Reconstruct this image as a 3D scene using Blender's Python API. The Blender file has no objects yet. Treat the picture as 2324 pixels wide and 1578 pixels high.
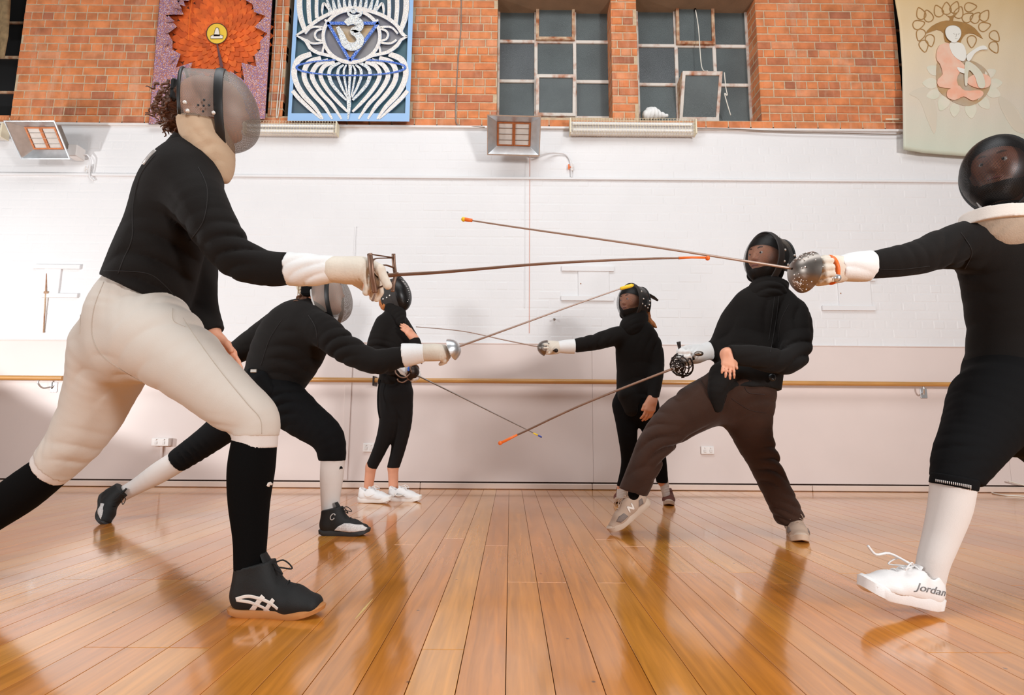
import bpy, math, random
import numpy as np
from mathutils import Vector, Matrix

SC = bpy.context.scene
COL = SC.collection
random.seed(7)
RNG = np.random.RandomState(11)

# ------------------------------------------------------------------ camera
FPX, CX, CY = 1250.0, 1162.0, 789.0
CAM = np.array([0.0, 0.0, 0.578])
PITCH, ROLL, YAW = math.atan(169.0 / FPX), 0.0072, 0.0022
_f = np.array([math.sin(YAW) * math.cos(PITCH), math.cos(YAW) * math.cos(PITCH), math.sin(PITCH)])
_r0 = np.array([math.cos(YAW), -math.sin(YAW), 0.0])
_u0 = np.cross(_r0, _f)
CR = math.cos(ROLL) * _r0 + math.sin(ROLL) * _u0
CU = -math.sin(ROLL) * _r0 + math.cos(ROLL) * _u0
CF = _f
cam_data = bpy.data.cameras.new('camera')
cam = bpy.data.objects.new('camera', cam_data)
COL.objects.link(cam)
m = Matrix(((CR[0], CU[0], -CF[0], CAM[0]), (CR[1], CU[1], -CF[1], CAM[1]), (CR[2], CU[2], -CF[2], CAM[2]), (0, 0, 0, 1)))
cam.matrix_world = m
cam_data.sensor_fit = 'HORIZONTAL'
cam_data.sensor_width = 36.0
cam_data.lens = FPX * 36.0 / 2324.0
cam_data.clip_start = 0.05
SC.camera = cam

# ------------------------------------------------------------------ light
SC.view_settings.view_transform = 'Standard'
SC.view_settings.look = 'None'
SC.view_settings.gamma = 1.0
SC.view_settings.use_curve_mapping = False
SC.view_settings.exposure = -1.05
world = bpy.data.worlds.new('hall_ambient')
SC.world = world
world.use_nodes = True
world.node_tree.nodes['Background'].inputs[0].default_value = (1.0, 0.97, 0.95, 1)
world.node_tree.nodes['Background'].inputs[1].default_value = 0.32

def aim(o, loc, tgt):
    o.location = loc
    d = Vector(tgt) - Vector(loc)
    o.rotation_euler = d.to_track_quat('-Z', 'Y').to_euler()

def area(name, loc, tgt, size, power, col, sy=None):
    l = bpy.data.lights.new(name, 'AREA')
    l.energy = power; l.color = col; l.size = size
    if sy: l.shape = 'RECTANGLE'; l.size_y = sy
    o = bpy.data.objects.new(name, l); COL.objects.link(o)
    aim(o, loc, tgt)
    return o

def spot(name, loc, tgt, power, col, ang, blend, rad):
    l = bpy.data.lights.new(name, 'SPOT')
    l.energy = power; l.color = col; l.spot_size = math.radians(ang); l.spot_blend = blend; l.shadow_soft_size = rad
    o = bpy.data.objects.new(name, l); COL.objects.link(o)
    aim(o, loc, tgt)
    return o

area('ceiling_light', (0.0, 1.4, 5.6), (0, 3.2, 0), 6.0, 380, (0.93, 0.97, 1.0), 2.0)
area('softbox_right', (4.0, -2.8, 2.0), (0.6, 4.6, 1.7), 0.9, 600, (0.98, 0.98, 0.98))
area('softbox_left', (-4.4, -1.4, 1.9), (-0.6, 4.6, 1.8), 0.9, 230, (0.95, 0.98, 1.0))
_az, _el = math.radians(60), math.radians(45)
_sp = (-5.4, 2.5, 0.84)
spot('strobe_left', _sp, (_sp[0] + math.sin(_az) * math.cos(_el), _sp[1] + math.cos(_az) * math.cos(_el), _sp[2] + math.sin(_el)), 560, (0.95, 0.98, 1.0), 114, 0.08, 0.08)

# ------------------------------------------------------------------ projection (photo pixel <-> place)
WALL_Y = 4.92

def ray(px, py):
    d = CF + CR * ((px - CX) / FPX) + CU * (-(py - CY) / FPX)
    return d

def P(px, py, Y):
    d = ray(px, py)
    return CAM + d * ((Y - CAM[1]) / d[1])

def Fl(px, py):
    d = ray(px, py)
    return CAM + d * ((0 - CAM[2]) / d[2])

def W(px, py, dy=0.0):
    p = P(px, py, WALL_Y - dy)
    return p[0], p[2]

def mpp(p):
    """metres per photo pixel at the depth of p"""
    return float(np.dot(np.asarray(p) - CAM, CF)) / FPX

def nrm(v):
    v = np.asarray(v, float)
    return v / (np.linalg.norm(v) + 1e-12)

# ------------------------------------------------------------------ objects
def setp(o, label=None, cat=None, group=None, kind=None):
    if label: o['label'] = label
    if cat: o['category'] = cat
    if group: o['group'] = group
    if kind: o['kind'] = kind
    return o

def empty(name, loc, label=None, cat=None, group=None):
    o = bpy.data.objects.new(name, None)
    COL.objects.link(o)
    o.location = tuple(float(c) for c in loc)
    o.empty_display_size = 0.1
    return setp(o, label, cat, group)

def wloc(o):
    t = Vector((0, 0, 0)); p = o
    while p is not None:
        t = t + Vector(p.location) + (p.matrix_parent_inverse.translation if p.parent else Vector((0, 0, 0)))
        p = p.parent
    return t

def link(name, me, mat=None, parent=None, smooth=False):
    o = bpy.data.objects.new(name, me)
    COL.objects.link(o)
    if mat is not None and len(me.materials) == 0:
        me.materials.append(mat)
    if parent is not None:
        o.parent = parent
        o.matrix_parent_inverse = Matrix.Translation(-wloc(parent))
    if smooth and len(me.polygons):
        me.polygons.foreach_set('use_smooth', np.ones(len(me.polygons), bool))
    return o

def M_(name, V, Fs):
    me = bpy.data.meshes.new(name)
    me.from_pydata([tuple(float(c) for c in v) for v in V], [], [tuple(int(i) for i in f) for f in Fs])
    me.update()
    return me

class MB:
    """collects pieces of ONE part"""
    def __init__(s): s.V = []; s.F = []
    def add(s, V, F):
        n = len(s.V)
        s.V += [tuple(map(float, v)) for v in V]
        s.F += [tuple(i + n for i in f) for f in F]
        return s
    def box(s, x0, x1, y0, y1, z0, z1, c=0.0):
        if c <= 0:
            V = [(x, y, z) for z in (z0, z1) for y in (y0, y1) for x in (x0, x1)]
            F = [(0, 2, 3, 1), (4, 5, 7, 6), (0, 1, 5, 4), (2, 6, 7, 3), (0, 4, 6, 2), (1, 3, 7, 5)]
            return s.add(V, F)
        # chamfered box
        V = []; idx = {}
        for sx in (0, 1):
            for sy in (0, 1):
                for sz in (0, 1):
                    X = (x0, x1)[sx]; Y = (y0, y1)[sy]; Z = (z0, z1)[sz]
                    ix = X + (c if sx == 0 else -c); iy = Y + (c if sy == 0 else -c); iz = Z + (c if sz == 0 else -c)
                    for k, p in enumerate(((X, iy, iz), (ix, Y, iz), (ix, iy, Z))):
                        idx[(sx, sy, sz, k)] = len(V); V.append(p)
        I = lambda a, b, d, k: idx[(a, b, d, k)]
        F = [(I(0,0,0,0), I(0,0,1,0), I(0,1,1,0), I(0,1,0,0)), (I(1,0,0,0), I(1,1,0,0), I(1,1,1,0), I(1,0,1,0)),
             (I(0,0,0,1), I(1,0,0,1), I(1,0,1,1), I(0,0,1,1)), (I(0,1,0,1), I(0,1,1,1), I(1,1,1,1), I(1,1,0,1)),
             (I(0,0,0,2), I(0,1,0,2), I(1,1,0,2), I(1,0,0,2)), (I(0,0,1,2), I(1,0,1,2), I(1,1,1,2), I(0,1,1,2))]
        for a in (0, 1):
            for b in (0, 1):
                F.append((I(a,b,0,0), I(a,b,1,0), I(a,b,1,1), I(a,b,0,1)))
                F.append((I(a,0,b,0), I(a,1,b,0), I(a,1,b,2), I(a,0,b,2)))
                F.append((I(0,a,b,1), I(1,a,b,1), I(1,a,b,2), I(0,a,b,2)))
        for a in (0, 1):
            for b in (0, 1):
                for d in (0, 1):
                    F.append((I(a,b,d,0), I(a,b,d,1), I(a,b,d,2)))
        return s.add(V, F)
    def tube(s, pts, r, n=8, cap=True, flat=None):
        pts = [np.asarray(p, float) for p in pts]
        if not hasattr(r, '__len__'): r = [r] * len(pts)
        T = []
        for i in range(len(pts)):
            a = pts[max(i - 1, 0)]; b = pts[min(i + 1, len(pts) - 1)]
            T.append(nrm(b - a))
        up = np.array([0, 0, 1.0])
        if abs(T[0][2]) > 0.9: up = np.array([0, 1.0, 0])
        N = nrm(np.cross(T[0], up)); V = []; F = []
        for i, p in enumerate(pts):
            N = nrm(N - T[i] * np.dot(N, T[i])); B = np.cross(T[i], N)
            for k in range(n):
                a = 2 * math.pi * k / n
                c, d = math.cos(a) * r[i], math.sin(a) * r[i]
                V.append(p + N * c + B * d * (flat if flat else 1))
        for i in range(len(pts) - 1):
            for k in range(n):
                k2 = (k + 1) % n
                F.append((i * n + k, i * n + k2, (i + 1) * n + k2, (i + 1) * n + k))
        if cap:
            F.append(tuple(range(n))[::-1]); F.append(tuple((len(pts) - 1) * n + k for k in range(n)))
        return s.add(V, F)
    def lathe(s, prof, o, ax, n=24, ref=None, ang=(0, 2 * math.pi), sx=1.0):
        """prof: list of (radius, distance along ax)"""
        ax = nrm(ax); o = np.asarray(o, float)
        ref = nrm(np.cross(ax, (0.13, 0.3, 1.0))) if ref is None else nrm(np.asarray(ref) - ax * np.dot(ref, ax))
        b = np.cross(ax, ref); full = abs(ang[1] - ang[0] - 2 * math.pi) < 1e-6
        m_ = n if full else n + 1
        V = []; F = []
        for (r, h) in prof:
            for k in range(m_):
                a = ang[0] + (ang[1] - ang[0]) * k / n
                V.append(o + ax * h + ref * math.cos(a) * r * sx + b * math.sin(a) * r)
        for i in range(len(prof) - 1):
            for k in range(n):
                k2 = (k + 1) % m_
                F.append((i * m_ + k, i * m_ + k2, (i + 1) * m_ + k2, (i + 1) * m_ + k))
        return s.add(V, F)
    def plate(s, pts2, fr, d0, d1):
        """extruded outline; fr maps (u, v, depth) -> world"""
        n = len(pts2)
        V = [fr(u, v, d0) for u, v in pts2] + [fr(u, v, d1) for u, v in pts2]
        F = [tuple(range(n)), tuple(range(2 * n - 1, n - 1, -1))]
        for k in range(n):
            k2 = (k + 1) % n
            F.append((k, n + k, n + k2, k2))
        return s.add(V, F)
    def ribbon(s, pts2, wid, fr, d0, d1, closed=False):
        """a flat band of given width along a 2-D path, with thickness"""
        p = [np.asarray(q, float) for q in pts2]; n = len(p)
        if not hasattr(wid, '__len__'): wid = [wid] * n
        L = []; R = []
        for i in range(n):
            a = p[(i - 1) % n] if closed else p[max(i - 1, 0)]
            b = p[(i + 1) % n] if closed else p[min(i + 1, n - 1)]
            t = b - a; t = t / (np.linalg.norm(t) + 1e-9); q = np.array([-t[1], t[0]])
            L.append(p[i] + q * wid[i] / 2); R.append(p[i] - q * wid[i] / 2)
        V = []
        for i in range(n):
            V += [fr(L[i][0], L[i][1], d0), fr(R[i][0], R[i][1], d0), fr(R[i][0], R[i][1], d1), fr(L[i][0], L[i][1], d1)]
        F = []
        for i in range(n if closed else n - 1):
            a = 4 * i; b = 4 * ((i + 1) % n)
            for k in range(4):
                k2 = (k + 1) % 4
                F.append((a + k, a + k2, b + k2, b + k))
        if not closed:
            F.append((0, 3, 2, 1)); e = 4 * (n - 1); F.append((e, e + 1, e + 2, e + 3))
        return s.add(V, F)
    def ball(s, c, r, nu=12, nv=8, sc=(1, 1, 1)):
        c = np.asarray(c, float); V = [c + np.array([0, 0, r * sc[2]])]; F = []
        for i in range(1, nv):
            t = math.pi * i / nv
            for k in range(nu):
                a = 2 * math.pi * k / nu
                V.append(c + np.array([math.sin(t) * math.cos(a) * sc[0], math.sin(t) * math.sin(a) * sc[1], math.cos(t) * sc[2]]) * r)
        V.append(c - np.array([0, 0, r * sc[2]]))
        for k in range(nu): F.append((0, 1 + k, 1 + (k + 1) % nu))
        for i in range(nv - 2):
            for k in range(nu):
                a = 1 + i * nu; k2 = (k + 1) % nu
                F.append((a + k, a + nu + k, a + nu + k2, a + k2))
        e = len(V) - 1; a = 1 + (nv - 2) * nu
        for k in range(nu): F.append((a + k, e, a + (k + 1) % nu))
        return s.add(V, F)
    def mesh(s, name): return M_(name, s.V, s.F)
    def build(s, name, mat, parent=None, smooth=False, angle=None):
        me = s.mesh(name)
        o = link(name, me, mat, parent, smooth)
        if smooth and angle is not None:
            try: me.set_sharp_from_angle(angle=math.radians(angle))
            except Exception: pass
        return o

def curve_pts(ctrl, n=24, closed=False):
    """Catmull-Rom through the control points"""
    c = [np.asarray(p, float) for p in ctrl]; m_ = len(c); out = []
    segs = m_ if closed else m_ - 1
    per = max(2, n // segs)
    for i in range(segs):
        if closed: a, b, d, e = c[(i - 1) % m_], c[i], c[(i + 1) % m_], c[(i + 2) % m_]
        else: a, b, d, e = c[max(i - 1, 0)], c[i], c[i + 1], c[min(i + 2, m_ - 1)]
        for k in range(per):
            t = k / per
            out.append(0.5 * ((2 * b) + (d - a) * t + (2 * a - 5 * b + 4 * d - e) * t * t + (3 * b - a - 3 * d + e) * t ** 3))
    if not closed: out.append(c[-1])
    return out

# ------------------------------------------------------------------ soft-body surfaces (distance field -> one continuous mesh)
class SDF:
    def __init__(s, lo, hi, h):
        s.lo = np.asarray(lo, float); s.h = h
        s.n = np.ceil((np.asarray(hi, float) - s.lo) / h).astype(int) + 1
        s.D = np.full(tuple(s.n), 0.5, np.float32)
    def sub(s, lo, hi):
        a = np.clip(np.floor((np.asarray(lo) - s.lo) / s.h).astype(int), 0, s.n)
        b = np.clip(np.ceil((np.asarray(hi) - s.lo) / s.h).astype(int) + 1, 0, s.n)
        if np.any(b <= a): return None
        sl = tuple(slice(a[i], b[i]) for i in range(3))
        X = [(s.lo[i] + np.arange(a[i], b[i]) * s.h).astype(np.float32) for i in range(3)]
        return sl, X[0][:, None, None], X[1][None, :, None], X[2][None, None, :]
    def _cone(s, X, Y, Z, a, b, ra, rb, ns, n):
        px, py, pz = X - a[0], Y - a[1], Z - a[2]
        ba = b - a
        if ns != 1:
            q = (px * n[0] + py * n[1] + pz * n[2]) * (1.0 / ns - 1.0)
            px, py, pz = px + q * n[0], py + q * n[1], pz + q * n[2]
            ba = ba + n * (np.dot(ba, n) * (1.0 / ns - 1.0))
        L = float(np.dot(ba, ba)) + 1e-9
        t = np.clip((px * ba[0] + py * ba[1] + pz * ba[2]) / L, 0, 1)
        dx, dy, dz = px - t * ba[0], py - t * ba[1], pz - t * ba[2]
        return np.sqrt(dx * dx + dy * dy + dz * dz) - (ra + (rb - ra) * t)
    def cone(s, a, b, ra, rb, k=0.02, ns=1.0, n=(0, 1, 0)):
        a = np.asarray(a, float); b = np.asarray(b, float); n = nrm(n)
        pad = max(ra, rb) * max(1.0, ns) + k + 2 * s.h + 0.005
        q = s.sub(np.minimum(a, b) - pad, np.maximum(a, b) + pad)
        if q is None: return s
        sl, X, Y, Z = q
        d = s._cone(X, Y, Z, a, b, ra, rb, ns, n)
        D = s.D[sl]
        hh = np.maximum(k - np.abs(D - d), 0) / k
        s.D[sl] = np.minimum(D, d) - hh * hh * (k * 0.25)
        return s
    def chain(s, S, k, n):
        """S: stations (point, radius, stretch along n); smooth limb, no bulges at the stations"""
        n = nrm(n)
        W4 = [np.concatenate([np.asarray(q[0], float), [q[1], q[2]]]) for q in S]
        if len(W4) > 2: W4 = curve_pts(W4, 4 * (len(W4) - 1))
        lo = np.min([w[:3] - w[3] * max(1, w[4]) for w in W4], 0) - k - .01; hi = np.max([w[:3] + w[3] * max(1, w[4]) for w in W4], 0) + k + .01
        q = s.sub(lo, hi)
        if q is None: return s
        T = SDF.__new__(SDF); sl = q[0]
        T.lo = s.lo + np.array([c.start for c in sl]) * s.h; T.h = s.h; T.n = np.array([c.stop - c.start for c in sl]); T.D = np.full(tuple(T.n), 0.5, np.float32)
        for a, b in zip(W4[:-1], W4[1:]):
            pad = max(a[3], b[3]) * max(1, a[4], b[4]) + k + 2 * s.h
            q2 = T.sub(np.minimum(a[:3], b[:3]) - pad, np.maximum(a[:3], b[:3]) + pad)
            if q2 is None: continue
            d = T._cone(q2[1], q2[2], q2[3], a[:3], b[:3], a[3], b[3], (a[4] + b[4]) / 2, n)
            D = T.D[q2[0]]; kk = 0.006
            hh = np.maximum(kk - np.abs(D - d), 0) / kk
            T.D[q2[0]] = np.minimum(D, d) - hh * hh * kk * .1
        D = s.D[sl]; d = T.D
        hh = np.maximum(k - np.abs(D - d), 0) / k
        s.D[sl] = np.minimum(D, d) - hh * hh * (k * 0.25)
        return s
    def carve(s, a, b, ra, rb, k=0.01, ns=1.0, n=(0, 1, 0)):
        a = np.asarray(a, float); b = np.asarray(b, float); n = nrm(n)
        pad = max(ra, rb) * max(1.0, ns) + k + 2 * s.h
        q = s.sub(np.minimum(a, b) - pad, np.maximum(a, b) + pad)
        if q is None: return s
        sl, X, Y, Z = q
        d = -s._cone(X, Y, Z, a, b, ra, rb, ns, n)
        D = s.D[sl]
        hh = np.maximum(k - np.abs(D - d), 0) / k
        s.D[sl] = np.maximum(D, d) + hh * hh * (k * 0.25)
        return s
    def cut(s, p, n, R):
        """removes what lies on the +n side of the plane through p, within R of p"""
        p = np.asarray(p, float); n = nrm(n)
        q = s.sub(p - R, p + R)
        if q is None: return s
        sl, X, Y, Z = q
        d = (X - p[0]) * n[0] + (Y - p[1]) * n[1] + (Z - p[2]) * n[2]
        inside = ((X - p[0]) ** 2 + (Y - p[1]) ** 2 + (Z - p[2]) ** 2) < R * R
        s.D[sl] = np.where(inside, np.maximum(s.D[sl], d), s.D[sl])
        return s
    def fold(s, c, R, d, lam, amp, ph=0.0, wob=0.03):
        """cloth creases: ridges across direction d, fading out at distance R"""
        c = np.asarray(c, float); d = nrm(d)
        q = s.sub(c - 1.8 * R, c + 1.8 * R)
        if q is None: return s
        sl, X, Y, Z = q
        px, py, pz = X - c[0], Y - c[1], Z - c[2]
        e = nrm(np.cross(d, (0.31, 0.77, 0.55))); g = np.cross(d, e)
        u = px * d[0] + py * d[1] + pz * d[2]
        v = px * e[0] + py * e[1] + pz * e[2]
        w = px * g[0] + py * g[1] + pz * g[2]
        phi = 2 * math.pi * (u + wob * np.sin(v * 17 + ph * 3) + wob * np.sin(w * 13 + ph)) / lam + ph
        f = (1.0 - 2.0 * np.abs(np.sin(phi * 0.5)) ** 0.7) * (0.45 + 0.55 * np.sin(v * 21 + w * 11 + ph * 2.3))
        s.D[sl] += (amp * f * np.exp(-(px * px + py * py + pz * pz) / (R * R))).astype(np.float32)
        return s
    def mesh(s, name):
        D = s.D; S = D < 0; n0, n1, n2 = D.shape
        cnt = np.zeros((n0 - 1, n1 - 1, n2 - 1), np.uint8)
        for i in (0, 1):
            for j in (0, 1):
                for k in (0, 1):
                    cnt += S[i:n0 - 1 + i, j:n1 - 1 + j, k:n2 - 1 + k]
        act = (cnt > 0) & (cnt < 8)
        I, J, K = np.nonzero(act)
        idx = np.full(cnt.shape, -1, np.int32); idx[I, J, K] = np.arange(len(I))
        C = np.array([(i, j, k) for i in (0, 1) for j in (0, 1) for k in (0, 1)])
        val = np.stack([D[I + c[0], J + c[1], K + c[2]] for c in C], 1)
        pos = np.zeros((len(I), 3)); num = np.zeros(len(I))
        for a in range(8):
            for b in range(a + 1, 8):
                if np.abs(C[a] - C[b]).sum() != 1: continue
                x = (val[:, a] < 0) != (val[:, b] < 0)
                t = val[x, a] / (val[x, a] - val[x, b])
                pos[x] += C[a] + t[:, None] * (C[b] - C[a]); num[x] += 1
        V = (np.stack([I, J, K], 1) + pos / num[:, None]) * s.h + s.lo
        Q = []
        def quads(A, B, cells, flip):
            for rev, msk in ((False, A & ~B), (True, ~A & B)):
                i, j, k = np.nonzero(msk)
                q = np.stack([idx[i + o[0], j + o[1], k + o[2]] for o in cells], 1)
                if rev != flip: q = q[:, ::-1]
                Q.append(q)
        quads(S[:-1, 1:-1, 1:-1], S[1:, 1:-1, 1:-1], [(0, 0, 0), (0, 1, 0), (0, 1, 1), (0, 0, 1)], False)
        quads(S[1:-1, :-1, 1:-1], S[1:-1, 1:, 1:-1], [(0, 0, 0), (1, 0, 0), (1, 0, 1), (0, 0, 1)], True)
        quads(S[1:-1, 1:-1, :-1], S[1:-1, 1:-1, 1:], [(0, 0, 0), (1, 0, 0), (1, 1, 0), (0, 1, 0)], False)
        Q = np.concatenate(Q); Q = Q[(Q >= 0).all(1)]
        me = bpy.data.meshes.new(name)
        me.vertices.add(len(V)); me.vertices.foreach_set('co', V.astype(np.float32).ravel())
        me.loops.add(len(Q) * 4); me.loops.foreach_set('vertex_index', Q.astype(np.int32).ravel())
        me.polygons.add(len(Q))
        me.polygons.foreach_set('loop_start', np.arange(0, len(Q) * 4, 4, dtype=np.int32))
        me.polygons.foreach_set('use_smooth', np.ones(len(Q), bool))
        me.update(calc_edges=True)
        return me
# ------------------------------------------------------------------ materials
def srgb(r, g, b):
    f = lambda c: (c / 255.0) / 12.92 if c / 255.0 <= 0.04045 else ((c / 255.0 + 0.055) / 1.055) ** 2.4
    return (f(r), f(g), f(b), 1.0)

def mat(name, col, rough=0.6, metal=0.0, var=0.0, vscale=6.0, bump=0.0, bscale=120.0, col2=None, coat=0.0, sheen=0.0, stretch=(1, 1, 1), coord='Object', spec=None, objrand=0.0, lohi=(0.32, 0.68)):
    mt = bpy.data.materials.new(name); mt.use_nodes = True
    nt = mt.node_tree; N = nt.nodes; L = nt.links
    bs = N['Principled BSDF']
    bs.inputs['Base Color'].default_value = col
    bs.inputs['Roughness'].default_value = rough
    bs.inputs['Metallic'].default_value = metal
    if spec is not None: bs.inputs['Specular IOR Level'].default_value = spec
    if coat: bs.inputs['Coat Weight'].default_value = coat; bs.inputs['Coat Roughness'].default_value = 0.12
    if sheen: bs.inputs['Sheen Weight'].default_value = sheen; bs.inputs['Sheen Roughness'].default_value = 0.5
    tc = N.new('ShaderNodeTexCoord'); mp = N.new('ShaderNodeMapping')
    mp.inputs['Scale'].default_value = stretch
    L.new(tc.outputs[coord], mp.inputs['Vector'])
    colout = None
    if var > 0 or col2 is not None:
        nz = N.new('ShaderNodeTexNoise'); nz.inputs['Scale'].default_value = vscale; nz.inputs['Detail'].default_value = 5
        L.new(mp.outputs['Vector'], nz.inputs['Vector'])
        rp = N.new('ShaderNodeMapRange'); rp.inputs[1].default_value = lohi[0]; rp.inputs[2].default_value = lohi[1]
        L.new(nz.outputs['Fac'], rp.inputs[0])
        mx = N.new('ShaderNodeMix'); mx.data_type = 'RGBA'
        c2 = col2 if col2 is not None else tuple(c * (1 - var) for c in col[:3]) + (1,)
        mx.inputs[6].default_value = col; mx.inputs[7].default_value = c2
        L.new(rp.outputs[0], mx.inputs[0]); colout = mx.outputs[2]
    if objrand > 0:
        oi = N.new('ShaderNodeObjectInfo'); hs = N.new('ShaderNodeHueSaturation')
        r1 = N.new('ShaderNodeMapRange'); r1.inputs[3].default_value = 1 - objrand; r1.inputs[4].default_value = 1 + objrand * 0.5
        L.new(oi.outputs['Random'], r1.inputs[0]); L.new(r1.outputs[0], hs.inputs['Value'])
        if colout is not None: L.new(colout, hs.inputs['Color'])
        else: hs.inputs['Color'].default_value = col
        colout = hs.outputs['Color']
    if colout is not None: L.new(colout, bs.inputs['Base Color'])
    if bump > 0:
        n2 = N.new('ShaderNodeTexNoise'); n2.inputs['Scale'].default_value = bscale; n2.inputs['Detail'].default_value = 4
        L.new(mp.outputs['Vector'], n2.inputs['Vector'])
        bp = N.new('ShaderNodeBump'); bp.inputs['Strength'].default_value = bump; bp.inputs['Distance'].default_value = 0.004
        L.new(n2.outputs['Fac'], bp.inputs['Height']); L.new(bp.outputs['Normal'], bs.inputs['Normal'])
    return mt

def rand_mix(name, cols, rough, streak=None, bump=0.4, bscale=90, coat=0):
    """each object takes its own colour from a ramp"""
    mt = mat(name, cols[0], rough, bump=bump, bscale=bscale, coat=coat)
    nt = mt.node_tree; N = nt.nodes; L = nt.links; bs = N['Principled BSDF']
    oi = N.new('ShaderNodeObjectInfo'); cr = N.new('ShaderNodeValToRGB'); cr.color_ramp.interpolation = 'LINEAR'
    while len(cr.color_ramp.elements) < len(cols): cr.color_ramp.elements.new(0.5)
    for i, c in enumerate(cols):
        cr.color_ramp.elements[i].position = i / (len(cols) - 1); cr.color_ramp.elements[i].color = c
    L.new(oi.outputs['Random'], cr.inputs['Fac'])
    out = cr.outputs['Color']
    tc = N.new('ShaderNodeTexCoord'); ge = N.new('ShaderNodeNewGeometry')
    nz = N.new('ShaderNodeTexNoise'); nz.inputs['Scale'].default_value = 9.0; nz.inputs['Detail'].default_value = 6
    L.new(ge.outputs['Position'], nz.inputs['Vector'])
    mr = N.new('ShaderNodeMapRange'); mr.inputs[1].default_value = 0.3; mr.inputs[2].default_value = 0.7; mr.inputs[3].default_value = 0.72; mr.inputs[4].default_value = 1.18
    L.new(nz.outputs['Fac'], mr.inputs[0])
    mu = N.new('ShaderNodeMix'); mu.data_type = 'RGBA'; mu.blend_type = 'MULTIPLY'; mu.inputs[0].default_value = 1.0
    L.new(out, mu.inputs[6]); L.new(mr.outputs[0], mu.inputs[7]); out = mu.outputs[2]
    if streak is not None:
        m2 = N.new('ShaderNodeMapping'); m2.inputs['Scale'].default_value = (7, 7, 1.1)
        L.new(ge.outputs['Position'], m2.inputs['Vector'])
        n3 = N.new('ShaderNodeTexNoise'); n3.inputs['Scale'].default_value = 1.3; n3.inputs['Detail'].default_value = 8; n3.inputs['Roughness'].default_value = 0.7
        L.new(m2.outputs['Vector'], n3.inputs['Vector'])
        r3 = N.new('ShaderNodeMapRange'); r3.inputs[1].default_value = 0.52; r3.inputs[2].default_value = 0.75; r3.inputs[4].default_value = 0.55
        L.new(n3.outputs['Fac'], r3.inputs[0])
        m3 = N.new('ShaderNodeMix'); m3.data_type = 'RGBA'; m3.inputs[7].default_value = streak
        L.new(r3.outputs[0], m3.inputs[0]); L.new(out, m3.inputs[6]); out = m3.outputs[2]
    L.new(out, bs.inputs['Base Color'])
    return mt

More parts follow.
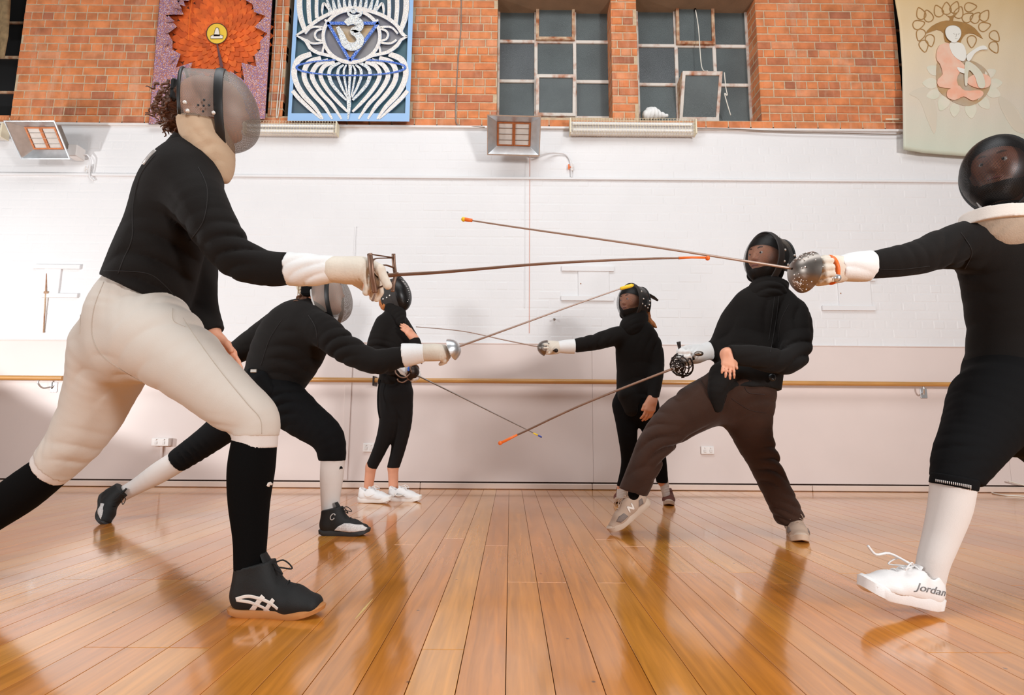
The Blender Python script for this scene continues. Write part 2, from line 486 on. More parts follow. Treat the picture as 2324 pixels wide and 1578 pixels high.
def floor_mat():
    mt = bpy.data.materials.new('varnished_boards'); mt.use_nodes = True
    nt = mt.node_tree; N = nt.nodes; L = nt.links; bs = N['Principled BSDF']
    tc = N.new('ShaderNodeTexCoord'); oi = N.new('ShaderNodeObjectInfo'); ge = N.new('ShaderNodeNewGeometry')
    mul = N.new('ShaderNodeMath'); mul.operation = 'MULTIPLY'; mul.inputs[1].default_value = 37.0
    L.new(oi.outputs['Random'], mul.inputs[0])
    cmb = N.new('ShaderNodeCombineXYZ'); L.new(mul.outputs[0], cmb.inputs[2])
    add = N.new('ShaderNodeVectorMath'); add.operation = 'ADD'
    L.new(ge.outputs['Position'], add.inputs[0]); L.new(cmb.outputs[0], add.inputs[1])
    mp = N.new('ShaderNodeMapping'); mp.inputs['Scale'].default_value = (30, 1.6, 30)
    L.new(add.outputs[0], mp.inputs['Vector'])
    g = N.new('ShaderNodeTexNoise'); g.inputs['Scale'].default_value = 1.6; g.inputs['Detail'].default_value = 7; g.inputs['Distortion'].default_value = 0.6
    L.new(mp.outputs['Vector'], g.inputs['Vector'])
    cr = N.new('ShaderNodeValToRGB')
    cr.color_ramp.elements[0].color = srgb(212, 128, 42); cr.color_ramp.elements[0].position = 0.1
    cr.color_ramp.elements[1].color = srgb(226, 152, 60); cr.color_ramp.elements[1].position = 0.9
    L.new(oi.outputs['Random'], cr.inputs['Fac'])
    r = N.new('ShaderNodeMapRange'); r.inputs[1].default_value = 0.3; r.inputs[2].default_value = 0.7; r.inputs[3].default_value = 0.74; r.inputs[4].default_value = 1.15
    L.new(g.outputs['Fac'], r.inputs[0])
    mu = N.new('ShaderNodeMix'); mu.data_type = 'RGBA'; mu.blend_type = 'MULTIPLY'; mu.inputs[0].default_value = 1.0
    L.new(cr.outputs['Color'], mu.inputs[6]); L.new(r.outputs[0], mu.inputs[7])
    # scattered nail marks and knots
    vo = N.new('ShaderNodeTexVoronoi'); vo.inputs['Scale'].default_value = 7.0
    L.new(ge.outputs['Position'], vo.inputs['Vector'])
    rk = N.new('ShaderNodeMapRange'); rk.inputs[1].default_value = 0.02; rk.inputs[2].default_value = 0.045; rk.inputs[3].default_value = 0.35; rk.inputs[4].default_value = 1.0
    L.new(vo.outputs['Distance'], rk.inputs[0])
    mk = N.new('ShaderNodeMix'); mk.data_type = 'RGBA'; mk.blend_type = 'MULTIPLY'; mk.inputs[0].default_value = 1.0
    L.new(mu.outputs[2], mk.inputs[6]); L.new(rk.outputs[0], mk.inputs[7])
    L.new(mk.outputs[2], bs.inputs['Base Color'])
    # worn varnish: patches of duller gloss, gentle ripple
    w = N.new('ShaderNodeTexNoise'); w.inputs['Scale'].default_value = 2.2; w.inputs['Detail'].default_value = 5
    L.new(ge.outputs['Position'], w.inputs['Vector'])
    rr = N.new('ShaderNodeMapRange'); rr.inputs[1].default_value = 0.35; rr.inputs[2].default_value = 0.7; rr.inputs[3].default_value = 0.13; rr.inputs[4].default_value = 0.26
    L.new(w.outputs['Fac'], rr.inputs[0]); L.new(rr.outputs[0], bs.inputs['Roughness'])
    bs.inputs['Specular IOR Level'].default_value = 0.85
    bs.inputs['Coat Weight'].default_value = 0.8; bs.inputs['Coat Roughness'].default_value = 0.1; bs.inputs['Coat IOR'].default_value = 1.5
    b1 = N.new('ShaderNodeMapping'); b1.inputs['Scale'].default_value = (14, 5, 10)
    L.new(add.outputs[0], b1.inputs['Vector'])
    n1 = N.new('ShaderNodeTexNoise'); n1.inputs['Scale'].default_value = 1.0; n1.inputs['Detail'].default_value = 3
    L.new(b1.outputs['Vector'], n1.inputs['Vector'])
    bp = N.new('ShaderNodeBump'); bp.inputs['Strength'].default_value = 0.07; bp.inputs['Distance'].default_value = 0.01
    L.new(n1.outputs['Fac'], bp.inputs['Height']); L.new(bp.outputs['Normal'], bs.inputs['Normal']); L.new(bp.outputs['Normal'], bs.inputs['Coat Normal'])
    return mt

def mesh_mat(name, col, cover, pitch_uv=1.0, metal=1.0, rough=0.35):
    """woven wire: see-through between the wires (real holes in the weave, too fine to model)"""
    mt = bpy.data.materials.new(name); mt.use_nodes = True
    nt = mt.node_tree; N = nt.nodes; L = nt.links; bs = N['Principled BSDF']
    bs.inputs['Base Color'].default_value = col; bs.inputs['Metallic'].default_value = metal; bs.inputs['Roughness'].default_value = rough
    uv = N.new('ShaderNodeUVMap'); sp = N.new('ShaderNodeSeparateXYZ'); L.new(uv.outputs['UV'], sp.inputs[0])
    outs = []
    for k in (0, 1):
        fr = N.new('ShaderNodeMath'); fr.operation = 'FRACT'; L.new(sp.outputs[k], fr.inputs[0])
        lt = N.new('ShaderNodeMath'); lt.operation = 'LESS_THAN'; lt.inputs[1].default_value = cover
        L.new(fr.outputs[0], lt.inputs[0]); outs.append(lt.outputs[0])
    mxm = N.new('ShaderNodeMath'); mxm.operation = 'MAXIMUM'; L.new(outs[0], mxm.inputs[0]); L.new(outs[1], mxm.inputs[1])
    tr = N.new('ShaderNodeBsdfTransparent'); ms = N.new('ShaderNodeMixShader')
    L.new(mxm.outputs[0], ms.inputs[0]); L.new(tr.outputs[0], ms.inputs[1]); L.new(bs.outputs[0], ms.inputs[2])
    L.new(ms.outputs[0], N['Material Output'].inputs['Surface'])
    return mt

def glitter_mat(name, base, sparks, scale=220.0, amount=0.5):
    mt = mat(name, base, 0.5, bump=0.5, bscale=300)
    nt = mt.node_tree; N = nt.nodes; L = nt.links; bs = N['Principled BSDF']
    ge = N.new('ShaderNodeNewGeometry')
    vo = N.new('ShaderNodeTexVoronoi'); vo.inputs['Scale'].default_value = scale; L.new(ge.outputs['Position'], vo.inputs['Vector'])
    sp = N.new('ShaderNodeSeparateColor'); L.new(vo.outputs['Color'], sp.inputs[0])
    cr = N.new('ShaderNodeValToRGB'); cr.color_ramp.interpolation = 'CONSTANT'
    els = [base] + sparks
    while len(cr.color_ramp.elements) < len(els): cr.color_ramp.elements.new(0.5)
    for i, c in enumerate(els):
        cr.color_ramp.elements[i].position = 0.0 if i == 0 else (1 - amount) + amount * (i - 1) / len(sparks)
        cr.color_ramp.elements[i].color = c
    L.new(sp.outputs[0], cr.inputs['Fac'])
    nz = N.new('ShaderNodeTexNoise'); nz.inputs['Scale'].default_value = 14; L.new(ge.outputs['Position'], nz.inputs['Vector'])
    L.new(cr.outputs['Color'], bs.inputs['Base Color'])
    L.new(sp.outputs[1], bs.inputs['Roughness'])
    return mt

MT = {}
MT['floor'] = floor_mat()
MT['gap'] = mat('dark_joint', srgb(52, 28, 16), 0.9, var=0.3)
MT['brick'] = rand_mix('orange_brick', [srgb(176, 108, 78), srgb(205, 122, 76), srgb(214, 132, 82), srgb(208, 124, 72), srgb(216, 142, 100)], 0.85, streak=srgb(214, 178, 150))
MT['mortar'] = mat('mortar', srgb(206, 180, 148), 0.95, var=0.25, vscale=25, bump=0.5)
MT['paint'] = mat('white_paint_brick', srgb(228, 226, 226), 0.45, var=0.03, vscale=3, bump=0.25, bscale=40, spec=0.35)
MT['panel'] = mat('pink_white_panel', srgb(226, 211, 205), 0.42, var=0.05, vscale=2.0, bump=0.08, bscale=20, spec=0.4)
MT['skirt'] = mat('skirting_paint', srgb(228, 206, 192), 0.4, var=0.08, vscale=4)
MT['trim'] = mat('white_trim', srgb(230, 224, 220), 0.5, var=0.1, vscale=9)
MT['rust'] = mat('rusty_white_steel', srgb(214, 204, 194), 0.7, col2=srgb(168, 96, 52), vscale=9, bump=0.5, lohi=(0.5, 0.72))
MT['rusty'] = mat('rust_brown', srgb(150, 84, 44), 0.75, col2=srgb(205, 180, 150), vscale=16, bump=0.5)
MT['glass'] = mat('dark_textured_glass', srgb(74, 78, 80), 0.28, var=0.35, vscale=3.0, bump=0.6, bscale=150, spec=0.6)
MT['glass2'] = mat('wired_dark_glass', srgb(82, 90, 90), 0.3, var=0.3, vscale=3.0, bump=0.8, bscale=220, spec=0.6)
MT['night'] = mat('night_black', srgb(14, 14, 15), 0.6)
MT['soffit'] = mat('concrete_lintel', srgb(146, 118, 92), 0.9, var=0.2, bump=0.4)
MT['steel'] = mat('polished_steel', srgb(222, 224, 226), 0.32, metal=0.85, var=0.15, vscale=20, bump=0.15, bscale=30)
MT['steel_d'] = mat('brushed_steel', srgb(150, 140, 132), 0.38, metal=1.0, var=0.2, vscale=30)
MT['blade'] = mat('blade_steel', srgb(176, 154, 142), 0.45, metal=0.6)
MT['bronze'] = mat('brown_metal', srgb(136, 104, 86), 0.42, metal=0.6, var=0.2, vscale=20)
MT['iron'] = mat('dark_iron', srgb(58, 48, 44), 0.42, metal=0.8, var=0.2, vscale=30)
MT['ceramic'] = mat('heater_ceramic', srgb(216, 208, 200), 0.7, var=0.15, vscale=12)
MT['copper'] = mat('heater_copper', srgb(188, 112, 66), 0.5, metal=0.5, var=0.3, vscale=25)
MT['cage'] = mat('cream_wire', srgb(226, 214, 186), 0.5)
MT['tubew'] = mat('fluorescent_tube', srgb(240, 240, 238), 0.2)
MT['wood'] = mat('barre_wood', srgb(206, 150, 84), 0.35, var=0.25, vscale=6, stretch=(0.6, 8, 8), coat=0.3)
MT['white_pl'] = mat('white_plastic', srgb(236, 230, 226), 0.35)
MT['black_pl'] = mat('black_plastic', srgb(22, 22, 23), 0.4)
MT['orange'] = mat('orange_tape', srgb(236, 112, 34), 0.5)
MT['yellow'] = mat('yellow_tape', srgb(240, 200, 40), 0.5)
MT['bluep'] = mat('blue_tip', srgb(60, 80, 170), 0.5)
MT['cord'] = mat('white_cord', srgb(226, 220, 208), 0.6)
MT['greycord'] = mat('grey_cable', srgb(140, 124, 112), 0.6)
MT['redline'] = mat('red_chalk_line', srgb(216, 150, 128), 0.8)
# cloth and people
MT['black'] = mat('black_jersey', srgb(26, 22, 20), 0.85, var=0.2, vscale=3, bump=0.25, bscale=420, sheen=0.03, spec=0.15)
MT['black2'] = mat('black_knit', srgb(12, 11, 12), 0.9, bump=0.2, bscale=500, spec=0.15)
MT['legging'] = mat('black_legging', srgb(20, 17, 17), 0.75, bump=0.1, bscale=500, spec=0.2)
MT['cream'] = mat('cream_jersey', srgb(214, 203, 192), 0.85, var=0.04, vscale=4, bump=0.15, bscale=420, sheen=0.15, spec=0.2)
MT['creamband'] = mat('cream_cuff_band', srgb(224, 214, 208), 0.85, bump=0.2, bscale=500)
MT['brown'] = mat('brown_corduroy', srgb(58, 34, 22), 0.85, var=0.25, vscale=7, bump=0.35, bscale=260, sheen=0.12, spec=0.2)
MT['sockb'] = mat('black_sock', srgb(10, 9, 9), 0.9, bump=0.2, bscale=600, spec=0.1)
MT['sockw'] = mat('white_sock', srgb(220, 210, 204), 0.9, bump=0.3, bscale=500, stretch=(3, 3, 0.2))
MT['glove'] = mat('white_glove_leather', srgb(226, 214, 198), 0.7, var=0.1, vscale=12, bump=0.3, bscale=120)
MT['cuff'] = mat('white_glove_cuff', srgb(236, 234, 232), 0.75, var=0.05, vscale=8, bump=0.2, bscale=200)
MT['tan'] = mat('tan_bib_cloth', srgb(206, 176, 146), 0.85, var=0.12, vscale=9, bump=0.25, bscale=260)
MT['bibw'] = mat('white_bib_cloth', srgb(226, 214, 204), 0.85, var=0.06, vscale=9, bump=0.2, bscale=260)
MT['bibt'] = mat('beige_bib_cloth', srgb(188, 168, 148), 0.85, var=0.2, vscale=12, bump=0.3, bscale=200)
MT['skin'] = mat('light_skin', srgb(226, 160, 128), 0.5, var=0.1, vscale=14, bump=0.1, bscale=200)
MT['skin'].node_tree.nodes['Principled BSDF'].inputs['Subsurface Weight'].default_value = 0.1
MT['skin'].node_tree.nodes['Principled BSDF'].inputs['Subsurface Radius'].default_value = (0.02, 0.008, 0.004)
MT['skin2'] = mat('brown_skin', srgb(176, 110, 80), 0.5, var=0.12, vscale=14, bump=0.1, bscale=200)
MT['hairb'] = mat('brown_hair', srgb(112, 68, 42), 0.5, var=0.5, vscale=40, bump=0.8, bscale=90, stretch=(1, 1, 3))
MT['hairr'] = mat('ginger_hair', srgb(210, 124, 56), 0.45, var=0.45, vscale=60, bump=0.8, bscale=110, stretch=(1, 1, 4))
MT['eyew'] = mat('eye_white', srgb(225, 215, 210), 0.25)
MT['eyed'] = mat('eye_iris', srgb(40, 30, 26), 0.15)
MT['lip'] = mat('lips', srgb(168, 92, 84), 0.4)
MT['wire'] = mesh_mat('steel_wire_mesh', srgb(140, 130, 122), 0.40, metal=0.5, rough=0.55)
MT['wireb'] = mesh_mat('black_wire_mesh', srgb(40, 36, 34), 0.22, metal=0.35, rough=0.4)
MT['wirebb'] = mesh_mat('dense_black_wire_mesh', srgb(34, 30, 29), 0.36, metal=0.35, rough=0.4)
MT['wirebs'] = mesh_mat('black_wire_mesh_side', srgb(26, 24, 24), 0.82, metal=0.35, rough=0.35)
MT['rivet'] = mat('bright_rivet', srgb(238, 232, 226), 0.3, metal=0.3)
MT['rubber'] = mat('black_rubber_band', srgb(24, 23, 23), 0.45, spec=0.5)
MT['bandgrey'] = mat('black_leather_band', srgb(50, 45, 43), 0.7, bump=0.2, bscale=300)
MT['shoeblk'] = mat('black_shoe', srgb(15, 13, 12), 0.7, var=0.2, vscale=20, bump=0.2, bscale=300)
MT['shoewht'] = mat('white_shoe', srgb(234, 230, 228), 0.5, var=0.06, vscale=20, bump=0.15, bscale=260)
MT['meshwht'] = mat('white_shoe_mesh', srgb(224, 216, 212), 0.7, var=0.3, vscale=160, bump=0.6, bscale=260)
MT['shoebeige'] = mat('beige_suede', srgb(188, 160, 140), 0.8, var=0.1, vscale=18, bump=0.2, bscale=300)
MT['shoegrey'] = mat('grey_shoe_mesh', srgb(136, 120, 112), 0.8, var=0.2, vscale=90, bump=0.4, bscale=240)
MT['shoebrn'] = mat('maroon_suede', srgb(108, 56, 44), 0.8, var=0.15, vscale=18, bump=0.2, bscale=300)
MT['gum'] = mat('gum_sole', srgb(186, 122, 66), 0.6)
MT['solew'] = mat('white_sole', srgb(232, 226, 220), 0.5)
MT['soleb'] = mat('beige_sole', srgb(204, 180, 160), 0.6)
MT['soled'] = mat('dark_sole', srgb(40, 37, 36), 0.6)
MT['markw'] = mat('white_stripe', srgb(232, 220, 210), 0.5)
MT['markg'] = mat('grey_print', srgb(120, 116, 116), 0.5)
MT['silver'] = mat('silver_print', srgb(190, 184, 180), 0.4, metal=0.4)
# hangings
MT['pblue'] = mat('sky_blue_board', srgb(150, 186, 226), 0.5, var=0.05, vscale=5)
MT['pteal'] = mat('teal_canvas', srgb(62, 98, 106), 0.6, col2=srgb(84, 88, 98), vscale=2.4)
MT['pgrey'] = mat('grey_violet_canvas', srgb(116, 112, 120), 0.6, col2=srgb(138, 134, 132), vscale=5)
MT['pwhite'] = glitter_mat('white_glitter', srgb(226, 220, 216), [srgb(250, 246, 240), srgb(206, 200, 198), srgb(238, 226, 208)], 160, 0.4)
MT['psilver'] = glitter_mat('silver_glitter', srgb(206, 214, 218), [srgb(250, 250, 250), srgb(150, 150, 152), srgb(238, 230, 214)], 220, 0.6)
MT['pcobalt'] = glitter_mat('cobalt_glitter', srgb(52, 96, 192), [srgb(120, 160, 230), srgb(40, 70, 160), srgb(200, 214, 240)], 220, 0.35)
MT['purple'] = glitter_mat('purple_glitter', srgb(150, 106, 116), [srgb(190, 120, 90), srgb(110, 110, 190), srgb(170, 130, 140), srgb(226, 200, 200), srgb(214, 130, 60), srgb(130, 84, 96)], 230, 0.7)
MT['purple_s'] = mat('plum_board_edge', srgb(104, 64, 66), 0.6, var=0.2)
MT['petal'] = rand_mix('orange_petal', [srgb(186, 76, 24), srgb(214, 92, 30), srgb(226, 104, 36), srgb(200, 86, 32)], 0.6, bump=0.2)
MT['petalback'] = mat('dark_orange_back', srgb(96, 40, 18), 0.7)
MT['gold'] = mat('yellow_disc', srgb(238, 196, 66), 0.5, var=0.1)
MT['ink'] = mat('ink_outline', srgb(60, 40, 34), 0.7)
MT['icon'] = mat('icon_white', srgb(232, 220, 206), 0.6)
MT['tbrown'] = mat('tapestry_ochre', srgb(176, 132, 76), 0.9, var=0.15, vscale=10)
MT['tboulder'] = mat('tapestry_boulder', srgb(186, 150, 104), 0.9, col2=srgb(186, 170, 150), vscale=6)
MT['tpink'] = mat('tapestry_pink', srgb(240, 172, 142), 0.9, col2=srgb(238, 198, 174), vscale=9)
MT['twhite'] = mat('tapestry_white', srgb(238, 234, 224), 0.9)
MT['tleaf'] = mat('tapestry_pale_green', srgb(214, 212, 190), 0.9, col2=srgb(226, 216, 198), vscale=8)
MT['thill'] = mat('tapestry_hill', srgb(212, 200, 180), 0.9)
MT['ink2'] = mat('tapestry_line', srgb(150, 138, 126), 0.9)

def tap_mat():
    mt = mat('painted_cotton', srgb(224, 190, 140), 0.95, bump=0.3, bscale=260)
    nt = mt.node_tree; N = nt.nodes; L = nt.links; bs = N['Principled BSDF']
    ge = N.new('ShaderNodeNewGeometry'); sp = N.new('ShaderNodeSeparateXYZ'); L.new(ge.outputs['Position'], sp.inputs[0])
    nz = N.new('ShaderNodeTexNoise'); nz.inputs['Scale'].default_value = 4; nz.inputs['Detail'].default_value = 6; L.new(ge.outputs['Position'], nz.inputs['Vector'])
    ad = N.new('ShaderNodeMath'); ad.operation = 'MULTIPLY_ADD'; ad.inputs[1].default_value = 0.35; L.new(nz.outputs['Fac'], ad.inputs[0]); L.new(sp.outputs[2], ad.inputs[2])
    mr = N.new('ShaderNodeMapRange'); mr.inputs[1].default_value = 3.2; mr.inputs[2].default_value = 5.1; L.new(ad.outputs[0], mr.inputs[0])
    cr = N.new('ShaderNodeValToRGB')
    for p, c in ((0.28, srgb(216, 204, 186)), (0.6, srgb(226, 206, 174))): cr.color_ramp.elements.new(p).color = c
    cr.color_ramp.elements[0].color = srgb(200, 206, 188); cr.color_ramp.elements[-1].color = srgb(222, 186, 128)
    L.new(mr.outputs[0], cr.inputs['Fac']); L.new(cr.outputs['Color'], bs.inputs['Base Color'])
    return mt
MT['tap'] = tap_mat()
# ------------------------------------------------------------------ the hall: floor
XW0, XW1 = -6.5, 6.5
Y_NEAR = -0.9
fl = MB().box(XW0, XW1, Y_NEAR, WALL_Y + 0.02, -0.08, -0.024).build('floor', MT['gap'])
setp(fl, 'honey coloured varnished timber board floor of the hall', 'floor', kind='structure')
PW = 0.108
plank_mesh = {}
def plank(x, y0, y1):
    L_ = round((y1 - y0) / 0.15) * 0.15
    L_ = max(L_, 0.3)
    if L_ not in plank_mesh:
        g = 0.0009; mb = MB()
        mb.box(-PW / 2 + g, PW / 2 - g, 0.0011, L_ - 0.0011, -0.022, 0.0, 0.0005)
        me = mb.mesh('plank'); me.materials.append(MT['floor']); plank_mesh[L_] = me
    o = bpy.data.objects.new('plank', plank_mesh[L_]); COL.objects.link(o)
    o.parent = fl; o.location = (x, y0, 0)
    return L_
ncol = int((XW1 - XW0) / PW)
x0c = -0.006
kmin = int(math.floor((XW0 - x0c) / PW)) + 1
for k in range(kmin, kmin + ncol - 1):
    x = x0c + (k + 0.5) * PW
    y = Y_NEAR
    first = True
    while y < WALL_Y - 0.2:
        L_ = (random.choice((1.35, 1.8, 2.4, 3.0)) if first else random.choice((1.8, 2.4, 3.0, 3.6))) if abs(x) < 4.4 else random.choice((3.6, 4.2, 6.0))
        first = False
        rest = WALL_Y - y
        if L_ > rest - 0.9: L_ = rest + 0.05
        y += plank(x, y, y + L_)
# ------------------------------------------------------------------ the hall: long wall
ZB = W(1162, 288)[1]           # foot of the bare brick
ZT = W(1162, -150)[1]
ZL = W(1162, 781)[1]           # top of the smooth lower panels
CRS, BLN = 0.083, 0.2142
wall = MB()
# openings in the bare brick: (x0, x1, z0, z1)
def opening(pl, pr, pyb, pyt=-60):
    return (W(pl, 268)[0], W(pr, 268)[0], W(1162, pyb)[1], W(1162, pyt)[1])
OPN = [(W(-330, 268)[0], W(23, 268)[0], W(1162, 276)[1], ZT + 1), opening(350, 606, 262), opening(640, 928, 268),
       (W(1127, 262)[0], W(1391, 262)[0], W(1162, 266)[1], W(1162, -8)[1]), (W(1450, 262)[0], W(1729, 268)[0], W(1162, 270)[1], W(1162, -12)[1]),
       (W(2052, 262)[0], W(2400, 262)[0], W(1162, 276)[1], ZT + 1)]
OPN[1] = (OPN[1][0], OPN[1][1], OPN[1][2], ZT + 1); OPN[2] = (OPN[2][0], OPN[2][1], OPN[2][2], ZT + 1)
RV = 0.23
# wall core: pieces of the mortar-coloured backing between the openings
xs = [XW0] + sum([[o[0], o[1]] for o in OPN], []) + [XW1]
core = MB()
core.box(XW0, XW1, WALL_Y + 0.004, WALL_Y + 0.34, ZB - 0.03, ZB + 0.02)
for i in range(0, len(xs), 2):
    if xs[i + 1] - xs[i] > 0.01: core.box(xs[i], xs[i + 1], WALL_Y + 0.004, WALL_Y + 0.34, ZB, ZT)
for o in OPN:
    if o[2] > ZB: core.box(o[0], o[1], WALL_Y + 0.004, WALL_Y + 0.34, ZB, o[2])
    if o[3] < ZT: core.box(o[0], o[1], WALL_Y + 0.004, WALL_Y + 0.34, o[3], ZT)
wb = core.build('wall_back', MT['mortar'])
setp(wb, 'long hall wall with bare orange brick above white painted brick', 'wall', kind='structure')
# bare bricks
bricks = []
row = 0; z = ZB + 0.004
while z < ZT - 0.05:
    head = (row % 4 == 1)
    ln = BLN / 2 if head else BLN
    x = XW0 + (BLN * 0.25 if head else (BLN / 2 if row % 2 else 0)) + 0.03 * math.sin(row * 2.1)
    while x < XW1:
        a, b = x, x + ln - 0.011
        segs = [(a, b)]
        for o in OPN:
            if z + CRS * 0.6 < o[2] or z + CRS * 0.4 > o[3]: continue
            ns = []
            for (p, q) in segs:
                if q <= o[0] or p >= o[1]: ns.append((p, q)); continue
                if p < o[0] - 0.03: ns.append((p, o[0]))
                if q > o[1] + 0.03: ns.append((o[1], q))
            segs = ns
        for (p, q) in segs: bricks.append((p, q, z))
        x += ln
    z += CRS; row += 1
def in_view(b):
    q = np.array([(b[0] + b[1]) / 2, WALL_Y, b[2] + 0.04]) - CAM
    d = np.dot(q, CF); u = CX + FPX * np.dot(q, CR) / d; v = CY - FPX * np.dot(q, CU) / d
    hid = (338 < u < 600 and v < 278) or (660 < u < 922 and v < 268) or (2066 < u) or (415 < u < 590 and v > 160)
    return (0 < u < 2324 and 2 < v < 300 and not hid), (q ** 2).sum()
vis = []; oth = []
for b in bricks:
    ok, d = in_view(b)
    (vis if ok else oth).append((-(b[1] - b[0]), d, b))
vis.sort()
bm_cache = {}
def brick_piece(mb, p, q, z, dy=0.0, y0=None):
    yy = WALL_Y + dy
    h = CRS - 0.012
    V = [(p, yy + .05, z), (q, yy + .05, z), (q, yy + .05, z + h), (p, yy + .05, z + h),
         (p, yy + .004, z), (q, yy + .004, z), (q, yy + .004, z + h), (p, yy + .004, z + h),
         (p + .004, yy - .001, z + .004), (q - .004, yy - .001, z + .004), (q - .004, yy - .001, z + h - .004), (p + .004, yy - .001, z + h - .004)]
    F = [(8, 9, 10, 11), (0, 1, 5, 4), (1, 2, 6, 5), (2, 3, 7, 6), (3, 0, 4, 7), (4, 5, 9, 8), (5, 6, 10, 9), (6, 7, 11, 10), (7, 4, 8, 11)]
    mb.add(V, F)
for i, (_, d, b) in enumerate(vis[:290]):
    key = round((b[1] - b[0]) / 0.006)
    if key not in bm_cache:
        mb = MB(); w_ = key * 0.006
        brick_piece(mb, 0, w_, 0); me = mb.mesh('brick'); me.materials.append(MT['brick']); bm_cache[key] = me
    o = bpy.data.objects.new('brick', bm_cache[key]); COL.objects.link(o); o.parent = wb
    o.location = (b[0], -0.0025 * random.random(), b[2] + random.uniform(-.001, .001))
rest = [b for (_, _, b) in vis[290:]] + [b for (_, _, b) in oth]
# colour of the joined remainder varies by island
mb = MB()
for b in rest: brick_piece(mb, *b, dy=-0.0025 * random.random())
# reveals of the two big windows, in brick
for o in (OPN[3], OPN[4]):
    z = ZB + 0.004; r_ = 0
    while z < o[3] - 0.02:
        if z > o[2] - 0.03:
            for sd, xx in ((1, o[1]),):
                cuts = (0.0, 0.11, 0.225) if r_ % 2 else (0.0, 0.225)
                for a, b_ in zip(cuts[:-1], cuts[1:]):
                    mb.box(xx - 0.001, xx + 0.04, WALL_Y + a + 0.003, WALL_Y + b_ - 0.006, z, z + CRS - 0.012, 0.002)
        z += CRS; r_ += 1
bo = mb.build('brick', rand_mix('orange_brick_far', [srgb(204, 108, 56), srgb(204, 108, 56)], 0.85, streak=srgb(214, 178, 150)), wb)
# per-brick tone on the joined piece
nt = bo.data.materials[0].node_tree
ri = nt.nodes.new('ShaderNodeNewGeometry')
for nd in nt.nodes:
    if nd.type == 'VALTORGB':
        cols = [srgb(176, 108, 78), srgb(205, 122, 76), srgb(214, 132, 82), srgb(208, 124, 72), srgb(216, 142, 100)]
        while len(nd.color_ramp.elements) < 5: nd.color_ramp.elements.new(0.5)
        for i, c in enumerate(cols): nd.color_ramp.elements[i].position = i / 4; nd.color_ramp.elements[i].color = c
        nt.links.new(ri.outputs['Random Per Island'], nd.inputs['Fac'])
setp(bo, kind='stuff')

# painted brick below
pw = MB().box(XW0, XW1, WALL_Y - 0.012, WALL_Y + 0.34, ZL - 0.02, ZB - 0.03)
pw = pw.build('wall_painted', MT['paint'])
setp(pw, 'white painted brick band of the long wall behind the fencers', 'wall', kind='structure')
mb = MB(); z = ZL; row = 0
while z < ZB - 0.11:
    head = row % 4 == 2; ln = BLN / 2 if head else BLN
    x = XW0 + (0.05 if head else (BLN / 2 if row % 2 else 0))
    while x < XW1 - ln:
        p, q, h = x, x + ln - 0.010, CRS - 0.010
        y1 = WALL_Y - 0.0118; y2 = WALL_Y - 0.0118 - 0.0007 - 0.0012 * random.random() ** 3
        V = [(p, y1, z), (q, y1, z), (q, y1, z + h), (p, y1, z + h), (p + .006, y2, z + .006), (q - .006, y2, z + .006), (q - .006, y2, z + h - .006), (p + .006, y2, z + h - .006)]
        mb.add(V, [(4, 5, 6, 7), (0, 1, 5, 4), (1, 2, 6, 5), (2, 3, 7, 6), (3, 0, 4, 7)])
        x += ln
    z += CRS; row += 1
o = mb.build('painted_brick', MT['paint'], pw); setp(o, kind='stuff')
# ledge between brick and paint
o = MB().box(XW0, XW1, WALL_Y - 0.04, WALL_Y + 0.002, ZB - 0.034, ZB - 0.012, 0.003).build('trim_1', MT['trim'])
setp(o, 'narrow white timber ledge under the bare brick', 'trim', kind='structure')
# conduit line
zc = W(1162, 407)[1]
o = MB().box(XW0, XW1, WALL_Y - 0.034, WALL_Y - 0.010, zc - 0.012, zc + 0.012, 0.004).build('trim_2', MT['paint'])
setp(o, 'thin white painted rail running along the wall above the fencers', 'trim', kind='structure')
# smooth panels below
pj = [XW0, W(-60, 1000)[0], W(787, 1000)[0], W(1345, 1000)[0], W(1738, 1000)[0], W(2280, 1000)[0], XW1]
lw = MB().box(XW0, XW1, WALL_Y - 0.01, WALL_Y + 0.34, 0.0, ZL - 0.02).build('wall_lower', MT['gap'])
setp(lw, 'smooth pink white panelled lower part of the long wall', 'wall', kind='structure')
for a, b in zip(pj[:-1], pj[1:]):
    MB().box(a + 0.0008, b - 0.0008, WALL_Y - 0.026, WALL_Y - 0.008, 0.062, ZL - 0.004, 0.002).build('panel', MT['panel'], lw)
MB().box(XW0, XW1, WALL_Y - 0.032, WALL_Y - 0.008, ZL - 0.006, ZL + 0.004, 0.002).build('capping', MT['panel'], lw)
for px in (787,):
    a = W(px, 1000)[0]
    MB().box(a - 0.03, a + 0.03, WALL_Y - 0.034, WALL_Y - 0.02, 0.07, ZL - 0.01, 0.003).build('cover_strip', MT['panel'], lw)
sk = MB().box(XW0, XW1, WALL_Y - 0.03, WALL_Y - 0.004, 0.0, 0.004).build('baseboard_back', MT['gap'])
setp(sk, 'low beige painted skirting board along the wall foot', 'baseboard', kind='structure')
sj = [XW0, W(300, 1100)[0], W(955, 1100)[0], W(1343, 1100)[0], W(1838, 1100)[0], XW1]
for a, b in zip(sj[:-1], sj[1:]):
    MB().box(a + 0.002, b - 0.002, WALL_Y - 0.044, WALL_Y - 0.006, 0.003, 0.050, 0.005).build('skirting_length', MT['skirt'], sk)

